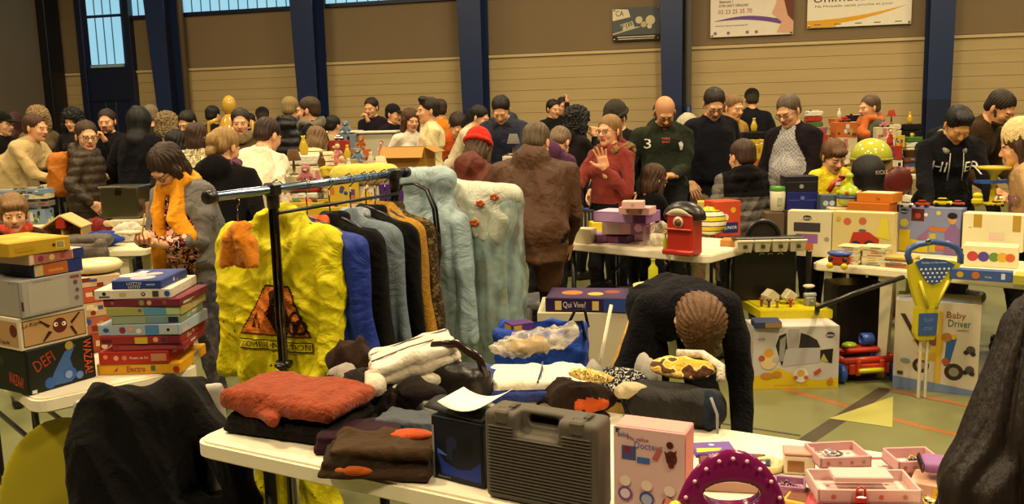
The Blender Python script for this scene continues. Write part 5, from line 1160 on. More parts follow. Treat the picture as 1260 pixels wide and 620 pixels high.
c = at_z(948, 580, HT); ps = thing('toy_pan', 'cream round toy pan with black knobs', 'toy', (c.x, c.y+.01, HT+e_), T3A); m = MB(); m.lathe([(.022, 0), (.032, .003), (.034, .018), (.031, .018), (.029, .006), (.001, .005)], mt('cfc08c', 'plastic'), 22, cap=False); ob('pan', m, ps)
for q in (-1, 1): ob('knob', MB().ell((q*.036+.006, .012*q, .016), (.008, .008, .009), mt('14100f', 'gloss')), ps, 'black knob')
boxp('picture_book', 'purple and yellow picture book behind the plum toy', 'book', (856, 563), (908, 561), HT+e_, 5, .075, '5a3f8a', T=[('r', .04, .05, .96, .95, '6a4c9a'), ('p', [(.05, .1), (.6, .2), (.7, .4), (.1, .45)], 'c9c23a'), ('d', .5, .7, .1, '9ab0d8')])
boxp('picture_book', 'dark patterned book under the purple picture book', 'book', (860, 571), (945, 575), HT, 3, .07, '4a2a2a', T=art(5, ['6a3a34', 'b09a90', '3a1c20', 'd0c0b0', '7a4a4a'], 9))
boxp('film_case', 'shiny wrapped film case seen through the arch of the plum toy', 'case', (862, 604), (940, 608), HT+e_, 14, .06, 'a07a6a', kind='gloss', T=art(6, ['8a6a5a', 'd8ccc0', '3a2a28', 'c08a6a', 'e8e0d8'], 10))
boxp('film_case', 'second wrapped film case leaning beside the cream toy pan', 'case', (905, 576), (948, 580), HT+e_, 7, .05, '3a2a28', kind='gloss', T=art(7, ['2a2024', 'c0b4a8', '8a3a2a', 'd8ccc0'], 8))
boxp('card_box', 'pale pink box with yellow label beside the long haired person', 'box', (1118, 610), (1180, 622), HT+e_, 20, .08, 'd0a08a', F=[('r', .48, .1, 1, .85, 'd8b02c'), ('d', .2, .5, .25, 'e8dccc'), ('t', 'OFFRE', .72, .45, .35, .3, '8a6a1c')])
c = at_z(1164, 578, HT+.05); S = SDF(); S.box((0, 0, .012), (.05, .035, .012), r=.011); pc_ = sdf_ob('spiral_notebook', S, [mt('8a5a92', 'card')], 'lilac spiral notebook lying on the pale pink box', 'notebook', (c.x, c.y, HT+.05), T3A, .004)
for i in range(8): ob('spiral_ring', MB().tube([(-.050+.003*math.cos(a), -.03+.0085*i, .012+.011*math.sin(a)) for a in [j*math.pi/4 for j in range(8)]], .0012, mt('1c1a1a', 'plastic'), 5, closed=True), pc_)
c = at_z(1150, 628, HT); crumple('gold_chain', 'gold necklaces heaped under the pale pink box', 'jewellery', (c.x, c.y, HT+e_), T3A, .13, .05, .03, [mt_var(['8a6a1c', 'd8b85a', '3a2810'], 'gloss', 110)], 31, amp=.004, res=.005)
# ---------------------------------------------------------------- left games table
cC, cR = at_z(42, 494, HT), at_z(214, 457, HT); ul = (cR-cC).normalized(); TLA = pA(ul); LL = .52; vl = V((-ul.y, ul.x, 0))
P = cC; folding_table('folding_table', 'white folding table stacked with board games', P, TLA, LL, 1.5)
# black game box etc.
sk = '0b0b0c'
st = [  # label, A px, B px, height px, depth, base, faces
 ('square_game_box', 'black board game box with blue creature, lowest of its stack', (37, 487), (119, 463), 58, .22, '12130f', dict(F=[('r', .02, .03, .98, .97, '151a12'), ('t', 'DEFI', .24, .68, .3, .26, '9a3a1c', 22), ('p', [(.30, .08), (.36, .35), (.55, .78), (.72, .90), (.62, .60), (.66, .3), (.62, .06)], '3a5f9e'), ('d', .30, .16, .13, '2f57a0'), ('d', .60, .24, .16, '2f57a0'), ('d', .58, .24, .09, '7a90b8'), ('d', .74, .16, .09, '5a78b4'), ('t', 'WAZAA!', .89, .55, .8, .13, 'c8502a', -90), ('d', .62, .9, .1, '9a8a2c'), ('r', .03, .02, .10, .1, 'c9c9c0')], L=[('r', .02, .03, .98, .97, '10140e'), ('t', 'WAZAA!', .72, .3, .34, .26, 'c8502a', -8), ('d', .4, .7, .1, '2a3018')])),
 ('square_game_box', 'board game box with brown spider picture above the black one', (29, 0), (110, 0), 42, .22, 'cdc0a8', dict(F=[('r', .04, .09, .97, .9, '4a2a1a'), ('r', .05, .12, .96, .87, 'b08a5a'), ('d', .58, .55, .24, '5c1c14'), ('d', .52, .6, .07, 'e8e0d0'), ('d', .64, .58, .07, 'e8e0d0'), ('d', .53, .6, .03, '101010'), ('d', .63, .58, .03, '101010'), ('p', [(.40, .55), (.28, .8), (.30, .82), (.44, .6)], '3a140f'), ('p', [(.40, .45), (.3, .15), (.33, .15), (.46, .4)], '3a140f'), ('p', [(.74, .6), (.88, .85), (.9, .82), (.76, .52)], '3a140f'), ('p', [(.72, .45), (.8, .15), (.83, .16), (.76, .46)], '3a140f'), ('t', 'Le Kipik', .18, .76, .28, .16, '3a1a10', 4)], L=[('r', .06, .1, .94, .88, 'a8845a'), ('d', .85, .6, .2, '5c1c14'), ('t', 'Kipik', .6, .2, .3, .16, '3a1a10')])),
 ('oblong_game_box', 'large pale grey printed box in the middle of the left stack', (26, 0), (103, 0), 47, .24, '8a8684', dict(F=[('r', .03, .03, .97, .97, '98928a'), ('r', .0, .2, .035, .45, '4a1c2c'), ('r', .12, .1, .75, .9, 'a29c90'), ('d', .88, .72, .07, '5a4a4a'), ('d', .9, .5, .06, '5a4a4a'), ('d', .88, .28, .07, '6a5a5a'), ('t', 'CONTENU', .35, .92, .3, .04, '4a4a4a'), ('r', .8, .85, .95, .93, '8a3a3a')], L=[('r', .03, .03, .97, .97, '948e86'), ('t', 'JEUX', .85, .93, .15, .04, '3a3a3a')])),
 ('slim_game_box', 'dark blue and orange slim game box above the pale grey box', (45, 0), (104, 0), 17, .24, '1a2452', dict(F=[('r', .03, .1, .20, .95, 'b8a06a'), ('r', .20, .08, .70, .95, 'a8562a'), ('r', .3, .3, .6, .5, 'c87a3a'), ('r', .70, .05, 1, .98, '1f2d6c')], L=[('r', .0, .1, .5, .95, '2a2038'), ('b', .08, .2, .16, .6)])),
 ('slim_game_box', 'slim pinkish game box directly under the yellow box', (35, 0), (103, 0), 13, .22, 'c8a890', dict(F=[('r', .08, .1, .78, .95, '9a5a50'), ('d', .2, .5, .3, '7a2a3a'), ('d', .4, .5, .3, 'c8a06a'), ('d', .6, .5, .25, '8a3a2a'), ('r', .80, .02, 1, 1, '1f2d6c')])),
 ('shallow_game_box', 'mustard yellow shallow box on top of the left stack', (13, 0), (87, 0), 18, .24, 'b08c1c', dict(F=[('r', .76, .2, .9, .75, 'd6c070'), ('b', .77, .25, .89, .7), ('r', .1, .3, .4, .6, 'a8801a'), ('d', .72, .5, .12, '3a1c10')], T=[('r', .05, .06, .95, .94, 'c09a2c'), ('d', .3, .5, .15, 'b08a20'), ('d', .6, .4, .12, 'd0b050')]))]
z = HT+e_; dl_ = None
for i, (nm, lb, A0, B0, hp, dep, base, fc) in enumerate(st):
    if i == 0:
        A = at_z(A0[0], A0[1], z); B = at_z(B0[0], B0[1], z); u = (B-A).normalized(); n = V((-u.y, u.x, 0)); O = A
    def onl(px, zz):   # point of the common front plane under image column px
        q = px_of((O.x, O.y, zz)); t = 0
        for _ in range(6):
            P_ = O+u*t; P_.z = zz; q = px_of(P_)[0]; P2 = O+u*(t+.01); P2.z = zz; dq = (px_of(P2)[0]-q)/.01; t += (px-q)/dq
        r = O+u*t; r.z = zz; return r
    a, b = onl(A0[0], z), onl(B0[0], z); w = (b-a).length; h = hp*a.y/F_; j = [0, .004, -.003, .006, .002, -.004][i]; c = (a+b)/2+n*(dep/2+j)
    solo(nm, boxmesh(w, dep, h, base, lid=None, **fc), lb, 'board game', (c.x, c.y, z), pA(u)+[0, -1, 1, -2, 2, -2][i]); z += h+.0006
# puzzle stack
O = at_z(119, 462, HT); B = at_z(221, 460, HT); u = (B-O).normalized(); n = V((-u.y, u.x, 0)); z = HT+e_
pz = [('yellow puzzle box with red lettering, lowest of the second stack', 119, 221, 14, .25, 'd0981c', [('t', 'Electro', .47, .5, .22, .55, '8a2a1c'), ('p', [(.2, .3), (.26, .75), (.24, .3)], '9a3a1c'), ('r', .65, .3, .7, .8, '5a5a5a'), ('d', .95, .4, .3, 'a82a1c')]),
 ('red puzzle box with round pictures above the yellow one', 122, 207, 16, .24, 'a82418', [('d', .1, .6, .18, 'd88a5a'), ('d', .25, .5, .2, 'd0a07a'), ('d', .37, .5, .2, 'c87a5a'), ('t', 'Puzzle du Sol', .58, .5, .26, .2, 'e8dcc8'), ('r', .75, .2, .97, .8, 'b87a5a')]),
 ('slim dark pink box in the second stack', 137, 224, 9, .22, '8a2a34', [('r', .1, .2, .9, .8, '943a40')]),
 ('red brown box with yellow patch in the second stack', 123, 222, 11, .24, '8a2820', [('r', .03, .2, .15, .6, '5a1a2a'), ('r', .44, .05, .6, .8, 'c8a82c'), ('d', .7, .5, .3, 'd0a07a'), ('d', .8, .5, .3, '3a3050'), ('r', .85, .2, 1, .9, '6a2030')]),
 ('pale blue box with printed children faces in the second stack', 122, 224, 14, .24, '9aa8b8', [('d', .1, .5, .28, '2f4a9a', .2), ('d', .3, .5, .3, '8a2a3a'), ('d', .4, .6, .25, 'c89a7a'), ('d', .5, .4, .25, 'e0d8cc'), ('r', .58, .05, .74, .95, '4a80b8'), ('r', .75, .1, .98, .9, 'a8b4bc'), ('d', .86, .5, .15, '1c1c24')]),
 ('grey green slim box in the second stack', 137, 221, 10, .22, '7a8a74', [('r', .02, .1, .5, .9, '8a9a82'), ('r', .52, .1, .8, .9, '6a8a9a'), ('r', .83, .15, .97, .85, '1c2444')]),
 ('yellow and blue illustrated box in the second stack', 130, 222, 12, .24, 'a89a5a', [('r', .02, .1, .5, .9, '9a9a5a'), ('r', .5, .05, .8, .95, '5a8ab0'), ('d', .45, .6, .2, '4a6a9a'), ('r', .8, .1, .98, .9, 'a8b88a')]),
 ('maroon box with green pictures in the second stack', 128, 224, 10, .24, '6a2434', [('d', .12, .5, .2, '9a5a5a'), ('d', .5, .5, .35, '7a8a4a'), ('d', .6, .5, .3, 'b8a06a'), ('d', .8, .5, .3, '8a4a3a')]),
 ('long white box with small symbols under the blue box', 116, 209, 12, .25, 'cfc8ba', [('d', .13, .6, .2, '1c1c1c'), ('r', .06, .2, .2, .35, '3a3a3a'), ('r', .33, .3, .41, .7, 'b8a87a'), ('d', .64, .5, .22, '3a3a3a'), ('d', .64, .5, .1, 'cfc8ba'), ('r', .76, .2, .84, .8, '3a3a34'), ('d', .95, .5, .3, '2a4aa0')]),
 ('blue and white lotto box on top of the second stack', 138, 199, 11, .22, '26397e', [('t', 'LOTTO', .46, .66, .3, .3, 'e0dccc'), ('t', 'LOTO', .46, .28, .24, .3, 'e0dccc'), ('r', .7, .4, .88, .6, '8a94c0')])]
for i, (lb, x0, x1, hp, dep, base, F) in enumerate(pz):
    a, b = onl(x0, z), onl(x1, z); w = (b-a).length; h = hp*a.y/F_; r = random.Random(i); c = (a+b)/2+n*(dep/2+r.uniform(-.004, .004))
    m = boxmesh(w, dep, h, base, F=F, R=art(i, [base, 'b8b0a0', F[0][5] if F[0][0] == 'r' else base, '8a7a6a'], 5), T=art(i+40, [base, 'c8c0b4', 'a8a0a8'], 6) if i in (8, 9) else [('r', .04, .04, .96, .96, base)])
    solo('puzzle_box', m, lb, 'puzzle box', (c.x, c.y, z), pA(u)+r.uniform(-2, 2), 'boxed puzzles in the second stack'); z += h+.0006
# rear stack on the games table
O = at_z(103, 447, HT); u = V((math.cos(rad(TLA-8)), math.sin(rad(TLA-8)), 0)); O = at_z(96, 440, HT); n = V((-u.y, u.x, 0)); z = HT+e_; O = O+n*.02
for i, (lb, x0, x1, hp, base) in enumerate([('orange red puzzle box at the bottom behind the lotto stack', 100, 150, 24, 'a84a24'), ('salmon printed box behind the lotto stack', 98, 150, 22, 'a8604a'), ('beige domino box behind the lotto stack', 102, 150, 18, 'b8a078'), ('bright orange box behind the lotto stack', 104, 150, 20, 'b8502a'), ('cream box with red print behind the lotto stack', 102, 150, 13, 'c8b090')]):
    a, b = onl(x0, z), onl(x1, z); w = (b-a).length; h = hp*a.y/F_; c = (a+b)/2+n*.10
    solo('puzzle_box', boxmesh(w, .18, h, base, F=art(i+11, [base, 'd8c8a8', '7a2a1c', 'c89a5a', '3a4a8a'], 6)), lb, 'puzzle box', (c.x, c.y, z), pA(u), 'boxed puzzles behind the lotto stack'); z += h+.0006
m = MB(); m.lathe([(.05, 0), (.085, .01), (.095, .03), (.08, .045), (.001, .05)], mt('d8cb9a', 'plastic'), 24); solo('play_dish', m, 'cream plastic lid with blue rim on the rear game stack', 'dish', (c.x, c.y, z), 0)
# yellow sledge under the games table
c = at_y(80, 530, 2.75); S = SDF(); S.ell((0, 0, .30), (.23, .03, .34), k=.02); S.ell((0, -.04, .30), (.21, .03, .31), k=.01, sub=True); S.box((0, 0, -.25), (.3, .2, .25), r=.001, k=.01, sub=True)
sdf_ob('plastic_sledge', S, [mt('a0921c', 'plastic')], 'yellow oval plastic sledge standing under the games table', 'sledge', (c.x, c.y, 0), 8, .009)
# black coat over a chair
c = at_y(186, 560, 2.25); cx, cy = c.x, c.y
ch = thing('garden_chair', 'pale plastic chair hidden beneath the black coat', 'chair', (cx, cy, 0), 20); pw = mt('9a948c', 'plastic')
for (x, y) in ((-.20, -.20), (.20, -.20), (-.19, .20), (.19, .20)): ob('leg', MB().cyl((x*1.08, y*1.08, 0), (x, y, .43), .018, pw, .024), ch)
ob('seat', MB().box((0, 0, .435), (.44, .44, .03), pw, .012), ch); S = SDF(); S.box((0, .21, .62), (.20, .016, .19), r=.015); 
for q in (-.12, -.04, .04, .12): S.box((q, .21, .60), (.018, .05, .13), r=.015, sub=True, k=.004)
sdf_ob('backrest', S, [pw], parent=ch, res=.008)
S = SDF(); S.cap((-.16, .20, .80), (.12, .20, .78), .05, .045, k=.04); S.box((-.05, .13, .45), (.17, .05, .36), RX(-8), r=.045, k=.05); S.cap((.12, .18, .77), (.26, .10, .62), .05, .06, k=.06); S.cap((.24, .1, .62), (.31, .06, .33), .06, .035, k=.05); S.cap((-.19, .16, .72), (-.26, .10, .15), .055, .06, k=.05); S.box((.0, .27, .5), (.2, .03, .3), r=.03, k=.04)
S.box((.02, .02, .47), (.20, .20, .03), r=.03, k=.05)
S.box((0, 0, -.1), (.6, .6, .11), r=.001, k=.004, sub=True)
sdf_ob('winter_coat', S, [mt('0e0b0b', 'cloth')], 'black winter coat draped over a chair between the two near tables', 'clothing', (cx, cy, 0), 20, .009, wrinkle(.016, 24, 8, .4))
ITEMS[-1].scale = (.84, 1, 1)
# ---------------------------------------------------------------- clothes rack
RA = at_y(256, 243, 2.95); zr = RA.z; RB_ = at_z(500, 212, zr)
ur = (RB_-RA).normalized(); RL_ = (RB_-RA).length; RAng = pA(ur); GA = RAng-90
def onrail(px):
    t = 0
    for _ in range(8):
        q = px_of(RA+ur*t)[0]; dq = (px_of(RA+ur*(t+.01))[0]-q)/.01; t += (px-q)/dq
    return t
rk = thing('clothes_rack', 'chrome clothes rail on black jointed posts loaded with coats', 'clothes rack', (RA.x, RA.y, 0), RAng)
cr_ = mt('8fa0bc', 'metal'); bl = mt('0d0c0e', 'plastic'); t1 = onrail(335); t2 = RL_-.10
ob('rail', MB().cyl((0, 0, zr), (RL_, 0, zr), .016, cr_), rk); ob('rail', MB().cyl((t1, -.02, zr-.085), (t2, -.02, zr-.085), .007, bl), rk, 'thin black lower rail')
for q in (0, RL_-.02): ob('end_cap', MB().cyl((q-.012, 0, zr), (q+.03, 0, zr), .023, bl), rk)
for t in (t1, t2):
    ob('post', MB().cyl((t, -.009, .06), (t, -.009, zr), .011, mt('6a6660', 'chrome')), rk); ob('post', MB().cyl((t, .013, .06), (t, .013, zr-.05), .009, mt('3a3836', 'chrome')), rk)
    m = MB(); m.box((t, 0, zr), (.055, .05, .048), bl, .008); m.cyl((t, 0, zr-.07), (t, 0, zr), .023, bl); ob('joint', m, rk)
    m = MB(); m.cyl((t, -.03, .66), (t, .03, .66), .014, bl); m.box((t, 0, .66), (.06, .05, .022), bl, .006); m.ell((t-.035, -.01, .66), (.014, .01, .01), bl); ob('clamp', m, rk)
    m = MB(); m.tube([(t, -.24, .05), (t, 0, .07), (t, .24, .05)], .013, bl, 8); ob('foot', m, rk)
    for s in (-1, 1): ob('castor', MB().lathe([(.001, -.01), (.024, -.01), (.025, 0), (.024, .01), (.001, .01)], bl, 14, TR(t, s*.24, .025) @ RY(90)), rk)
def RP(px): p = RA+ur*onrail(px); return (p.x, p.y, zr)
def RT(t): p = RA+ur*t; return (p.x, p.y, zr)
# yellow protective suit
P = RT(t1+.125); P = (P[0]-.075, P[1]+.037, P[2]); S = SDF()
S.cap((-.19, 0, -.16), (0, 0, -.13), .05, .055, k=.03); S.cap((.19, 0, -.16), (0, 0, -.13), .05, .055, k=.03); S.box((0, 0, -.46), (.205, .075, .33), r=.06, k=.05); S.box((.0, 0, -.85), (.19, .07, .20), r=.06, k=.05)
S.cap((-.225, 0, -.18), (-.255, -.02, -.68), .062, .05, k=.03); S.cap((.215, 0, -.18), (.235, -.06, -.60), .064, .055, k=.03); S.ell((-.255, -.02, -.74), (.035, .035, .06), k=.004, sub=True); S.cap((.235, -.06, -.60), (.16, -.09, -.74), .055, .05, k=.03)
S.cap((-.10, .0, -.95), (-.11, .0, -1.22), .085, .075, k=.04); S.cap((.10, .0, -.95), (.10, .0, -1.22), .085, .075, k=.04)
S.ell((0, .02, -.13), (.13, .085, .10), k=.04); S.ell((0, -.07, -.12), (.075, .06, .06), k=.02, sub=True)
def yd(vs, vt, nr):
    x, y, z = vs.T; return wrinkle(.013, 22, 4, .7)(vs)+wrinkle(.006, 55, 6, .9)(vs)
ym = mt('c9bd0c', 'nylon'); su = sdf_ob('protective_suit', S, [ym], 'bright yellow hooded protective suit with orange warning print', 'costume', (P[0], P[1], P[2]-.035), GA+4, .0075, yd); hanger(su, .16, up=.035)
F = Matrix(((1, 0, 0, 0), (0, 0, -1, 0), (0, 1, 0, 0), (0, 0, 0, 1))); dk, og = mt('2a1c0c', 'cloth'), mt('c46a1c', 'cloth')
tri = lambda s, zc: [(-.155*s, zc-.075*s), (.155*s, zc-.075*s), (.075*s, zc+.115*s), (-.03*s, zc+.115*s)]
bio = [[(.105+.030*math.cos(a)+x, -.475+.030*math.sin(a)+y) for a in [i*math.pi/8 for i in range(17)]]+[(.105+.020*math.cos(a)+x, -.475+.020*math.sin(a)+y) for a in [i*math.pi/8 for i in range(16, -1, -1)]] for x, y in ((0, .02), (-.018, -.012), (.018, -.012))]
pr = [(tri(1.03, -.45), dk), (tri(.97, -.45), og), ([(-.02, -.36), (.03, -.335), (.055, -.36), (.05, -.40), (.07, -.45), (.06, -.52), (-.0, -.52), (-.03, -.44), (-.005, -.40)], dk), ([(.005, -.42), (.03, -.40), (.045, -.44), (.04, -.51), (.02, -.51), (.01, -.46)], og),
 ([(-.105, -.50), (-.085, -.50), (-.095, -.47)], dk), ([(-.075, -.50), (-.060, -.50), (-.068, -.47)], dk), ([(-.09, -.465), (-.07, -.465), (-.08, -.44)], dk),
 ([(-.17, -.585), (.165, -.585), (.165, -.545), (-.17, -.545)], dk), ([(-.166, -.581), (.161, -.581), (.161, -.549), (-.166, -.549)], mt('b8a80c', 'cloth')), (('ZOMBIE INFECTION', 0, -.565, .31, .022), dk)]+[(b, dk) for b in bio]
raster_print(su, F, pr, 'printed_warning', .004)
r = random.Random(4); bits = []
for i in range(46):
    x, z = r.choice([(-.12, -.72), (-.02, -.70), (-.14, -1.0), (-.1, -1.15), (.05, -.95), (.1, -1.1), (-.22, -.5)]); x += r.gauss(0, .03); z += r.gauss(0, .035); l = r.uniform(.006, .014); q = r.uniform(.4, 2.4)
    bits.append(([(x, z), (x+l*math.cos(q), z+l*math.sin(q)), (x+l*math.cos(q)+.004, z+l*math.sin(q)-.003), (x+.004, z-.003)], dk))
raster_print(su, F, bits, 'printed_flecks', .003)
garment('jacket', 'small orange child jacket hanging nearest the left rail end', RT(.13), GA, .15, .17, 'c8781c', sleeve=.10, seed=1, th=.03).scale = (.55, .7, .62)
JK = [('royal blue sports jacket with orange collar behind the yellow suit', 376, .44, .62, '1b2f86', 'nylon', .56, 'c0501c', 0, 2), ('long black coat hanging behind the blue sports jacket', 404, .44, .66, '080708', 'cloth', .60, None, 0, 3),
 ('light blue denim shirt on the rail between two black coats', 430, .42, .56, '66727e', 'denim', .52, '8a94a0', 0, 4), ('black jacket hanging behind the denim shirt', 449, .42, .60, '0a0808', 'cloth', .58, None, 0, 5),
 ('mustard yellow fleece coat behind the black jacket', 460, .40, .62, 'a8781c', 'fur', .45, None, 1, 6), ('brown mottled tweed coat near the right rail end', 473, .42, .50, None, 'knit', .46, '3a2c1c', 0, 7)]
for lb, px, w, ln, col, kd, sl, li, hd, sd in JK:
    cm = col or mt_var(['3a2c1a', '55452c', '2a2014', '6a5836'], 'knit', 40)
    garment('jacket' if 'jacket' in lb else ('shirt' if 'shirt' in lb else 'coat'), lb, RP(px), GA+random.Random(sd).uniform(-5, 5), w, ln, cm, kd, sl, li, bool(hd), sd)
# black tote bag with loop handles
P = RP(497); tb = thing('tote_bag', 'black tote bag hanging by its long handle from the rail end', 'bag', (P[0]+.035, P[1]-.01, zr), GA-4)
S = SDF(); S.box((0, 0, -.38), (.13, .035, .14), RY(4), r=.03, k=.01); sdf_ob('body', S, [mt('1c130f', 'nylon')], parent=tb, res=.008, disp=wrinkle(.006, 30, 5))
for y in (-.012, .012): ob('handle', MB().tube([(-.125, y, -.26), (-.115, y, -.12), (-.06, y, -.055), (.02, y, -.048), (.085, y, -.075), (.12, y, -.16), (.13, y, -.27)], .0065, bl, 8), tb)
ob('lining', MB().box((-.005, -.028, -.265), (.2, .012, .03), mt('3a4a5a', 'cloth'), .004), tb, 'grey lining edge')
# pale blue dress and garment bag
P = at_y(522, 205, 4.05); dm = mt('93a6ae', 'satin')
S = SDF(); S.cap((-.09, 0, .0), (.10, 0, -.01), .045, .05, k=.05); S.box((.015, 0, -.22), (.125, .045, .24), RY(-6), r=.04, k=.06); S.box((.06, 0, -.50), (.16, .055, .32), RY(-6), r=.05, k=.12)
def fold_v(a, f, s):
    w2 = wrinkle(a*.5, 24, s, .3)
    return lambda vs, vt, nr: a*(np.sin(vs[:, 0]*f+2*np.sin(vs[:, 2]*4)+s)+.5*np.sin(vs[:, 0]*f*2.1+s))*np.clip(-vs[:, 2]*4, .2, 1)+w2(vs)
dr = sdf_ob('long_dress', S, [dm], 'pale blue satin dress draped over the right rail end', 'clothing', (P.x, P.y+.16, P.z-.055), GA-2, .009, fold_v(.010, 60, 3)); 
# transparent garment bag
P = at_y(588, 245, 4.25); S = SDF(); S.cap((-.15, 0, .03), (.17, 0, .0), .05, .06, k=.05); S.box((.01, 0, -.33), (.205, .09, .34), r=.07, k=.06); S.ell((-.04, 0, -.62), (.17, .08, .24), k=.06)
gb = sdf_ob('garment_bag', S, [mt_alpha('9cb4b4', .60, .3, 'frosted_plastic', 9)], 'frosted pale blue garment bag with white embroidered top', 'garment bag', (P.x, P.y, P.z), GA+8, .010, fold_v(.010, 55, 5))
S = SDF(); S.cap((-.17, -.02, .045), (.17, -.02, .015), .055, .062, k=.05); S.box((-.01, -.03, -.07), (.20, .07, .10), RY(24), r=.05, k=.05)
tp2 = sdf_ob('embroidered_top', S, [mt('b8bcae', 'satin')], parent=gb, res=.009, disp=fold_v(.007, 50, 7))
for (x, z) in ((-.08, -.02), (.05, -.01), (-.12, -.14), (.02, -.10), (.12, .02)):
    m = MB(); 
    for i in range(5): a = i*1.257; m.ell((x+.014*math.cos(a), -.108-.0*i, z+.010*math.sin(a)), (.011, .006, .008), mt('b8562a', 'cloth'), n=8, m=5)
    ob('embroidered_flower', m, gb, 'orange embroidered flower')
S = SDF(); S.box((.0, .01, -.38), (.13, .03, .26), r=.03, k=.03); sdf_ob('pale_gown', S, [mt('a8a88a', 'satin')], parent=gb, res=.010, disp=fold_v(.010, 50, 9))

# low rail carrying the dress and the garment bag
r2 = thing('clothes_rack', 'second slim chrome rail hidden inside the garment bag', 'clothes rack', (0, 0, 0)); pz_ = gb.location; q0 = V((dr.location.x-.05, dr.location.y, 0)); q1 = V((pz_.x+.14, pz_.y, 0)); zz = pz_.z+.0
ob('rail', MB().cyl((q0.x, q0.y, zz), (q1.x, q1.y, zz), .012, cr_), r2)
for q in (q0, q1): ob('post', MB().cyl((q.x, q.y+.03, .02), (q.x, q.y+.03, zz), .011, cr_), r2); ob('foot', MB().tube([(q.x, q.y-.2, .02), (q.x, q.y+.25, .02)], .013, bl, 8), r2)
# ---------------------------------------------------------------- middle of the hall
def box3(name, label, cat, px, py, z, w, d, h, ang, base, group=None, parent=None, **kw):
    "carton standing at the pixel of its front middle foot"
    c = at_z(px, py, z); n = V((-math.sin(rad(ang)), math.cos(rad(ang)), 0)); c = c+n*d/2
    return solo(name, boxmesh(w, d, h, base, **kw), label, cat, (c.x, c.y, z), ang, group)
# white table with purple boxes
a, b = at_z(668, 296, HT), at_z(900, 318, HT); um = (b-a).normalized(); MA = pA(um)
folding_table('trestle_table', 'white table of purple boxes between brown jacket and red toy till', a, MA, 1.20, .68)
ZB = HT+e_
boxp('bead_box', 'slim dark purple bead box nearest the table edge', 'box', (721, 297), (771, 300), ZB, 9, .14, '4a2358', F=[('r', .35, .1, .8, .9, 'a05a9a')])
boxp('doll_box', 'white and lilac doll box lying under the long lilac box', 'box', (741, 288), (800, 289), ZB+.06, 16, .20, 'cfa8b0', F=[('r', .0, .0, .35, 1, 'd8c0bc'), ('r', .60, .0, 1, 1, '9a5aa0'), ('d', .75, .5, .3, 'd8b0c8'), ('t', 'Doll', .86, .5, .12, .4, 'e8d8e0')])
boxp('bead_box', 'flat lilac bead box supporting the doll boxes', 'box', (735, 299), (800, 296), ZB, 10, .18, 'a07ab0', F=[('r', .1, .2, .9, .8, 'b890c0')])
boxp('doll_box', 'long lilac and purple doll box topmost of the purple stack', 'box', (730, 273), (795, 276), ZB+.155, 13, .22, '8a5aa0', F=[('r', .02, .1, .75, .9, 'b08ab8'), ('r', .78, .1, .98, .9, '6a3a80')], T=[('p', [(.02, .1), (.5, .1), (.7, .9), (.02, .9)], 'c8b0c8')])
boxp('card_box', 'bright yellow box wedged under the long lilac box', 'box', (729, 291), (752, 290), ZB, 17, .12, 'c8b41c')
boxp('toy_carton', 'small pale pink box with printed bottom on the lilac boxes', 'box', (761, 264), (799, 265), ZB+.215, 9, .14, 'd0a0a0', F=[('d', .3, .5, .25, 'b8808a'), ('d', .7, .5, .25, 'a87088')])
boxp('toy_carton', 'smaller pale pink box topmost beside the burgundy sweatshirt', 'box', (765, 257), (792, 257), ZB+.262, 9, .10, 'd8a8a0', F=[('d', .5, .5, .25, 'b88a8a')])
boxp('cream_carton', 'cream cube box beside the dark purple bead box', 'box', (707, 299), (727, 300), ZB, 18, .10, 'cfc4a0')
boxp('film_rack', 'row of dark film cases standing behind the cream cube', 'case', (716, 282), (731, 282), ZB, 23, .10, '26221e', F=[('r', .1, .1, .2, .9, '8a8a80'), ('r', .4, .1, .5, .9, '8a7a60'), ('r', .7, .1, .8, .9, '5a6a8a')])
boxp('blue_crate', 'bright blue plastic tray behind the dark film cases', 'tray', (711, 268), (738, 268), ZB+.04, 9, .2, '1c46a0')
boxp('picture_book', 'green and yellow picture book under the hand in brown jacket', 'book', (672, 290), (697, 291), ZB, 12, .12, 'a8982c', F=[('d', .4, .5, .25, '3a7a3a')])
c = at_z(812, 303, HT); S = SDF(); S.ell((0, 0, .06), (.09, .06, .07), k=.02); S.ell((.05, 0, .10), (.05, .04, .05), k=.02)
sdf_ob('plastic_bag', S, [mt_alpha('d8ccb0', .45, .15, 'clear_plastic', 16)], 'clear bag of small toys between doll box and red toy till', 'bag', (c.x-.02, c.y+.05, ZB), MA, .009, wrinkle(.014, 60, 4, 1))
m = MB(); m.lathe([(.012, 0), (.014, .01), (.014, .07), (.006, .09), (.006, .11), (.009, .11), (.009, .12)], mt('a8b01c', 'plastic'), 12); c = at_z(820, 312, HT); solo('paint_bottle', m, 'slim yellow green bottle left of the red toy till', 'bottle', (c.x, c.y+.03, ZB))
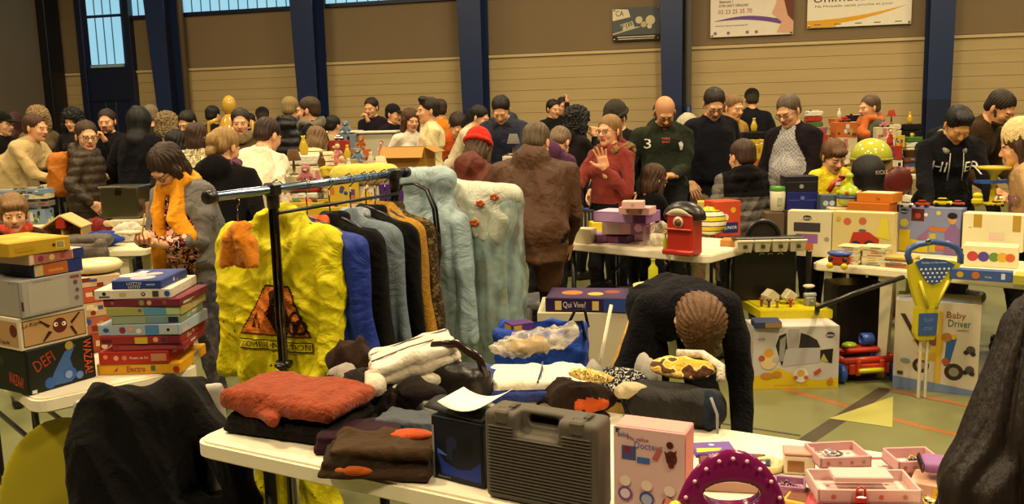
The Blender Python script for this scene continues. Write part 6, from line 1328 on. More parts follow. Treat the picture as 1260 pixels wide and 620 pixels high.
# red toy till with black arch
c = at_z(846, 316, HT); tl = thing('toy_workbench', 'red toy till with black arched top and dial', 'toy', (c.x, c.y+.09, ZB), MA-2); rd, bk = mt('a8281c', 'plastic'), mt('1c1714', 'plastic')
m = MB(); m.box((0, 0, .12), (.17, .12, .24), rd, .012); ob('body', m, tl); m = MB(); m.box((0, -.07, .02), (.19, .05, .03), rd, .008); m.box((0, -.065, .15), (.17, .03, .012), rd, .004); ob('shelf', m, tl)
S = SDF(); S.ell((0, 0, .22), (.135, .07, .085), k=.01); S.ell((0, -.05, .205), (.09, .06, .052), k=.008, sub=True); S.box((0, 0, .10), (.2, .2, .10), r=.005, k=.005, sub=True); sdf_ob('arch', S, [bk], parent=tl, res=.007)
m = MB(); m.lathe([(.03, 0), (.034, .006), (.001, .008)], mt('c9b890', 'plastic'), 18, TR(0, -.062, .19) @ RX(90)); m.lathe([(.022, .008), (.001, .0095)], mt('6a4a3a', 'plastic'), 18, TR(0, -.062, .19) @ RX(90)); ob('dial', m, tl); m = MB(); m.grid(lambda u, v: ((u-.5)*.16, -.072, .235+.035*v*(1-(2*u-1)**2)), 8, 2, mt('c0b8a0', 'card'), .002); ob('label_strip', m, tl)
# volleyball and toy cartons right of it
c = at_z(877, 292, HT); m = MB(); m.ell((0, 0, .10), (.10, .10, .10), mt_var(['c9b41c', '2a3458', 'd8d0b8'], 'plastic', 5, 'stripes', 1), n=28, m=18); solo('volleyball', m, 'yellow and white volleyball with dark blue panels', 'ball', (c.x, c.y+.05, ZB), 0)
boxp('card_box', 'tall orange red carton with blue print right of the volleyball', 'box', (880, 292), (911, 290), ZB, 44, .16, 'b84424', F=[('r', .3, .1, .9, .4, '1c2a6a'), ('d', .4, .55, .1, 'd8d0c0'), ('d', .7, .75, .08, 'd0a02c'), ('t', 'JUNIOR', .6, .24, .5, .12, 'e0dccc')])
boxp('card_box', 'yellow cream carton directly behind the volleyball', 'box', (858, 281), (882, 281), ZB, 33, .12, 'c8b054', F=[('r', .1, .1, .5, .8, 'd8cc9a')])
boxp('book_bundle', 'leaning orange brown book bundle below the orange red carton', 'book', (886, 303), (912, 304), ZB, 8, .12, 'b07a3c')
# toy tool bench with yellow deck
c = at_y(958, 380, 5.12); c.y = 4.92; TB = thing('toy_tool_bench', 'black and yellow toy tool bench with four white bins', 'toy', (c.x, 5.17, 0), -2); bk = mt('15110f', 'plastic'); ye = mt('c2b310', 'plastic'); 
zd = at_y(965, 378, 5.1).z; zt = at_y(950, 292, 5.3).z
m = MB(); m.prism([(-.16, -.16), (.25, -.16), (.22, .16), (-.20, .16)], zd-.05, zd, ye, TR(.03, -.0, 0)); m.prism([(-.14, -.14), (.23, -.14), (.20, .14), (-.17, .14)], zd, zd+.004, mt('cfc21c', 'plastic'), TR(.03, 0, 0)); ob('deck', m, TB, 'yellow deck')
for x in (-.13, .20):
    for y in (-.10, .11): ob('leg', MB().box((x+.03, y, (zd-.05)/2), (.05, .05, zd-.05), bk, .006), TB)
m = MB(); m.box((-.04, .14, (zd+zt)/2), (.38, .035, zt-zd), bk, .01); ob('back_panel', m, TB); m = MB(); m.box((-.03, .10, zt-.0), (.42, .09, .025), bk, .008); ob('bin_shelf', m, TB)
m = MB(); m.tube([(-.05+.095*math.cos(a), .14, zt+.0+.10*math.sin(a)) for a in [i*math.pi/12 for i in range(13)]], .014, bk, 8); m.add([(-.05+.09*math.cos(a), .145, zt+.095*math.sin(a)) for a in [i*math.pi/12 for i in range(13)]], [list(range(13))], mt('2a241e', 'plastic')); ob('arched_top', m, TB)
for i in range(4):
    x = -.185+.103*i; b_ = MB(); g = mt('cfc8b0', 'plastic'); b_.add([(x-.04, .02, zt-.07), (x+.04, .02, zt-.07), (x+.04, .09, zt-.07), (x-.04, .09, zt-.07), (x-.047, .0, zt), (x+.047, .0, zt), (x+.047, .09, zt), (x-.047, .09, zt)], [[3, 2, 1, 0], [0, 1, 5, 4], [1, 2, 6, 5], [2, 3, 7, 6], [3, 0, 4, 7]], g)
    b_.box((x, .0, zt-.002), (.10, .012, .014), g, .003); bo_ = ob('bin', b_, TB, 'white bin'); ob('bin_label', MB().box((x, -.001, zt-.035), (.022, .012, .022), mt('3a342c', 'card'), .001), bo_)
for (x, z) in ((-.14, -.09), (-.06, -.10), (-.01, -.10), (.05, -.10)): ob('hook', MB().tube([(x-.015, .118, zt+z), (x, .110, zt+z+.01), (x+.015, .118, zt+z)], .003, mt('c8c8c0', 'plastic'), 6), TB, 'white hook')
m = MB(); m.box((.19, .02, zd+.16), (.03, .03, .32), bk, .006); m.ell((.19, -.0, zd+.11), (.035, .03, .012), mt('cfc8b0', 'plastic')); ob('drill_arm', m, TB)
def prop(name, label, cat, mb, x, y, z, rz=0): 
    p = Matrix.Translation(TB.location) @ RZ(-2) @ V((x, y, z)); return solo(name, mb, label, cat, p, rz)
g = mt('bdb394', 'plastic')
prop('toy_block', 'cream plastic pentagon block on the yellow bench deck', 'toy', MB().prism([(-.04, 0), (.04, 0), (.045, .05), (0, .085), (-.045, .05)], -.03, .03, g, RX(90)), -.03, .02, zd+.006, 20)
prop('toy_block', 'tilted cream cube on the yellow bench deck', 'toy', MB().box((0, 0, .0), (.065, .06, .065), g, .006, TR(0, 0, .046) @ RY(38)), .075, .0, zd+.005, 10)
prop('toy_vice', 'small grey toy vice on the right of the yellow deck', 'toy', MB().box((0, 0, .025), (.06, .045, .05), mt('8a8a80', 'plastic'), .004).box((0, -.0, .062), (.07, .03, .02), mt('a0a098', 'plastic'), .004).cyl((0, -.05, .03), (0, -.02, .03), .008, mt('8a8a80', 'plastic')), .185, -.04, zd+.005)
for i, (x, y, co_, lb) in enumerate([(-.10, -.06, '8a3a1c', 'brown plastic screw on the left of the yellow deck'), (-.065, -.09, '5a3a1c', 'dark plastic screw beside the brown screw on the deck'), (.06, -.09, 'a83a1c', 'red plastic screw in front of the tilted cube'), (-.02, -.10, '9a7a2c', 'ochre plastic nut in front of the pentagon block')]):
    prop('toy_screw', lb, 'toy', MB().cyl((0, 0, 0), (0, 0, .04), .008, mt(co_, 'plastic')).lathe([(.015, 0), (.017, .004), (.015, .012)], mt(co_, 'plastic'), 6, TR(0, 0, .038)), x, y, zd+.0055)
# white toy carton on the floor
c = at_z(930, 479, 0); bx_, h_ = boxp('toy_carton', 'large white toy carton with yellow foot and cut out window', 'box', (926, 479), (1031, 477), .001, 81, .20, 'b4aea8',
  F=[('r', .0, .0, 1, .98, 'b8b2ae'), ('p', [(.0, 0), (1, 0), (1, .17), (.75, .13), (.5, .22), (.3, .34), (.12, .24), (0, .2)], 'c8aa1c'), ('p', [(.33, .38), (.42, .38), (.38, .9), (.30, .86), (.26, .7)], '26201e'), ('p', [(.30, .45), (.36, .45), (.38, .86), (.31, .8)], '8a8688'), ('r', .40, .66, .53, .96, '9a9494'), ('p', [(.53, .66), (.78, .66), (.74, .78), (.64, .86), (.55, .90)], '2a2224'), ('p', [(.38, .64), (.78, .64), (.78, .42), (.34, .36)], 'a6a2a6'), ('p', [(.78, .45), (.92, .40), (.93, .64), (.78, .62)], '1c1718'), ('p', [(.78, .45), (.88, .42), (.82, .56)], 'a89a4c'),
     ('d', .89, .86, .07, '1c1a3a', .045), ('t', 'bebe', .89, .86, .08, .05, 'd8d4e0'), ('d', .18, .45, .13, 'd0b88a'), ('d', .18, .58, .07, 'c8901c'), ('d', .10, .50, .05, 'a84a3a'), ('d', .26, .48, .05, 'b0a8a0'), ('d', .16, .22, .10, 'b0782c', .05), ('d', .28, .24, .08, 'b0782c', .05), ('d', .56, .22, .12, 'cfc8c0', .12), ('d', .56, .25, .06, 'c09a3c'), ('d', .50, .18, .035, 'a85a3a'), ('d', .62, .18, .035, 'a85a3a'), ('p', [(.70, .26), (.78, .33), (.80, .28), (.73, .21)], 'b0442c'), ('d', .90, .10, .05, 'a8701c'), ('d', .91, .15, .03, 'b87a2c'), ('r', .05, .80, .13, .83, '8a84a0'), ('t', 'premiers pas', .45, .06, .4, .04, 'a8801c')], T=[('r', .02, .05, .98, .95, 'c4beb6')])
boxp('picture_book', 'blue and brown book lying on the white toy carton', 'book', (928, 404), (962, 404), h_+.002, 8, .12, '2a3458', F=[('r', .4, .1, 1, .9, '8a6a3c')])
# red toy wagon
P0_ = at_z(1066, 470, 0); wg = thing('toy_wagon', 'red toy push wagon with blue wheels on the floor', 'toy', (P0_.x, P0_.y+.10, 0), 6); rd = mt('b0301c', 'plastic'); bu = mt('2a4aa0', 'plastic')
m = MB(); m.prism([(-.13, -.09), (.13, -.09), (.15, .09), (-.15, .09)], .05, .075, rd); ob('chassis', m, wg)
for (x0, y0, x1, y1) in ((-.15, -.10, .15, -.10), (.15, -.10, .16, .10), (-.15, -.10, -.16, .10), (-.16, .10, .16, .10)): ob('side_board', MB().tube([(x0, y0, .13), (x1, y1, .13)], .022, rd, 6, sx=.6), wg)
m = MB(); m.box((0, .0, .17), (.20, .10, .03), rd, .01); m.box((0, -.105, .08), (.24, .02, .06), rd, .006); ob('seat', m, wg); ob('bumper', MB().cyl((-.075, -.125, .075), (.075, -.125, .075), .014, mt('b8b81c', 'plastic')), wg, 'lime bumper')
for (x, y) in ((-.155, -.08), (.155, -.08), (-.155, .10), (.155, .10)):
    ww = ob('wheel', MB().lathe([(.001, -.018), (.05, -.018), (.058, -.010), (.058, .010), (.05, .018), (.001, .018)], bu, 18, TR(x, y, .058) @ RY(90)), wg, 'blue wheel'); ob('hub', MB().lathe([(.001, 0), (.018, 0), (.016, .006), (.001, .008)], mt('7a8ac0', 'plastic'), 12, TR(x+(.018 if x > 0 else -.026), y, .058) @ RY(90)), ww)
for x in (-.07, .07): ob('front_post', MB().box((x, -.118, .09), (.03, .02, .09), rd, .006), wg)
m = MB(); m.lathe([(.03, -.035), (.036, -.03), (.036, .03), (.03, .035), (.024, .03), (.024, -.03), (.03, -.035)], bu, 18, TR(.035, 0, .225) @ RY(90), cap=False); ob('roller', m, wg, 'blue roller'); ob('cushion', MB().ell((-.07, 0, .195), (.045, .035, .018), mt('8aa01c', 'plastic')), wg, 'lime pad')
# carton with tricycle picture
T_ = [('d', .33, .28, .085, '3a2a24'), ('d', .33, .28, .045, '8a8478'), ('d', .72, .24, .095, '3a2a24'), ('d', .72, .24, .05, '8a8478'), ('p', [(.30, .34), (.55, .34), (.55, .44), (.28, .42)], 'c09a1c'), ('p', [(.44, .44), (.58, .44), (.58, .64), (.46, .62)], 'c8a82c'), ('d', .47, .58, .07, '6a4a3a'), ('p', [(.60, .30), (.66, .30), (.74, .62), (.62, .6)], '2f5a9a'), ('p', [(.54, .62), (.74, .66), (.72, .60)], 'c8b01c'), ('p', [(.22, .55), (.42, .46), (.44, .52), (.26, .62)], 'b08a1c'), ('p', [(.06, .85), (.12, .85), (.34, .5), (.30, .48)], '3a2a24'), ('d', .14, .32, .05, '7a8a8a', .03),
      ('t', 'Baby', .72, .86, .22, .09, '8a4a1c'), ('t', 'Driver', .76, .78, .26, .08, '2f5a4a'), ('t', 'confort', .80, .71, .14, .03, '8a2a2a'), ('d', .62, .62, .05, 'a8702c'), ('d', .62, .35, .04, 'a8502c'), ('r', .50, .05, .56, .9, 'c8a02c'), ('p', [(0, 0), (1, 0), (1, .05), (.5, .10), (0, .14)], '6a7aa0'), ('d', .9, .5, .045, '4a4440'), ('d', .85, .47, .025, '2a2420'), ('d', .93, .46, .025, '2a2420'), ('d', .9, .28, .045, '4a4440'), ('d', .85, .25, .025, '2a2420'), ('d', .93, .24, .025, '2a2420'), ('r', .05, .16, .12, .2, '3a3a3a')]
bx_, hB = boxp('toy_carton', 'large cream carton with tricycle picture behind the push handle', 'box', (1098, 476), (1202, 487), .001, 114, .26, 'b8ad98', F=[('r', 0, 0, 1, 1, 'c4b9a2')]+T_, R=[('r', .02, .0, .98, 1, 'c0b49a')]+[('d', .3+.3*(i % 2), .15+.13*i, .04, '3a342c') for i in range(6)], T=[('r', .03, .05, .9, .4, '8a93a8')])
# push handle toy
P0_ = at_z(1141, 491, 0); ph = thing('toy_push_handle', 'yellow push toy with blue curved handle standing on a white pole', 'toy', (P0_.x, P0_.y+.02, 0), 0); yv = P0_.y; ye = mt('c2b41c', 'plastic'); bu = mt('34508c', 'plastic')
Z = lambda py: at_y(1150, py, yv).z; X_ = lambda px: at_y(px, 380, yv).x-P0_.x
m = MB(); m.box((X_(1137), .0, Z(390)/2), (.014, .02, Z(390)), mt('c4bca4', 'plastic'), .004); m.box((X_(1145), 0, Z(390)/2), (.014, .02, Z(390)), mt('c4bca4', 'plastic'), .004); ob('pole', m, ph)
m = MB(); m.prism([(X_(1127), Z(300+110)), (X_(1131), Z(418)), (X_(1151), Z(418)), (X_(1156), Z(408)), (X_(1155), Z(378)), (X_(1128), Z(378))], -.02, .02, ye, RX(90)); ob('lower_panel', m, ph)
m = MB(); m.prism([(X_(1131), Z(412)), (X_(1153), Z(412)), (X_(1154), Z(385)), (X_(1131), Z(385))], .02, .027, bu, RX(90)); m.text('RLAN', RX(90) @ TR(X_(1142.5), Z(393), .0275), .045, .02, mt('6a86c0', 'plastic')); m.text('ITIV', RX(90) @ TR(X_(1142.5), Z(404), .0275), .045, .02, mt('6a86c0', 'plastic')); ob('blue_panel', m, ph)
m = MB(); out = [(1117, 326), (1119, 345), (1124, 362), (1130, 378), (1154, 378), (1162, 360), (1172, 340), (1180, 326), (1172, 322), (1125, 320)]
m.prism([(X_(x), Z(y)) for x, y in out], -.018, .018, ye, RX(90)); ob('shield', m, ph)
m = MB(); m.prism([(X_(x), Z(y)) for x, y in [(1124, 322), (1130, 334), (1137, 345), (1146, 350), (1155, 346), (1162, 336), (1172, 326), (1160, 320), (1134, 317)]], .018, .024, bu, RX(90)); m.text('Smoby on the move', RX(90) @ TR(X_(1146), Z(323), .0246), .13, .014, mt('d8d4cc', 'card'))
for j in range(4):
    for i in range(7-j):
        m.lathe([(.0065-.0005*j, 0), (.001, .002)], mt('cfd0cc', 'card'), 10, RX(90) @ TR(X_(1131+i*5.6+j*2.8), Z(331+j*5), .024), sm=False)
ob('dotted_plate', m, ph)
m = MB(); pts = [(1120, 324), (1116, 314), (1118, 306), (1128, 301), (1146, 298), (1164, 301), (1175, 306), (1181, 316), (1181, 326)]; m.tube([(X_(x), -.0, Z(y)) for x, y in pts], .017, bu, 10); ob('handle', m, ph, 'blue curved handle'); ob('bell', MB().ell((X_(1139), -.012, Z(297)), (.014, .012, .016), mt('8a8a86', 'metal')), ph)
for q, r2 in (((1130, 345), (1141, 378)), ((1165, 345), (1151, 378))): ob('side_rib', MB().tube([(X_(q[0]), -.024, Z(q[1])), (X_(r2[0]), -.024, Z(r2[1]))], .008, mt('d0c43c', 'plastic'), 6), ph)
# floor standing things in the middle: blue shopper, carton, games, doll pushchair
c = at_y(667, 445, 3.55); S = SDF(); S.box((0, 0, .30), (.185, .11, .295), r=.03, k=.02); S.box((0, 0, .50), (.165, .09, .12), r=.02, k=.01, sub=True)
zt_ = at_y(667, 398, 3.55).z; k = zt_/.6
S = SDF(); S.box((0, 0, zt_/2), (.185, .11, zt_/2), r=.03, k=.02); S.box((0, 0, zt_), (.165, .09, .12), r=.02, k=.01, sub=True)
sb = sdf_ob('shopping_bag', S, [mt('1a3fa0', 'nylon')], 'large blue woven shopping bag full of toys beside the garment bag', 'bag', (c.x, 3.55, 0), -8, .009, wrinkle(.012, 26, 3))
for y in (-.105, .105): ob('handle', MB().tube([(.10, y, zt_-.03), (.13, y, zt_+.03), (.17, y+.02, zt_+.03), (.185, y, zt_-.04)], .007, mt('15120f', 'cloth'), 6), sb)
c2 = (c.x-.09, 3.53, zt_-.115); m = boxmesh(.10, .07, .13, '4a2a6a', F=[('r', .05, .05, .95, .95, '5a3484'), ('d', .6, .5, .28, 'c07a2c'), ('d', .6, .5, .18, '5a3484'), ('r', .1, .7, .45, .95, 'd0a02c'), ('t', 'Dr', .25, .5, .2, .2, 'e0d0c0')], L=[('r', .05, .05, .95, .95, 'c08a1c'), ('d', .5, .6, .2, '8a2a6a'), ('t', '99', .5, .25, .5, .2, 'e8dcc8')]); solo('card_game_box', m, 'small purple and orange quiz box sticking out of the blue bag', 'box', c2, 24)
m = MB(); m.box((0, 0, .015), (.22, .12, .03), mt_var(['c8a44c', 'd8c89a', 'a8782c'], 'gloss', 16), .008); solo('comic_magazine', m, 'yellow glossy magazine lying inside the blue bag', 'magazine', (c.x+.05, 3.53, zt_-.115), -14)
m = MB(); m.box((0, 0, .13), (.30, .17, .26), mt('6a6a6a', 'cloth'), .03); solo('soft_toys_sack', m, 'grey cloth sack at the bottom of the blue bag', 'bag', (c.x, 3.55, .02), -8) if zt_ > .45 else None
c = at_y(726, 440, 4.15); zc = at_y(726, 383, 4.0).z; m = boxmesh(.47, .36, zc, 'c4bb9e', F=[('t', 'teco', .42, .35, .26, .12, '1c1c1c'), ('d', .40, .20, .06, 'c0601c')], R=[('r', .2, .5, .8, .6, 'a89a78')]); solo('storage_carton', m, 'cream storage carton lettered behind the blue bag', 'box', (c.x, 4.15, 0), -6)
m = boxmesh(.37, .25, .065, '2a1840', F=[('r', .12, .15, .20, .8, 'd0b46a'), ('t', 'Qui Vive?', .36, .5, .28, .5, 'd8ccd0'), ('r', .58, .15, .66, .8, 'd0b46a'), ('r', .72, .05, 1, .95, '26408c')], R=[('t', 'Qui Vive?', .5, .5, .6, .5, 'd8ccd0')], T=[('r', .05, .05, .95, .95, '3a2048'), ('d', .3, .5, .2, 'a8662c'), ('d', .6, .4, .15, 'c09a3c'), ('d', .8, .6, .15, '8a3a2c')]); solo('board_game', m, 'dark purple board game with cream lettering on the cream carton', 'board game', (c.x-.01, 4.10, zc+.001), -10)
c = at_y(762, 462, 3.55); z1 = at_y(762, 385, 3.6).z
st_ = thing('doll_pushchair', 'cream and orange doll pushchair folding on thin white frame', 'toy', (c.x, 3.6, 0), -20); wm = mt('cfc4ac', 'plastic'); zz = z1
ob('seat_fabric', MB().grid(lambda u, v: (-.15+.17*u+.22*v-.03, .02*math.sin(u*3.14)*-2+.06*v, .18+(zz-.20)*v-.03*math.sin(v*3.14)), 8, 8, mt('d0a050', 'cloth'), .006), st_, 'orange cream sling seat')
for s in (-.13, .13):
    ob('frame_bar', MB().tube([(s-.13, -.10, .05), (s+.0, .0, .25), (s+.09, .06, zz+.02)], .008, wm, 8), st_); ob('frame_bar', MB().tube([(s+.07, -.02, .05), (s-.06, .02, .28)], .008, wm, 8), st_)
    for dx, dy in ((-.13, -.10), (.07, -.02)): ob('wheel', MB().lathe([(.001, -.01), (.035, -.01), (.042, 0), (.035, .01), (.001, .01)], mt('3a3430', 'rubber'), 14, TR(s+dx, dy, .042) @ RY(90)), st_)
ob('cross_bar', MB().tube([(-.22, -.05, .14), (.16, -.05, .14)], .007, wm, 8), st_)
c = at_y(800, 360, 4.3); z1 = at_y(800, 365, 4.3).z; kt = thing('toy_kitchen', 'red play stove with cream bowl behind the bending person', 'toy', (c.x, 4.3, 0), 0); ob('cabinet', MB().box((0, 0, z1/2), (.13, .16, z1), mt('8a2a1c', 'plastic'), .01), kt); ob('door', MB().box((0, -.085, z1/2), (.10, .012, z1*.7), mt('9a3a24', 'plastic'), .004), kt)
c_ = c; m = MB(); m.lathe([(.04, 0), (.075, .02), (.085, .06), (.078, .06), (.001, .05)], mt('cfc08c', 'plastic'), 20, cap=False); bw = solo('toy_bowl', m, 'cream plastic bowl on the red play stove', 'bowl', (c.x, 4.3, z1+.001)); 
c = at_y(812, 348, 4.28); m = MB(); m.lathe([(.022, 0), (.024, .01), (.024, .09), (.009, .11), (.009, .13), (.013, .135)], mt('b0b01c', 'plastic'), 14); solo('toy_bottle', m, 'yellow green toy bottle rising from the cream bowl', 'bottle', (c.x-.03, 4.30, z1+.052))
# stools and bags under the white table
def stool(px, py, d, label, col='8a8a8c', h=.44):
    c = at_y(px, py, d); o = thing('plastic_stool', label, 'stool', (c.x, d, 0), 5); m_ = mt(col, 'plastic')
    for (x, y) in ((-.15, -.15), (.15, -.15), (-.15, .15), (.15, .15)): ob('leg', MB().cyl((x*1.15, y*1.15, 0), (x, y, h-.02), .02, m_, .028), o)
    m = MB(); m.lathe([(.20, 0), (.22, .015), (.20, .035), (.001, .03)], m_, 20, TR(0, 0, h-.03)); ob('seat', m, o); return o
stool(676, 350, 5.35, 'grey plastic stool beneath the left end of the white table'); stool(772, 350, 5.45, 'grey plastic stool behind the doll pushchair under the table')
S = SDF(); S.box((0, 0, .22), (.22, .13, .22), r=.08, k=.03); S.box((.1, 0, .35), (.12, .1, .12), r=.07, k=.05); c = at_y(722, 350, 5.6); sdf_ob('holdall', S, [mt('0e0c0d', 'nylon')], 'black cloth holdall on the floor under the white table', 'bag', (c.x, 5.6, 0), 0, .011, wrinkle(.015, 20, 3))
c = at_y(752, 350, 4.95); ct = thing('folding_stand', 'black crossed leg folding stand below the purple boxes', 'stand', (c.x-.1, 4.95, 0), 0)
for y in (0, .25):
    for s in (-1, 1): ob('leg', MB().tube([(-.17*s, y+.01*s, .01), (.17*s, y+.01*s, .52)], .011, bk, 8), ct)
for x, z in ((-.17, .52), (.17, .52)): ob('cross_bar', MB().tube([(x, -.02, z), (x, .27, z)], .011, bk, 8), ct)
# ---------------------------------------------------------------- right hand toy table
H2 = .65; Z2 = H2+.001
a, b = at_z(998, 323, H2), at_z(1262, 346, H2); urr = (b-a).normalized(); RRA = pA(urr)
folding_table('garden_table', 'long cream table of toys in front of the lettered hoodie', a, RRA, 1.75, .66, h=H2, style='plastic', inset=.42, legc='cfc6a8', top='e2d8b8')
boxp('toy_carton', 'white toy carton with oval logo left of the red toy train', 'box', (968, 314), (1022, 317), Z2, 56, .10, 'c8bd9c', F=[('d', .45, .85, .10, '2a2a24', .06), ('t', 'chicco', .45, .85, .35, .07, 'e0dccc'), ('r', .15, .55, .75, .75, '3a3438'), ('r', .2, .3, .7, .5, '8a5a9a'), ('r', .1, .15, .6, .3, 'b8602c'), ('d', .9, .4, .05, '8a8a70')])
boxp('toy_carton', 'cream toy carton with red train picture and cut corner', 'box', (1023, 317), (1098, 322), Z2, 58, .10, 'c4b47c', F=[('d', .25, .8, .08, 'b85a3c'), ('d', .5, .82, .08, 'b0603c'), ('p', [(.25, .15), (.75, .15), (.78, .45), (.6, .6), (.35, .58)], 'a8301c'), ('d', .4, .3, .10, '1c2a5a'), ('d', .62, .3, .12, '3a2a3a'), ('d', .5, .62, .08, '3a5aa0', .03), ('p', [(.72, .5), (.95, .45), (.9, .9), (.8, .95)], 'c9bc3c'), ('d', .1, .85, .05, 'c09a2c')])
S = SDF(); S.box((0, 0, .035), (.09, .035, .035), r=.03, k=.01); c = at_z(1034, 331, H2); tr = thing('toy_train', 'red toy train with blue roof in front of the cartons', 'toy', (c.x, c.y+.02, Z2), RRA)
m = MB(); m.box((0, 0, .05), (.12, .06, .07), mt('a8301c', 'plastic'), .02); ob('body', m, tr); ob('roof', MB().ell((0, 0, .085), (.07, .04, .018), mt('2a4a9a', 'plastic')), tr); 
for x in (-.04, .04): ob('wheel', MB().lathe([(.001, -.006), (.018, -.006), (.018, .006), (.001, .006)], mt('c9b41c', 'plastic'), 14, TR(x, -.034, .018) @ RX(90)), tr); ob('window', MB().lathe([(.014, 0), (.001, .003)], mt('1c2238', 'plastic'), 12, TR(x, -.032, .055) @ RX(90)), tr)
for g_, (x0, x1, y0, n_) in enumerate([(1040, 1068, 326, 8), (1070, 1100, 328, 8), (1100, 1135, 331, 5), (1140, 1180, 334, 3)]):
    z = Z2; r = random.Random(g_+50); cols = ['d0c8a0', 'c8b890', 'bdb48c', 'd8d0b4', '8a6a4a', 'c09a4c', '5a6a7a', 'b0622c']
    for i in range(n_):
        h = r.uniform(.009, .016); A = at_z(x0, y0, H2); w = (at_z(x1, y0, H2)-A).length; rr = r.uniform(-4, 4); m = boxmesh(w, .13, h, cols[r.randrange(len(cols))] if g_ > 1 else cols[r.randrange(4)], b=.001, F=[('r', .15+r.random()*.2, .3, .6+r.random()*.2, .7, cols[4+r.randrange(4)])])
        ctr = (A+at_z(x1, y0, H2))/2; solo('paperback_book', m, '%s book in the %s pile on the toy table' % (['thin cream', 'thin pale', 'slim worn', 'slim beige'][i % 4], ['first pale', 'second pale', 'mixed colour', 'low orange'][g_]), 'book', (ctr.x+r.uniform(-.004, .004), ctr.y+.075, z), RRA+rr, 'book piles on the toy table'); z += h+.0004
boxp('toy_carton', 'blue toy carton showing a child with a drawing desk', 'box', (1104, 309), (1180, 315), Z2, 56, .12, '7078a0', F=[('r', 0, 0, 1, 1, '767ea8'), ('d', .09, .90, .09, '141c4a', .06), ('t', 'vtech', .09, .90, .12, .05, 'd8dce8'), ('r', .21, .70, .42, .97, '4a1a20'), ('d', .32, .82, .06, 'a83a2c'), ('r', .02, .02, .2, .5, 'c0a81c'), ('d', .10, .65, .09, 'c0b84c'), ('p', [(.15, .02), (.5, .02), (.5, .25), (.2, .3)], 'b8a81c'), ('p', [(.52, .5), (.78, .5), (.82, .58), (.5, .6)], 'b8642c'), ('r', .52, .04, .62, .45, 'b0a02c'), ('p', [(.76, .02), (.98, .02), (.99, .55), (.88, .72), (.76, .5)], '7a5a90'), ('d', .87, .76, .09, 'b88a5a'), ('d', .87, .85, .10, '1c1210', .07), ('p', [(.3, .3), (.5, .55), (.48, .3)], '8a5a8a'), ('r', .62, .1, .76, .2, 'b85a2c'), ('d', .45, .85, .04, 'd0d0d8'), ('d', .65, .9, .05, 'c0b060')])
boxp('shipping_carton', 'white taped carton right of the blue toy carton', 'box', (1183, 306), (1258, 311), Z2+.05, 45, .12, 'd8d0ac', F=[('r', .18, .62, .32, .98, 'a8862c'), ('r', .82, .55, .95, .98, 'a8862c'), ('r', .45, .3, .7, .5, 'd8c0b0'), ('t', 'FRAGILE', .5, .12, .5, .05, '4a4a3a'), ('r', .1, .6, .15, .62, '8a8a7a')])
boxp('paint_set', 'cream carton with five coloured pots beneath the white taped carton', 'box', (1184, 327), (1252, 331), Z2, 26, .16, 'd0c8a0', F=[('d', .18, .5, .24, 'a83a3a'), ('d', .38, .5, .24, '4a3a8a'), ('d', .57, .5, .22, '5a7a3a'), ('d', .72, .5, .22, 'c09a2c'), ('d', .86, .5, .2, 'b8562c')])
boxp('long_box', 'long blue box with orange fruit picture at the table edge', 'box', (1168, 343), (1246, 348), Z2, 13, .06, '3a5490', F=[('d', .17, .5, .3, 'c09a2c'), ('d', .42, .5, .35, 'b86a2c'), ('t', 'Fruits', .62, .4, .1, .2, 'c8d0e0'), ('r', .82, .25, .88, .8, 'c8ccd8')])
boxp('activity_book', 'green yellow activity book at the right end of the table', 'book', (1246, 350), (1272, 352), Z2, 12, .12, 'a8a03c')
def boxy(name, label, cat, px0, px1, yt, d, z0, dep, base, ang=0, group=None, **kw):
    "carton at depth d from height z0 up to the image row yt; returns its top height"
    x0, x1 = xat(px0, d, z0+.1), xat(px1, d, z0+.1); h = at_y((px0+px1)/2, yt, d).z-z0
    solo(name, boxmesh(x1-x0, dep, h, base, **kw), label, cat, ((x0+x1)/2, d+dep/2, z0), ang, group); return z0+h+.0008
z = boxy('white_carton', 'low white carton underneath the two orange game boxes', 'box', 1048, 1108, 264, 5.44, Z2, .2, 'c0b898', RRA+4)
z = boxy('card_game_box', 'bright orange game box beneath the open one', 'board game', 1056, 1106, 250, 5.45, z, .18, 'b8641c', RRA)
z = boxy('card_game_box', 'open orange game box full of cards', 'board game', 1068, 1112, 238, 5.46, z, .17, 'c0721c', RRA-3, F=[('t', 'TA', .6, .4, .12, .3, '5a2a10')], T=[('r', .08, .1, .92, .9, 'd0c8a0')])
z = boxy('card_carton', 'dark grey box at the base of the blue case', 'box', 966, 1012, 258, 5.78, Z2, .18, '3a2a24', -6)
z = boxy('hinged_case', 'royal blue hinged case below the black one', 'case', 970, 1008, 236, 5.79, z, .16, '17206a', -5, kind='plastic', F=[('d', .5, .65, .12, '5a66b0'), ('r', .05, .5, .4, .56, '3a48a0'), ('r', .6, .5, .95, .56, '3a48a0')])
z = boxy('hinged_case', 'black hinged case on top of the blue one', 'case', 968, 1008, 217, 5.79, z, .16, '14141c', -5, kind='plastic', F=[('d', .5, .35, .14, '8a8a8a'), ('r', .04, .6, .96, .66, '3a3a44')])
z = boxy('card_deck_box', 'grey dotted box between the cases and spinning top', 'box', 1010, 1029, 240, 5.68, Z2, .1, '4a5468', -4, F=[('d', .3, .85, .05, 'b0b8c0'), ('d', .7, .85, .05, 'b0b8c0'), ('d', .5, .75, .05, 'b0b8c0')])
zq = boxy('card_carton', 'brown carton under the green lidded tub', 'box', 944, 966, 262, 5.75, Z2, .16, '5a4a38', -6)
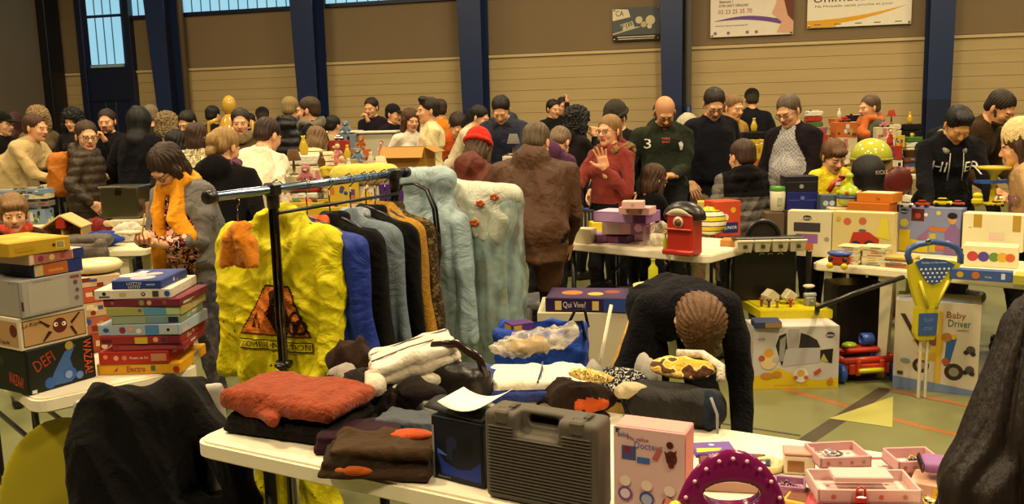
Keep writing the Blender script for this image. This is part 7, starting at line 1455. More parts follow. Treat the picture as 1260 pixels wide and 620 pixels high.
c = at_z(958, 278, H2); m = MB(); m.lathe([(.035, 0), (.045, .01), (.050, .13), (.046, .135)], mt('d0ccb4', 'plastic'), 20); tu = thing('wipes_tub', 'white tub with green lid beside the quilted jacket', 'tub', (xat(957, 5.83, 1), 5.83, zq)); ob('tub', m, tu); ob('lid', MB().lathe([(.048, .135), (.050, .14), (.050, .16), (.046, .165)], mt('4a8a2c', 'plastic'), 20), tu, 'green lid'); ob('label', MB().box((0, -.045, .07), (.03, .012, .05), mt('a0a88c', 'card'), .002), tu)
def car(label, px, py, z, col, s=1, ang=0, cat='toy car', yy=None):
    c = at_z(px, py, z) if yy is None else V((xat(px, yy, z), yy, z)); o = thing('toy_car', label, cat, (c.x, c.y+.02, z), ang, 'toy vehicles on the blue carton'); k = mt(col, 'gloss'); m = MB()
    m.box((0, 0, .018*s), (.085*s, .036*s, .020*s), k, .006*s); m.box((-.004*s, 0, .034*s), (.045*s, .032*s, .018*s), k, .007*s); ob('body', m, o); ob('windows', MB().box((-.004*s, 0, .035*s), (.047*s, .033*s, .009*s), mt('1c2026', 'gloss'), .002), o)
    for x in (-.026, .026):
        for y in (-.018, .018): ob('wheel', MB().lathe([(.001, -.004*s), (.010*s, -.004*s), (.010*s, .004*s), (.001, .004*s)], mt('14110f', 'rubber'), 12, TR(x*s, y*s, .010*s) @ RX(90)), o)
    return o
ct_ = at_z(1142, 312, H2); 
h_bl = [o for o in ITEMS if o['label'].startswith('blue toy carton')][0]; zc_ = Z2+max(v.co.z for v in h_bl.data.vertices)+.0015; yy = h_bl.location.y-.02
for lb, px, co_, s_, an in [('white and grey toy rally car, first on the blue carton', 1117, 'b8b4ac', .95, 8), ('red and orange toy car second on the blue carton', 1137, 'a83a1c', 1.0, -6), ('large yellow toy truck in the middle of the car row', 1162, 'c9b41c', 1.25, 4), ('pink and red toy car right of the yellow truck', 1181, 'b05048', .85, 0)]: car(lb, px, 0, zc_, co_, s_, RRA+an, yy=yy)
c = at_z(1203, 262, H2+.20); 
m = MB(); m.box((0, 0, .03), (.07, .05, .06), mt('c9bc1c', 'plastic'), .02); m.ell((0, 0, .065), (.03, .022, .02), mt('c9bc1c', 'plastic')); solo('toy_figure', m, 'yellow round toy figure at the end of the car row', 'toy', (xat(1203, yy+.04, 1), yy+.04, Z2+.05+45*yy/F_+.005), 0)
# spinning top
zq = boxy('toy_carton', 'cream carton carrying the lime green spinning top', 'box', 1022, 1066, 256, 5.58, Z2, .16, 'c0b48c', -5)
sp = thing('humming_top', 'lime green and clear spinning top with blue rim', 'toy', (xat(1044, 5.66, .95), 5.66, zq)); lg = mt('a0b41c', 'plastic'); k = .80
ob('base', MB().lathe([(.03, 0), (.07, .02), (.088, .075), (.001, .08)], mt('b8b84c', 'gloss'), 24, SCL(k, k, k)), sp); ob('rim', MB().lathe([(.088, .07), (.100, .078), (.100, .086), (.086, .092)], mt('2a4a8a', 'plastic'), 26, SCL(k, k, k)), sp)
ob('dome', MB().lathe([(.086, .09), (.082, .12), (.06, .155), (.035, .17), (.02, .18), (.016, .20), (.016, .225), (.03, .235), (.032, .25), (.02, .265), (.001, .27)], lg, 24, SCL(k, k, k)), sp)
for i in range(6): ob('bead', MB().ell((.088*math.cos(i*1.047)*k, .088*math.sin(i*1.047)*k, .115*k), (.013, .013, .013), mt(['b8a01c', 'a84a2c', 'd0c8b0'][i % 3], 'gloss'), n=10, m=6), sp)
m = MB(); m.tube([(-.06, 0, .0), (-.02, 0, .06), (.04, -.01, .10)], .018, mt('b03a1c', 'plastic'), 10); m.box((0, -.005, .055), (.05, .03, .04), mt('d0ccc0', 'plastic'), .01); m.ell((.05, -.01, .105), (.05, .03, .012), mt('8a2a1c', 'plastic')); solo('toy_blaster', m, 'red and white curved toy held by the child in yellow', 'toy', (xat(1030, 6.1, 1), 6.1, .98))
# toy scale and odds at the far right
ys = yy+.10; x0 = xat(1222, ys, 1.0); zs = Z2+.05+45*yy/F_+.004; sc2 = thing('toy_scale', 'toy scale with yellow dish and blue swing tray', 'toy', (x0, ys, zs-.0), 0); zt2 = at_y(1222, 207, ys).z-zs
m = MB(); m.lathe([(.018, 0), (.022, .01), (.016, zt2*.5), (.022, zt2*.8), (.05, zt2-.01), (.095, zt2-.004), (.098, zt2+.012), (.09, zt2+.012), (.001, zt2)], mt('c9b41c', 'plastic'), 26, TR(0, 0, 0)); ob('dish', m, sc2); m = MB(); m.prism([(-.10, -.05), (.12, -.05), (.14, .0), (.12, .05), (-.10, .05)], zt2*.60, zt2*.68, mt('2a56a8', 'plastic')); ob('tray', m, sc2, 'blue swing tray'); ob('base', MB().box((0, 0, .008), (.12, .09, .016), mt('c9b41c', 'plastic'), .006), sc2)
m = MB(); m.ell((0, 0, .045), (.05, .04, .042), mt('8a5a9a', 'gloss')); m.ell((-.045, -.01, .045), (.016, .016, .014), mt('9a6aa8', 'gloss'));
for s in (-1, 1): m.ell((-.015, s*.025, .08), (.012, .008, .016), mt('7a4a8a', 'gloss'))
for x in (-.025, .025):
    for y in (-.018, .018): m.cyl((x, y, 0), (x, y, .02), .010, mt('8a5a9a', 'gloss'))
solo('piggy_bank', m, 'glossy purple piggy bank beside the toy scale', 'toy', (xat(1251, ys-.02, 1.05), ys-.02, zs), 10)
m = MB(); m.ell((0, 0, .035), (.035, .035, .035), mt('7a4a6a', 'film')); solo('bouncy_ball', m, 'translucent purple ball on the white taped carton', 'ball', (xat(1249, yy-.015, 1), yy-.015, zs), 0)
m = MB(); m.ell((0, 0, .035), (.035, .035, .035), mt_var(['d8cfa0', '5a3a1c'], 'plastic', 60, 'cells'), n=18, m=12); solo('spotted_ball', m, 'brown spotted giraffe pattern ball under the blue tray', 'ball', (xat(1231, yy+.03, 1), yy+.03, zs), 0)
car('yellow toy digger on the white taped carton', 1229, 0, zs, 'c9a81c', .9, 5, yy=yy-.03)
m = MB(); m.lathe([(.001, 0), (.02, .0), (.03, .02), (.026, .055), (.001, .07)], mt('c99a1c', 'plastic'), 16); c = at_z(1076, 308, H2); solo('toy_cup', m, 'yellow toy beaker upside down behind the book piles', 'toy', (c.x, c.y+.07, Z2))
c = at_z(1094, 402, 0); S = SDF(); S.ell((0, 0, .10), (.09, .08, .10), k=.02); S.ell((0, -.02, .23), (.07, .06, .065), k=.02); S.cap((-.08, -.02, .15), (-.11, -.06, .06), .03, k=.02); S.cap((.08, -.02, .15), (.11, -.06, .06), .03, k=.02)
sdf_ob('rag_doll', S, [mt_var(['6a5a8a', '8a3a3a', 'b8a890'], 'cloth', 10)], 'grey purple rag doll slumped under the toy table', 'doll', (c.x, c.y+.10, 0), 0, .009)
m = MB(); m.lathe([(.035, 0), (.04, .01), (.045, .10), (.04, .10), (.001, .09)], mt('2a3a7a', 'plastic'), 18, cap=False); c = at_y(1104, 350, 4.62); solo('storage_crate', MB().box((0, 0, .24), (.30, .26, .48), mt('26221e', 'plastic'), .01), 'dark storage crate in the shade under the toy table', 'crate', (c.x+.1, 5.45, 0), 0)
m = MB(); m.tube([at_y(1006, 378, 4.6), at_y(1060, 358, 4.75), at_y(1126, 336, 4.9)], .014, mt('120f0f', 'plastic'), 8); m.tube([at_y(1006, 378, 4.6), at_z(1003, 400, .012) ], .014, mt('120f0f', 'plastic'), 8); solo('folded_pole', m, 'black pole leaning diagonally below the toy table', 'pole')
# ---------------------------------------------------------------- tables and goods further back
def btable(px0, px1, d, label, W=.7, ang=0, h=.74, legc='16151a', style='steel', top='d8cdb0'):
    x0, x1 = xat(px0, d, h), xat(px1, d, h); folding_table('folding_table', label, (x0, d), ang, x1-x0, W, h=h, legc=legc, style=style, top=top); return (x0, x1, d, W, h)
rq = random.Random(99)
CN = {'red': 'a03020', 'orange': 'b8662c', 'yellow': 'c0a42c', 'cream': 'c8bd9a', 'white': 'd0cabc', 'blue': '2c4688', 'pale blue': '7488a0', 'green': '4a6a34', 'brown': '5c3e26', 'black': '1c181a', 'grey': '6c6862', 'pink': 'b87078', 'purple': '5c3a70', 'beige': 'a89468'}
_pm = {}
def proto(kind, c):
    if (kind, c) in _pm: return _pm[(kind, c)]
    k = CN[c]; m = MB(); r = random.Random(kind+c); o2 = list(CN.values()); others = [o2[r.randrange(14)] for _ in range(4)]
    if kind == 'game_box': m = boxmesh(.30, .22, .055, k, F=art(r.randrange(999), [k]+others, 5), T=art(r.randrange(999), [k]+others, 6)); h = .055
    elif kind == 'carton': m = boxmesh(.24, .18, .17, k, F=art(r.randrange(999), [k]+others, 7), R=art(r.randrange(999), [k]+others, 4)); h = .17
    elif kind == 'book': m.box((0, 0, .015), (.17, .13, .03), mt(k, 'card'), .002); m.box((0, -.002, .015), (.168, .13, .022), mt('c8bea0', 'paper'), .001); h = .03
    elif kind == 'basket': m.lathe([(.10, 0), (.12, .02), (.14, .13), (.145, .135), (.13, .135), (.11, .03), (.001, .025)], mt_var([k, '3a2a1a', k], 'matte', 60, 'check'), 22, cap=False, sy=.75); h = .03
    elif kind == 'mug': m.lathe([(.03, 0), (.035, .005), (.037, .09), (.033, .09), (.03, .01), (.001, .01)], mt(k, 'gloss'), 16, cap=False); m.tube([(.036, 0, .07), (.06, 0, .06), (.058, 0, .03), (.035, 0, .02)], .005, mt(k, 'gloss'), 6); h = .09
    elif kind == 'vase': m.lathe([(.03, 0), (.045, .02), (.055, .09), (.03, .16), (.018, .20), (.028, .225), (.02, .22)], mt(k, 'gloss'), 18); h = .22
    elif kind == 'toy_car': m.box((0, 0, .03), (.15, .07, .035), mt(k, 'gloss'), .012); m.box((-.01, 0, .06), (.08, .06, .035), mt(k, 'gloss'), .012); [m.lathe([(.001, -.008), (.018, -.008), (.018, .008), (.001, .008)], mt('14110f', 'rubber'), 10, TR(x, y, .018) @ RX(90)) for x in (-.045, .045) for y in (-.035, .035)]; h = .08
    elif kind == 'lamp': m.lathe([(.05, 0), (.055, .01), (.012, .03), (.02, .08), (.012, .15), (.01, .18)], mt('5a4630', 'gloss'), 16); m.lathe([(.09, .17), (.055, .30), (.052, .30), (.087, .17)], mt(k, 'cloth'), 20, cap=False); h = .3
    elif kind == 'storage_bin': m.box((0, 0, .01), (.34, .25, .02), mt(k, 'plastic')); [m.box((x, y, .10), (a, b, .20), mt(k, 'plastic'), .004) for x, y, a, b in ((0, -.125, .35, .012), (0, .125, .35, .012), (-.17, 0, .012, .25), (.17, 0, .012, .25))]; [m.ell((r.uniform(-.11, .11), r.uniform(-.07, .07), r.uniform(.13, .19)), (.05, .04, .04), mt(others[i % 4], 'cloth'), n=10, m=6) for i in range(7)]; h = .2
    elif kind in ('plush', 'doll', 'jumper', 'blanket'):
        S = SDF()
        if kind == 'plush':
            S.ell((0, 0, .08), (.06, .05, .075)); S.ell((0, -.01, .175), (.05, .046, .045), k=.01); [S.ell((s*.04, 0, .215), (.018, .01, .018), k=.004) for s in (-1, 1)]; [S.cap((s*.05, -.01, .12), (s*.085, -.04, .07), .02, k=.01) for s in (-1, 1)]; [S.cap((s*.03, -.03, .03), (s*.06, -.09, .02), .024, k=.01) for s in (-1, 1)]; S.ell((0, -.052, .165), (.02, .016, .015), tag=1, k=.004); mats = [mt(k, 'fur'), mt('d0c4a0', 'fur')]; h = .2
        elif kind == 'doll':
            S.cap((0, 0, .02), (0, 0, .12), .05, .028); S.ell((0, -.0, .185), (.032, .032, .036), tag=1, k=.004); S.ell((0, .01, .198), (.037, .035, .034), tag=2, k=.002); [S.cap((s*.03, 0, .13), (s*.06, -.01, .07), .012, tag=1) for s in (-1, 1)]; S.ell((0, -.02, .183), (.028, .026, .03), tag=1, k=.002); mats = [mt(k, 'cloth'), mt('d9a37c', 'skin'), mt('5a3418', 'hair')]; h = .2
        else:
            n = 3 if kind == 'jumper' else 2; [S.box((r.uniform(-.01, .01), 0, .028*i+.02), (.14, .10, .017), r=.016, k=.003) for i in range(n)]; mats = [mt(k, 'cloth')]; h = .028*n+.01
        g = S.build(.009, disp=wrinkle(.005, 34, r.randrange(99)), smooth=1); v = g[0]; v[:, 2] -= v[:, 2].min(); _pm[(kind, c)] = (npmesh(kind, [g], mats), h); return _pm[(kind, c)]
    _pm[(kind, c)] = (m.mesh(kind), h); return _pm[(kind, c)]
CATS = dict(game_box='board game', carton='box', mug='mug', vase='vase', toy_car='toy', lamp='lamp', storage_bin='bin', plush='soft toy', doll='doll', jumper='clothing', blanket='clothing', book='book', basket='basket')
NMS = dict(plush='plush_toy', lamp='table_lamp', jumper='folded_jumper', blanket='folded_blanket')
LBS = dict(game_box='game box', carton='printed carton', plush='plush toy', toy_car='toy car', storage_bin='storage bin of odds', jumper='folded jumper', blanket='folded blanket', lamp='shaded table lamp')
def put(kind, c, x, y, z, rz, phrase, grp):
    me, h = proto(kind, c)
    solo(NMS.get(kind, kind), None, c+' '+LBS.get(kind, kind)+' '+phrase, CATS[kind], (x, y, z), rz, grp, mesh=me); return h
def clutter(T, phrase, kinds, cols, rows=2, gap=.03, stackp=.5, zmax=.4, seed=1, skip=()):
    r = random.Random(seed); x0, x1, d, W, h = T; wd = dict(game_box=.31, carton=.25, book=.18, basket=.29, mug=.10, vase=.12, toy_car=.16, lamp=.19, storage_bin=.36, plush=.17, doll=.13, jumper=.28, blanket=.28)
    flat = [k for k in kinds if k in ('game_box', 'carton', 'jumper', 'blanket', 'storage_bin')] or ['carton']; top = [k for k in kinds if k not in flat] or ['book']
    for q in range(rows):
        x = x0+.03; yb = d+W*(q+.5)/rows; low = (q+1)/rows
        while x < x1-.15:
            k = flat[r.randrange(len(flat))] if r.random() < .75 else top[r.randrange(len(top))]; sc = r.uniform(.62, .85); w = wd[k]*sc
            if x+w > x1: break
            z = h+.0008; xc = x+w/2; goal = h+zmax*low*r.uniform(.55, 1)
            if not any(a < px_of((xc, yb, h))[0] < b for a, b in skip):
                while True:
                    hh = put(k, cols[r.randrange(len(cols))], xc+r.uniform(-.008, .008), yb, z, r.uniform(-12, 12), phrase, 'goods '+phrase); ITEMS[-1].scale = (sc, sc, sc); z += hh*sc+.0006
                    if k not in flat or k == 'storage_bin' or len(ITEMS) > 900: break
                    if z > goal: k = top[r.randrange(len(top))]; sc *= .8; goal = 99; continue
                    if goal == 99: break
                    k = r.choice(flat+['book']) if k in ('game_box', 'carton') else k
                    if k == 'storage_bin': k = 'game_box'
                    if k == 'book': hh = put(k, cols[r.randrange(len(cols))], xc, yb, z, r.uniform(-12, 12), phrase, 'goods '+phrase); ITEMS[-1].scale = (sc, sc, sc); z += hh*sc+.0006; k = 'game_box'
            x += w+gap*r.uniform(.3, 1.2)
TOYS = ['game_box', 'carton', 'book', 'plush', 'toy_car', 'doll', 'basket', 'carton', 'plush', 'doll']; MIX = ['carton', 'book', 'vase', 'mug', 'lamp', 'basket', 'game_box', 'jumper', 'carton', 'vase']; WARMC = ['cream', 'white', 'orange', 'yellow', 'red', 'beige', 'brown', 'pink', 'pale blue', 'cream', 'white']
T = btable(322, 560, 5.0, 'long counter of baby things behind the clothes rail', .75, h=.92); clutter(T, 'on the baby counter behind the rail', ['plush', 'blanket', 'carton', 'jumper', 'doll', 'storage_bin', 'plush'], ['cream', 'yellow', 'white', 'pink', 'cream', 'yellow', 'red'], 3, .015, .85, .34, 3, skip=((455, 540),))
z = boxy('gift_box', 'violet box with barcode label at the right end of the baby counter', 'box', 468, 533, 226, 5.05, .9207, .16, '43206a', -3, F=[('r', .68, .1, .92, .85, 'd0c8b0'), ('b', .71, .5, .89, .8), ('t', '10 30', .8, .28, .16, .2, '1c1a1a')])
S = SDF(); S.box((0, 0, .06), (.20, .12, .06), r=.055); sdf_ob('cushion', S, [mt('d0c05a', 'cloth')], 'large pale yellow cushion above the right end of the rail', 'cushion', (xat(452, 5.5, 1.2), 5.42, .9207+.24), 0, .009, wrinkle(.006, 24, 3)); put('carton', 'white', xat(440, 5.4, 1.1), 5.42, .9207, 0, 'under the pale yellow cushion', None); ITEMS[-1].scale = (1, 1, 1.38); put('carton', 'cream', xat(480, 5.4, 1.1), 5.42, .9207, 0, 'under the right side of the cushion', None); ITEMS[-1].scale = (.6, 1, 1.38)
T = btable(335, 500, 6.5, 'long counter in front of the striped jumper', .6, h=.92); clutter(T, 'on the table before the striped jumper', MIX, ['cream', 'brown', 'white', 'beige', 'yellow', 'red'], 2, .02, .95, .36, 5)
T = btable(462, 575, 7.9, 'folding table bearing the open cardboard box', .7); m = MB(); cb = 'b8862c'
x = xat(502, 8.1, 1.1); z1 = at_y(500, 181, 8.1).z; hh = z1-.742; kr = mt('ad7f34', 'card'); cbx = thing('cardboard_box', 'large open cardboard box with flaps near the pale yellow shirt', 'box', (x, 8.2, .741), -12)
for (bx_, by, ax, ay) in ((0, -.16, .40, .008), (0, .16, .40, .008), (-.2, 0, .008, .32), (.2, 0, .008, .32)): m.box((bx_, by, hh/2), (ax, ay, hh), kr, .001)
m.box((0, 0, .004), (.40, .32, .008), kr, .001); ob('carton', m, cbx)
for (a, b_, c_, d_) in (((-.2, -.16, hh), (.2, -.16, hh), (.2, -.24, hh-.09), (-.2, -.24, hh-.09)), ((.2, -.16, hh), (.2, .16, hh), (.30, .16, hh-.05), (.30, -.16, hh-.05))): ob('flap', MB().grid(lambda u, v, a=V(a), b=V(b_), c=V(c_), d=V(d_): (a*(1-u)+b*u)*(1-v)+(d*(1-u)+c*u)*v, 2, 2, kr, .004, False), cbx)
T = btable(396, 500, 8.5, 'counter of toys behind the striped jumper', .7, h=.95); clutter(T, 'behind the striped jumper', TOYS, WARMC, 3, .015, .95, .5, 8)
T = btable(392, 512, 10.4, 'folding table of pale bins under the tan cladding', .7)
for i, (px, w) in enumerate(((415, .52), (463, .5))):
    z1 = at_y(px, 162, 10.4).z; m = MB(); kk = mt('c4bda8', 'film' if i == 0 else 'plastic'); hb = z1-.745
    m.box((0, 0, hb/2), (w*.88, .36, hb), mt('b8b09a', 'plastic'), .03); bn = thing('storage_bin', ['tall translucent bin with red lunch box before it', 'tall cream bin beneath the person holding chin'][i], 'bin', (xat(px, 10.5, 1.1), 10.72, .741), 0); ob('tub', m, bn); ob('lid', MB().box((0, 0, hb-.005), (w, .42, .03), mt('cfc8b4', 'plastic'), .012), bn)
x = xat(427, 9.6, 1.1)
T = btable(560, 660, 7.7, 'counter between maroon jacket and navy hooded jacket', .6, h=.92); clutter(T, 'beside the navy hooded jacket', MIX, ['white', 'cream', 'grey', 'black', 'brown'], 2, .03, .6, .3, 9)
T = btable(255, 345, 7.0, 'counter ahead of the brown scarf wearer', .55, h=.92); clutter(T, 'before the brown scarf wearer', TOYS, ['yellow', 'cream', 'white', 'red', 'orange'], 2, .03, .7, .3, 10)
T = btable(775, 905, 7.55, 'folding table carrying the pale blue carton', .55); z_ = .7405
clutter(T, 'behind the volleyball', ['book', 'carton', 'game_box', 'book'], ['yellow', 'orange', 'cream', 'brown', 'red'], 1, .02, .9, .36, 12, skip=((780, 856),))
boxy('display_board', 'pale blue toy carton with red print standing behind the brown haired child', 'box', 797, 851, 203, 7.6, z_, .08, '7486b0', 0, F=[('r', .05, .05, .88, .95, '8494bc'), ('t', 'MAXI JEU', .5, .9, .6, .05, 'a04a6a')]+[('r', .3, .78-.05*i, .8, .795-.05*i, 'a8b0cc') for i in range(9)]+[('d', .45, .25, .14, 'd8d0d0'), ('d', .55, .15, .12, 'b04a5a'), ('d', .38, .42, .05, 'c85a6a'), ('r', .9, .02, .99, .98, '3a2a4a')])
T = btable(925, 1010, 8.1, 'counter behind the open dark jacket', .6, h=.92); clutter(T, 'behind the open dark jacket', MIX, ['black', 'cream', 'brown', 'yellow', 'orange'], 2, .03, .8, .42, 13)
T = btable(1012, 1150, 8.15, 'counter behind the child in yellow', .7, h=.92); clutter(T, 'behind the child in yellow', TOYS, WARMC, 2, .02, .85, .42, 14)
T = btable(1005, 1165, 10.5, 'furthest counter beneath the tan cladding', .7, h=.92); clutter(T, 'on the far table by the orange scarf', MIX, ['red', 'orange', 'cream', 'black', 'white', 'yellow', 'green'], 2, .03, .9, .55, 15)
T = btable(1030, 1140, 6.75, 'low counter between black costume and lettered hoodie', .5, h=.85); clutter(T, 'beside the black costume', TOYS, WARMC, 1, .02, .6, .26, 16, skip=((1048, 1090), (1096, 1112)))
T = btable(-30, 60, 7.3, 'folding table under the beige coat', .5); clutter(T, 'beneath the beige coat', ['book', 'carton', 'game_box'], ['white', 'pale blue', 'grey', 'cream'], 1, .02, .9, .3, 17)
T = btable(45, 110, 9.7, 'counter of boxes behind the beige coat', .6, h=.92); clutter(T, 'past the beige coat', ['carton', 'game_box', 'toy_car'], ['orange', 'cream', 'red', 'white'], 1, .02, .9, .4, 18)
T = btable(130, 215, 7.6, 'folding table beside the black hooded jacket', .6)
clutter(T, 'beside the black hooded jacket', ['carton', 'book', 'mug', 'game_box'], ['cream', 'beige', 'white'], 1, .02, .5, .2, 19, skip=((128, 176),))
m = MB(); m.box((0, 0, .14), (.34, .25, .27), mt('8a8474', 'metal'), .012); cbo = thing('metal_case', 'dented grey metal case in front of the eating person', 'case', (xat(152, 7.8, .9), 7.85, .741), -4); ob('shell', m, cbo); ob('lid', MB().box((0, 0, .275), (.36, .27, .02), mt('9a9484', 'metal'), .008), cbo); ob('latch', MB().box((0, -.13, .23), (.05, .012, .05), mt('4a463e', 'metal'), .003), cbo)
# dollhouse table
T = btable(52, 178, 6.35, 'low white table with dolls house and blue clothes', .55, legc='cfc6a4', style='plastic', h=.66, top='d8cfae'); z0 = .6605
x = xat(78, 6.5, .8); dh = thing('dolls_house', 'wooden dolls house with red dormer and open front', 'toy', (x, 6.55, z0), 6); wd_ = mt('b8965c', 'matte'); k = .27
m = MB(); m.box((0, 0, .01), (k, .2, .02), wd_); m.box((0, .09, .09), (k, .012, .16), mt('c8a86c', 'matte')); [m.box((q*k/2, 0, .09), (.012, .19, .16), wd_) for q in (-1, 0, 1)]; m.box((0, -.11, .02), (k, .03, .04), mt('a8834c', 'matte'), .004); ob('walls', m, dh)
for s in (-1, 1): ob('roof', MB().box((s*k*.27, 0, .205), (k*.64, .22, .014), mt('c8ac74', 'matte'), .003, TR(0, 0, 0) @ TR(s*k*.27, 0, .205) @ RY(s*32) @ TR(-s*k*.27, 0, -.205)), dh)
ob('dormer', MB().prism([(-.03, .16), (.03, .16), (.03, .21), (0, .24), (-.03, .21)], -.115, .05, mt('9a2c1c', 'matte'), RX(90) @ SCL(1, 1, -1)), dh, 'red dormer')
for i, (q, c_) in enumerate(((-.08, '5a3a7a'), (.05, 'c0a81c'), (.09, '8a5a3a'))): ob('furniture', MB().box((q, -.01, .05), (.045, .04, .06), mt(c_, 'matte'), .004), dh)
m = MB(); m.lathe([(.06, 0), (.10, .02), (.14, .10), (.145, .11), (.135, .11), (.001, .03)], mt('a8321c', 'plastic'), 22, cap=False, sy=.7); solo('washing_bowl', m, 'wide red plastic bowl left of the dolls house', 'bowl', (xat(62, 6.75, .8), 6.78, .661), 0)
for i, (px, c_, nm) in enumerate(((33, 'brown', 'brown toy horse figure left of the dolls house'), (42, 'grey', 'grey toy knight figure beside the dolls house'), (27, 'cream', 'cream toy sheep figure by the picture edge'))):
    S = SDF(); S.cap((-.02, 0, .045), (.02, 0, .045), .016); S.cap((.02, 0, .05), (.035, 0, .075), .009); S.ell((.042, 0, .078), (.014, .008, .009))
    for a in (-.018, .018):
        for b_ in (-.009, .009): S.cap((a, b_, .035), (a, b_, .005), .006, k=.004)
    sdf_ob('toy_animal', S, [mt(CN[c_], 'plastic')], nm, 'toy', (xat(px+26, 6.42, .7), 6.42, z0), 30*i, .006)
c = V((xat(122, 6.6, .8), 6.6, z0)); crumple('child_clothes', 'royal blue jacket heaped on the low white table', 'clothing', c, 0, .34, .26, .15, ['1f3a8c', '233f94', 'b8b01c'], 61, n=5)
crumple('child_clothes', 'white and grey shirts heaped behind the royal blue jacket', 'clothing', (c.x+.12, c.y+.22, z0), 0, .3, .16, .2, ['c8c0ae', '6a6460'], 62, n=5); crumple('child_clothes', 'dark red jumpers heaped behind the dolls house', 'clothing', (c.x-.12, c.y+.24, z0), 0, .3, .16, .24, ['6a1c1a', '8a2c20', 'b09a74'], 63, n=5)
S = SDF(); S.cap((-.14, .06, .03), (.14, .06, .03), .05, k=.03); S.box((0, -.04, -.20), (.155, .035, .22), r=.03, k=.04); S.cap((.14, -.03, -.0), (.16, -.05, -.34), .045, k=.02)
sdf_ob('puffer_coat', S, [mt('5a5048', 'puffy')], 'grey brown quilted coat hanging over the edge of the low table', 'clothing', (xat(90, 6.2, .66), 6.36, .70), 0, .010, lambda vs, vt, nr: .012*(np.abs(np.sin(vs[:, 2]*34))-.5)+wrinkle(.004, 30, 2)(vs))
# single things
def gilt():
    m = MB(); k = mt('c09a3c', 'gloss'); m.lathe([(.10, 0), (.11, .03), (.04, .06), (.03, .16), (.07, .22), (.10, .32), (.06, .42), (.03, .45)], k, 20); m.ell((0, 0, .50), (.05, .05, .06), k)
    for s in (-1, 1): m.tube([(s*.08, 0, .26), (s*.16, 0, .32), (s*.15, 0, .40), (s*.08, 0, .42)], .014, k, 8)
    return m
T = btable(262, 318, 10.6, 'folding table under the gilt cup', .5); solo('trophy_cup', gilt(), 'tall gilt two handled cup above the crowd by the cladding', 'trophy', (xat(283, 10.8, 1.6), 10.8, .741+.0), 0)
for i in range(2): put('carton', ['cream', 'brown'][i], xat(283, 10.8, 1.2)+(.26 if i else -.26), 10.8, .7412, 0, 'beside the gilt cup', None)
ITEMS[-3].location.z = .741; ITEMS[-3].scale = (1.7, 1.7, 2.0)
m = MB(); m.ell((0, 0, .0), (.15, .17, .14), mt('b8b83c', 'gloss'), n=24, z0=-.15); m.tube([(.15*math.cos(a), .17*math.sin(a), -.02) for a in [i*math.pi/10 for i in range(20)]], .010, mt('a0a02c', 'plastic'), 6, closed=True)
hs = at_y(1072, 192, 6.97).z; solo('toy_helmet', m, 'shiny yellow green helmet behind the black costume', 'helmet', (xat(1072, 6.97, hs), 6.97, hs), 0); hz = hs-.02
m = boxmesh(.24, .24, hs-.03-.851, '8a6a3c', F=art(3, ['8a6a3c', 'b89a5c', '5a3a20'], 4)); solo('carton', m, 'brown carton under the yellow green helmet', 'box', (xat(1072, 6.97, hs), 6.97, .851), 0)
S = SDF(); S.ell((0, 0, .12), (.12, .05, .12)); sdf_ob('round_bag', S, [mt('5a1a16', 'leather')], 'maroon round bag right of the black costume', 'bag', (xat(1104, 6.85, .9), 6.86, .851), 0, .009); 
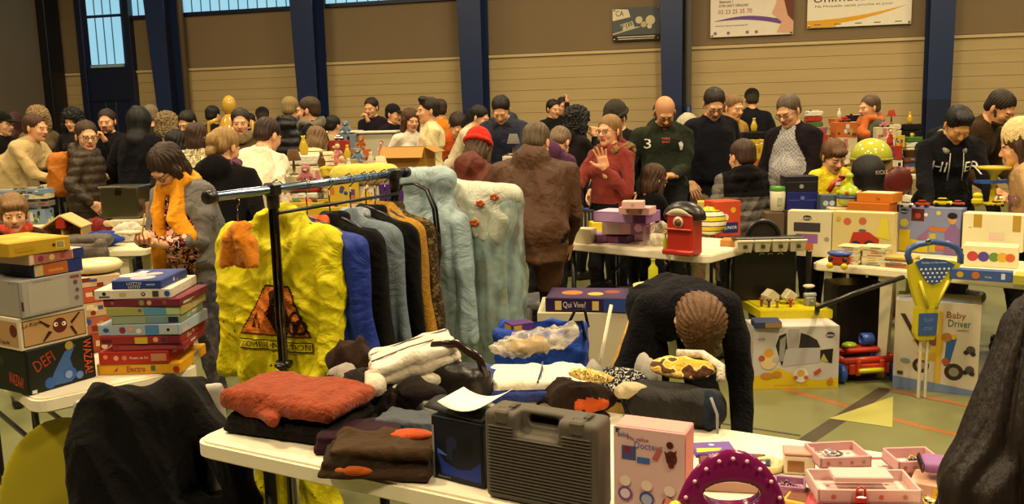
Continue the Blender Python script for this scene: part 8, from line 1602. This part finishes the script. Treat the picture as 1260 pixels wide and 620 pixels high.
# things people carry
def held(P_, side, mb, name, label, cat, dz=0, rz=0, off=(0, 0, 0)): p = P_['a' if side > 0 else 'b']; return solo(name, mb, label, cat, (p.x+off[0], p.y+off[1], p.z+dz+off[2]), rz)
m = MB(); m.box((0, 0, 0), (.11, .075, .008), mt('c8b488', 'paper'), .002); m.box((.0, 0, .006), (.10, .07, .003), mt('d8cba8', 'paper'), .001); held(Pn['scarf_woman'], 1, m, 'notebook', 'small cream notebook held by the person in yellow scarf', 'notebook', .0, -22, (-.03, -.05, .02))
m = MB(); m.cyl((0, 0, 0), (.03, -.02, .11), .004, mt('c8a04c', 'plastic')); held(Pn['scarf_woman'], -1, m, 'pencil', 'short pencil held over the cream notebook', 'pencil', 0, 0, (.01, -.04, .02))
S = SDF(); S.ell((0, 0, 0), (.045, .03, .025)); sdf_ob('folded_cloth', S, [mt('c8c0a4', 'cloth')], 'crumpled white cloth in the hand of the burgundy sweatshirt wearer', 'cloth', Pn['burgundy']['b']+V((0, -.02, .035)), 0, .006, wrinkle(.008, 60, 2))
m = MB(); m.box((0, 0, 0), (.072, .010, .14), mt('14141a', 'gloss'), .006, RX(-40)); held(Pn['green_three'], 1, m, 'mobile_phone', 'black mobile phone held by the person numbered 3', 'phone', .01, 0, (-.03, -.03, .02))
m = MB(); m.grid(lambda u, v: (-.02+.04*u, .02*u, .0+.30*v), 3, 4, mt('c8c0a8', 'paper'), .001); held(Pn['cap_man'], -1, m, 'paper_sheet', 'upright white paper between the two dark jackets', 'paper', -.05)
m = MB(); m.box((0, 0, 0), (.07, .05, .03), mt('a8783c', 'matte'), .012); held(Pn['eating_man'], 1, m, 'pastry', 'small brown pastry at the mouth of the bearded person', 'food', .0)
S = SDF(); S.box((0, 0, 0), (.15, .09, .20), r=.07, k=.03); S.box((0, .07, -.08), (.11, .04, .09), r=.03, k=.02); q = Pn['backpack_boy']; p = q['M'] @ q['tp'](0, .22, -.24)
bp_ = sdf_ob('backpack', S, [mt('b86a1c', 'nylon')], 'orange cloth backpack worn by the child in glasses', 'bag', p, 100, .009, wrinkle(.012, 24, 4))
# labels that repeat are told apart by their order along the table
from collections import defaultdict
ORD = ['leftmost', 'second from left', 'third from left', 'fourth from left', 'fifth from left', 'sixth from left', 'seventh from left', 'eighth from left', 'ninth from left', 'tenth from left']+['number %d from left' % i for i in range(11, 40)]
bpy.context.view_layer.update(); gl = defaultdict(list)
for o in ITEMS: gl[o['label']].append(o)
for lb, L_ in gl.items():
    if len(L_) > 1:
        L_.sort(key=lambda o: px_of(o.matrix_world.translation)[0])
        for i, o in enumerate(L_): o['label'] = lb+', '+(ORD[i] if i < len(L_)-1 else 'rightmost')
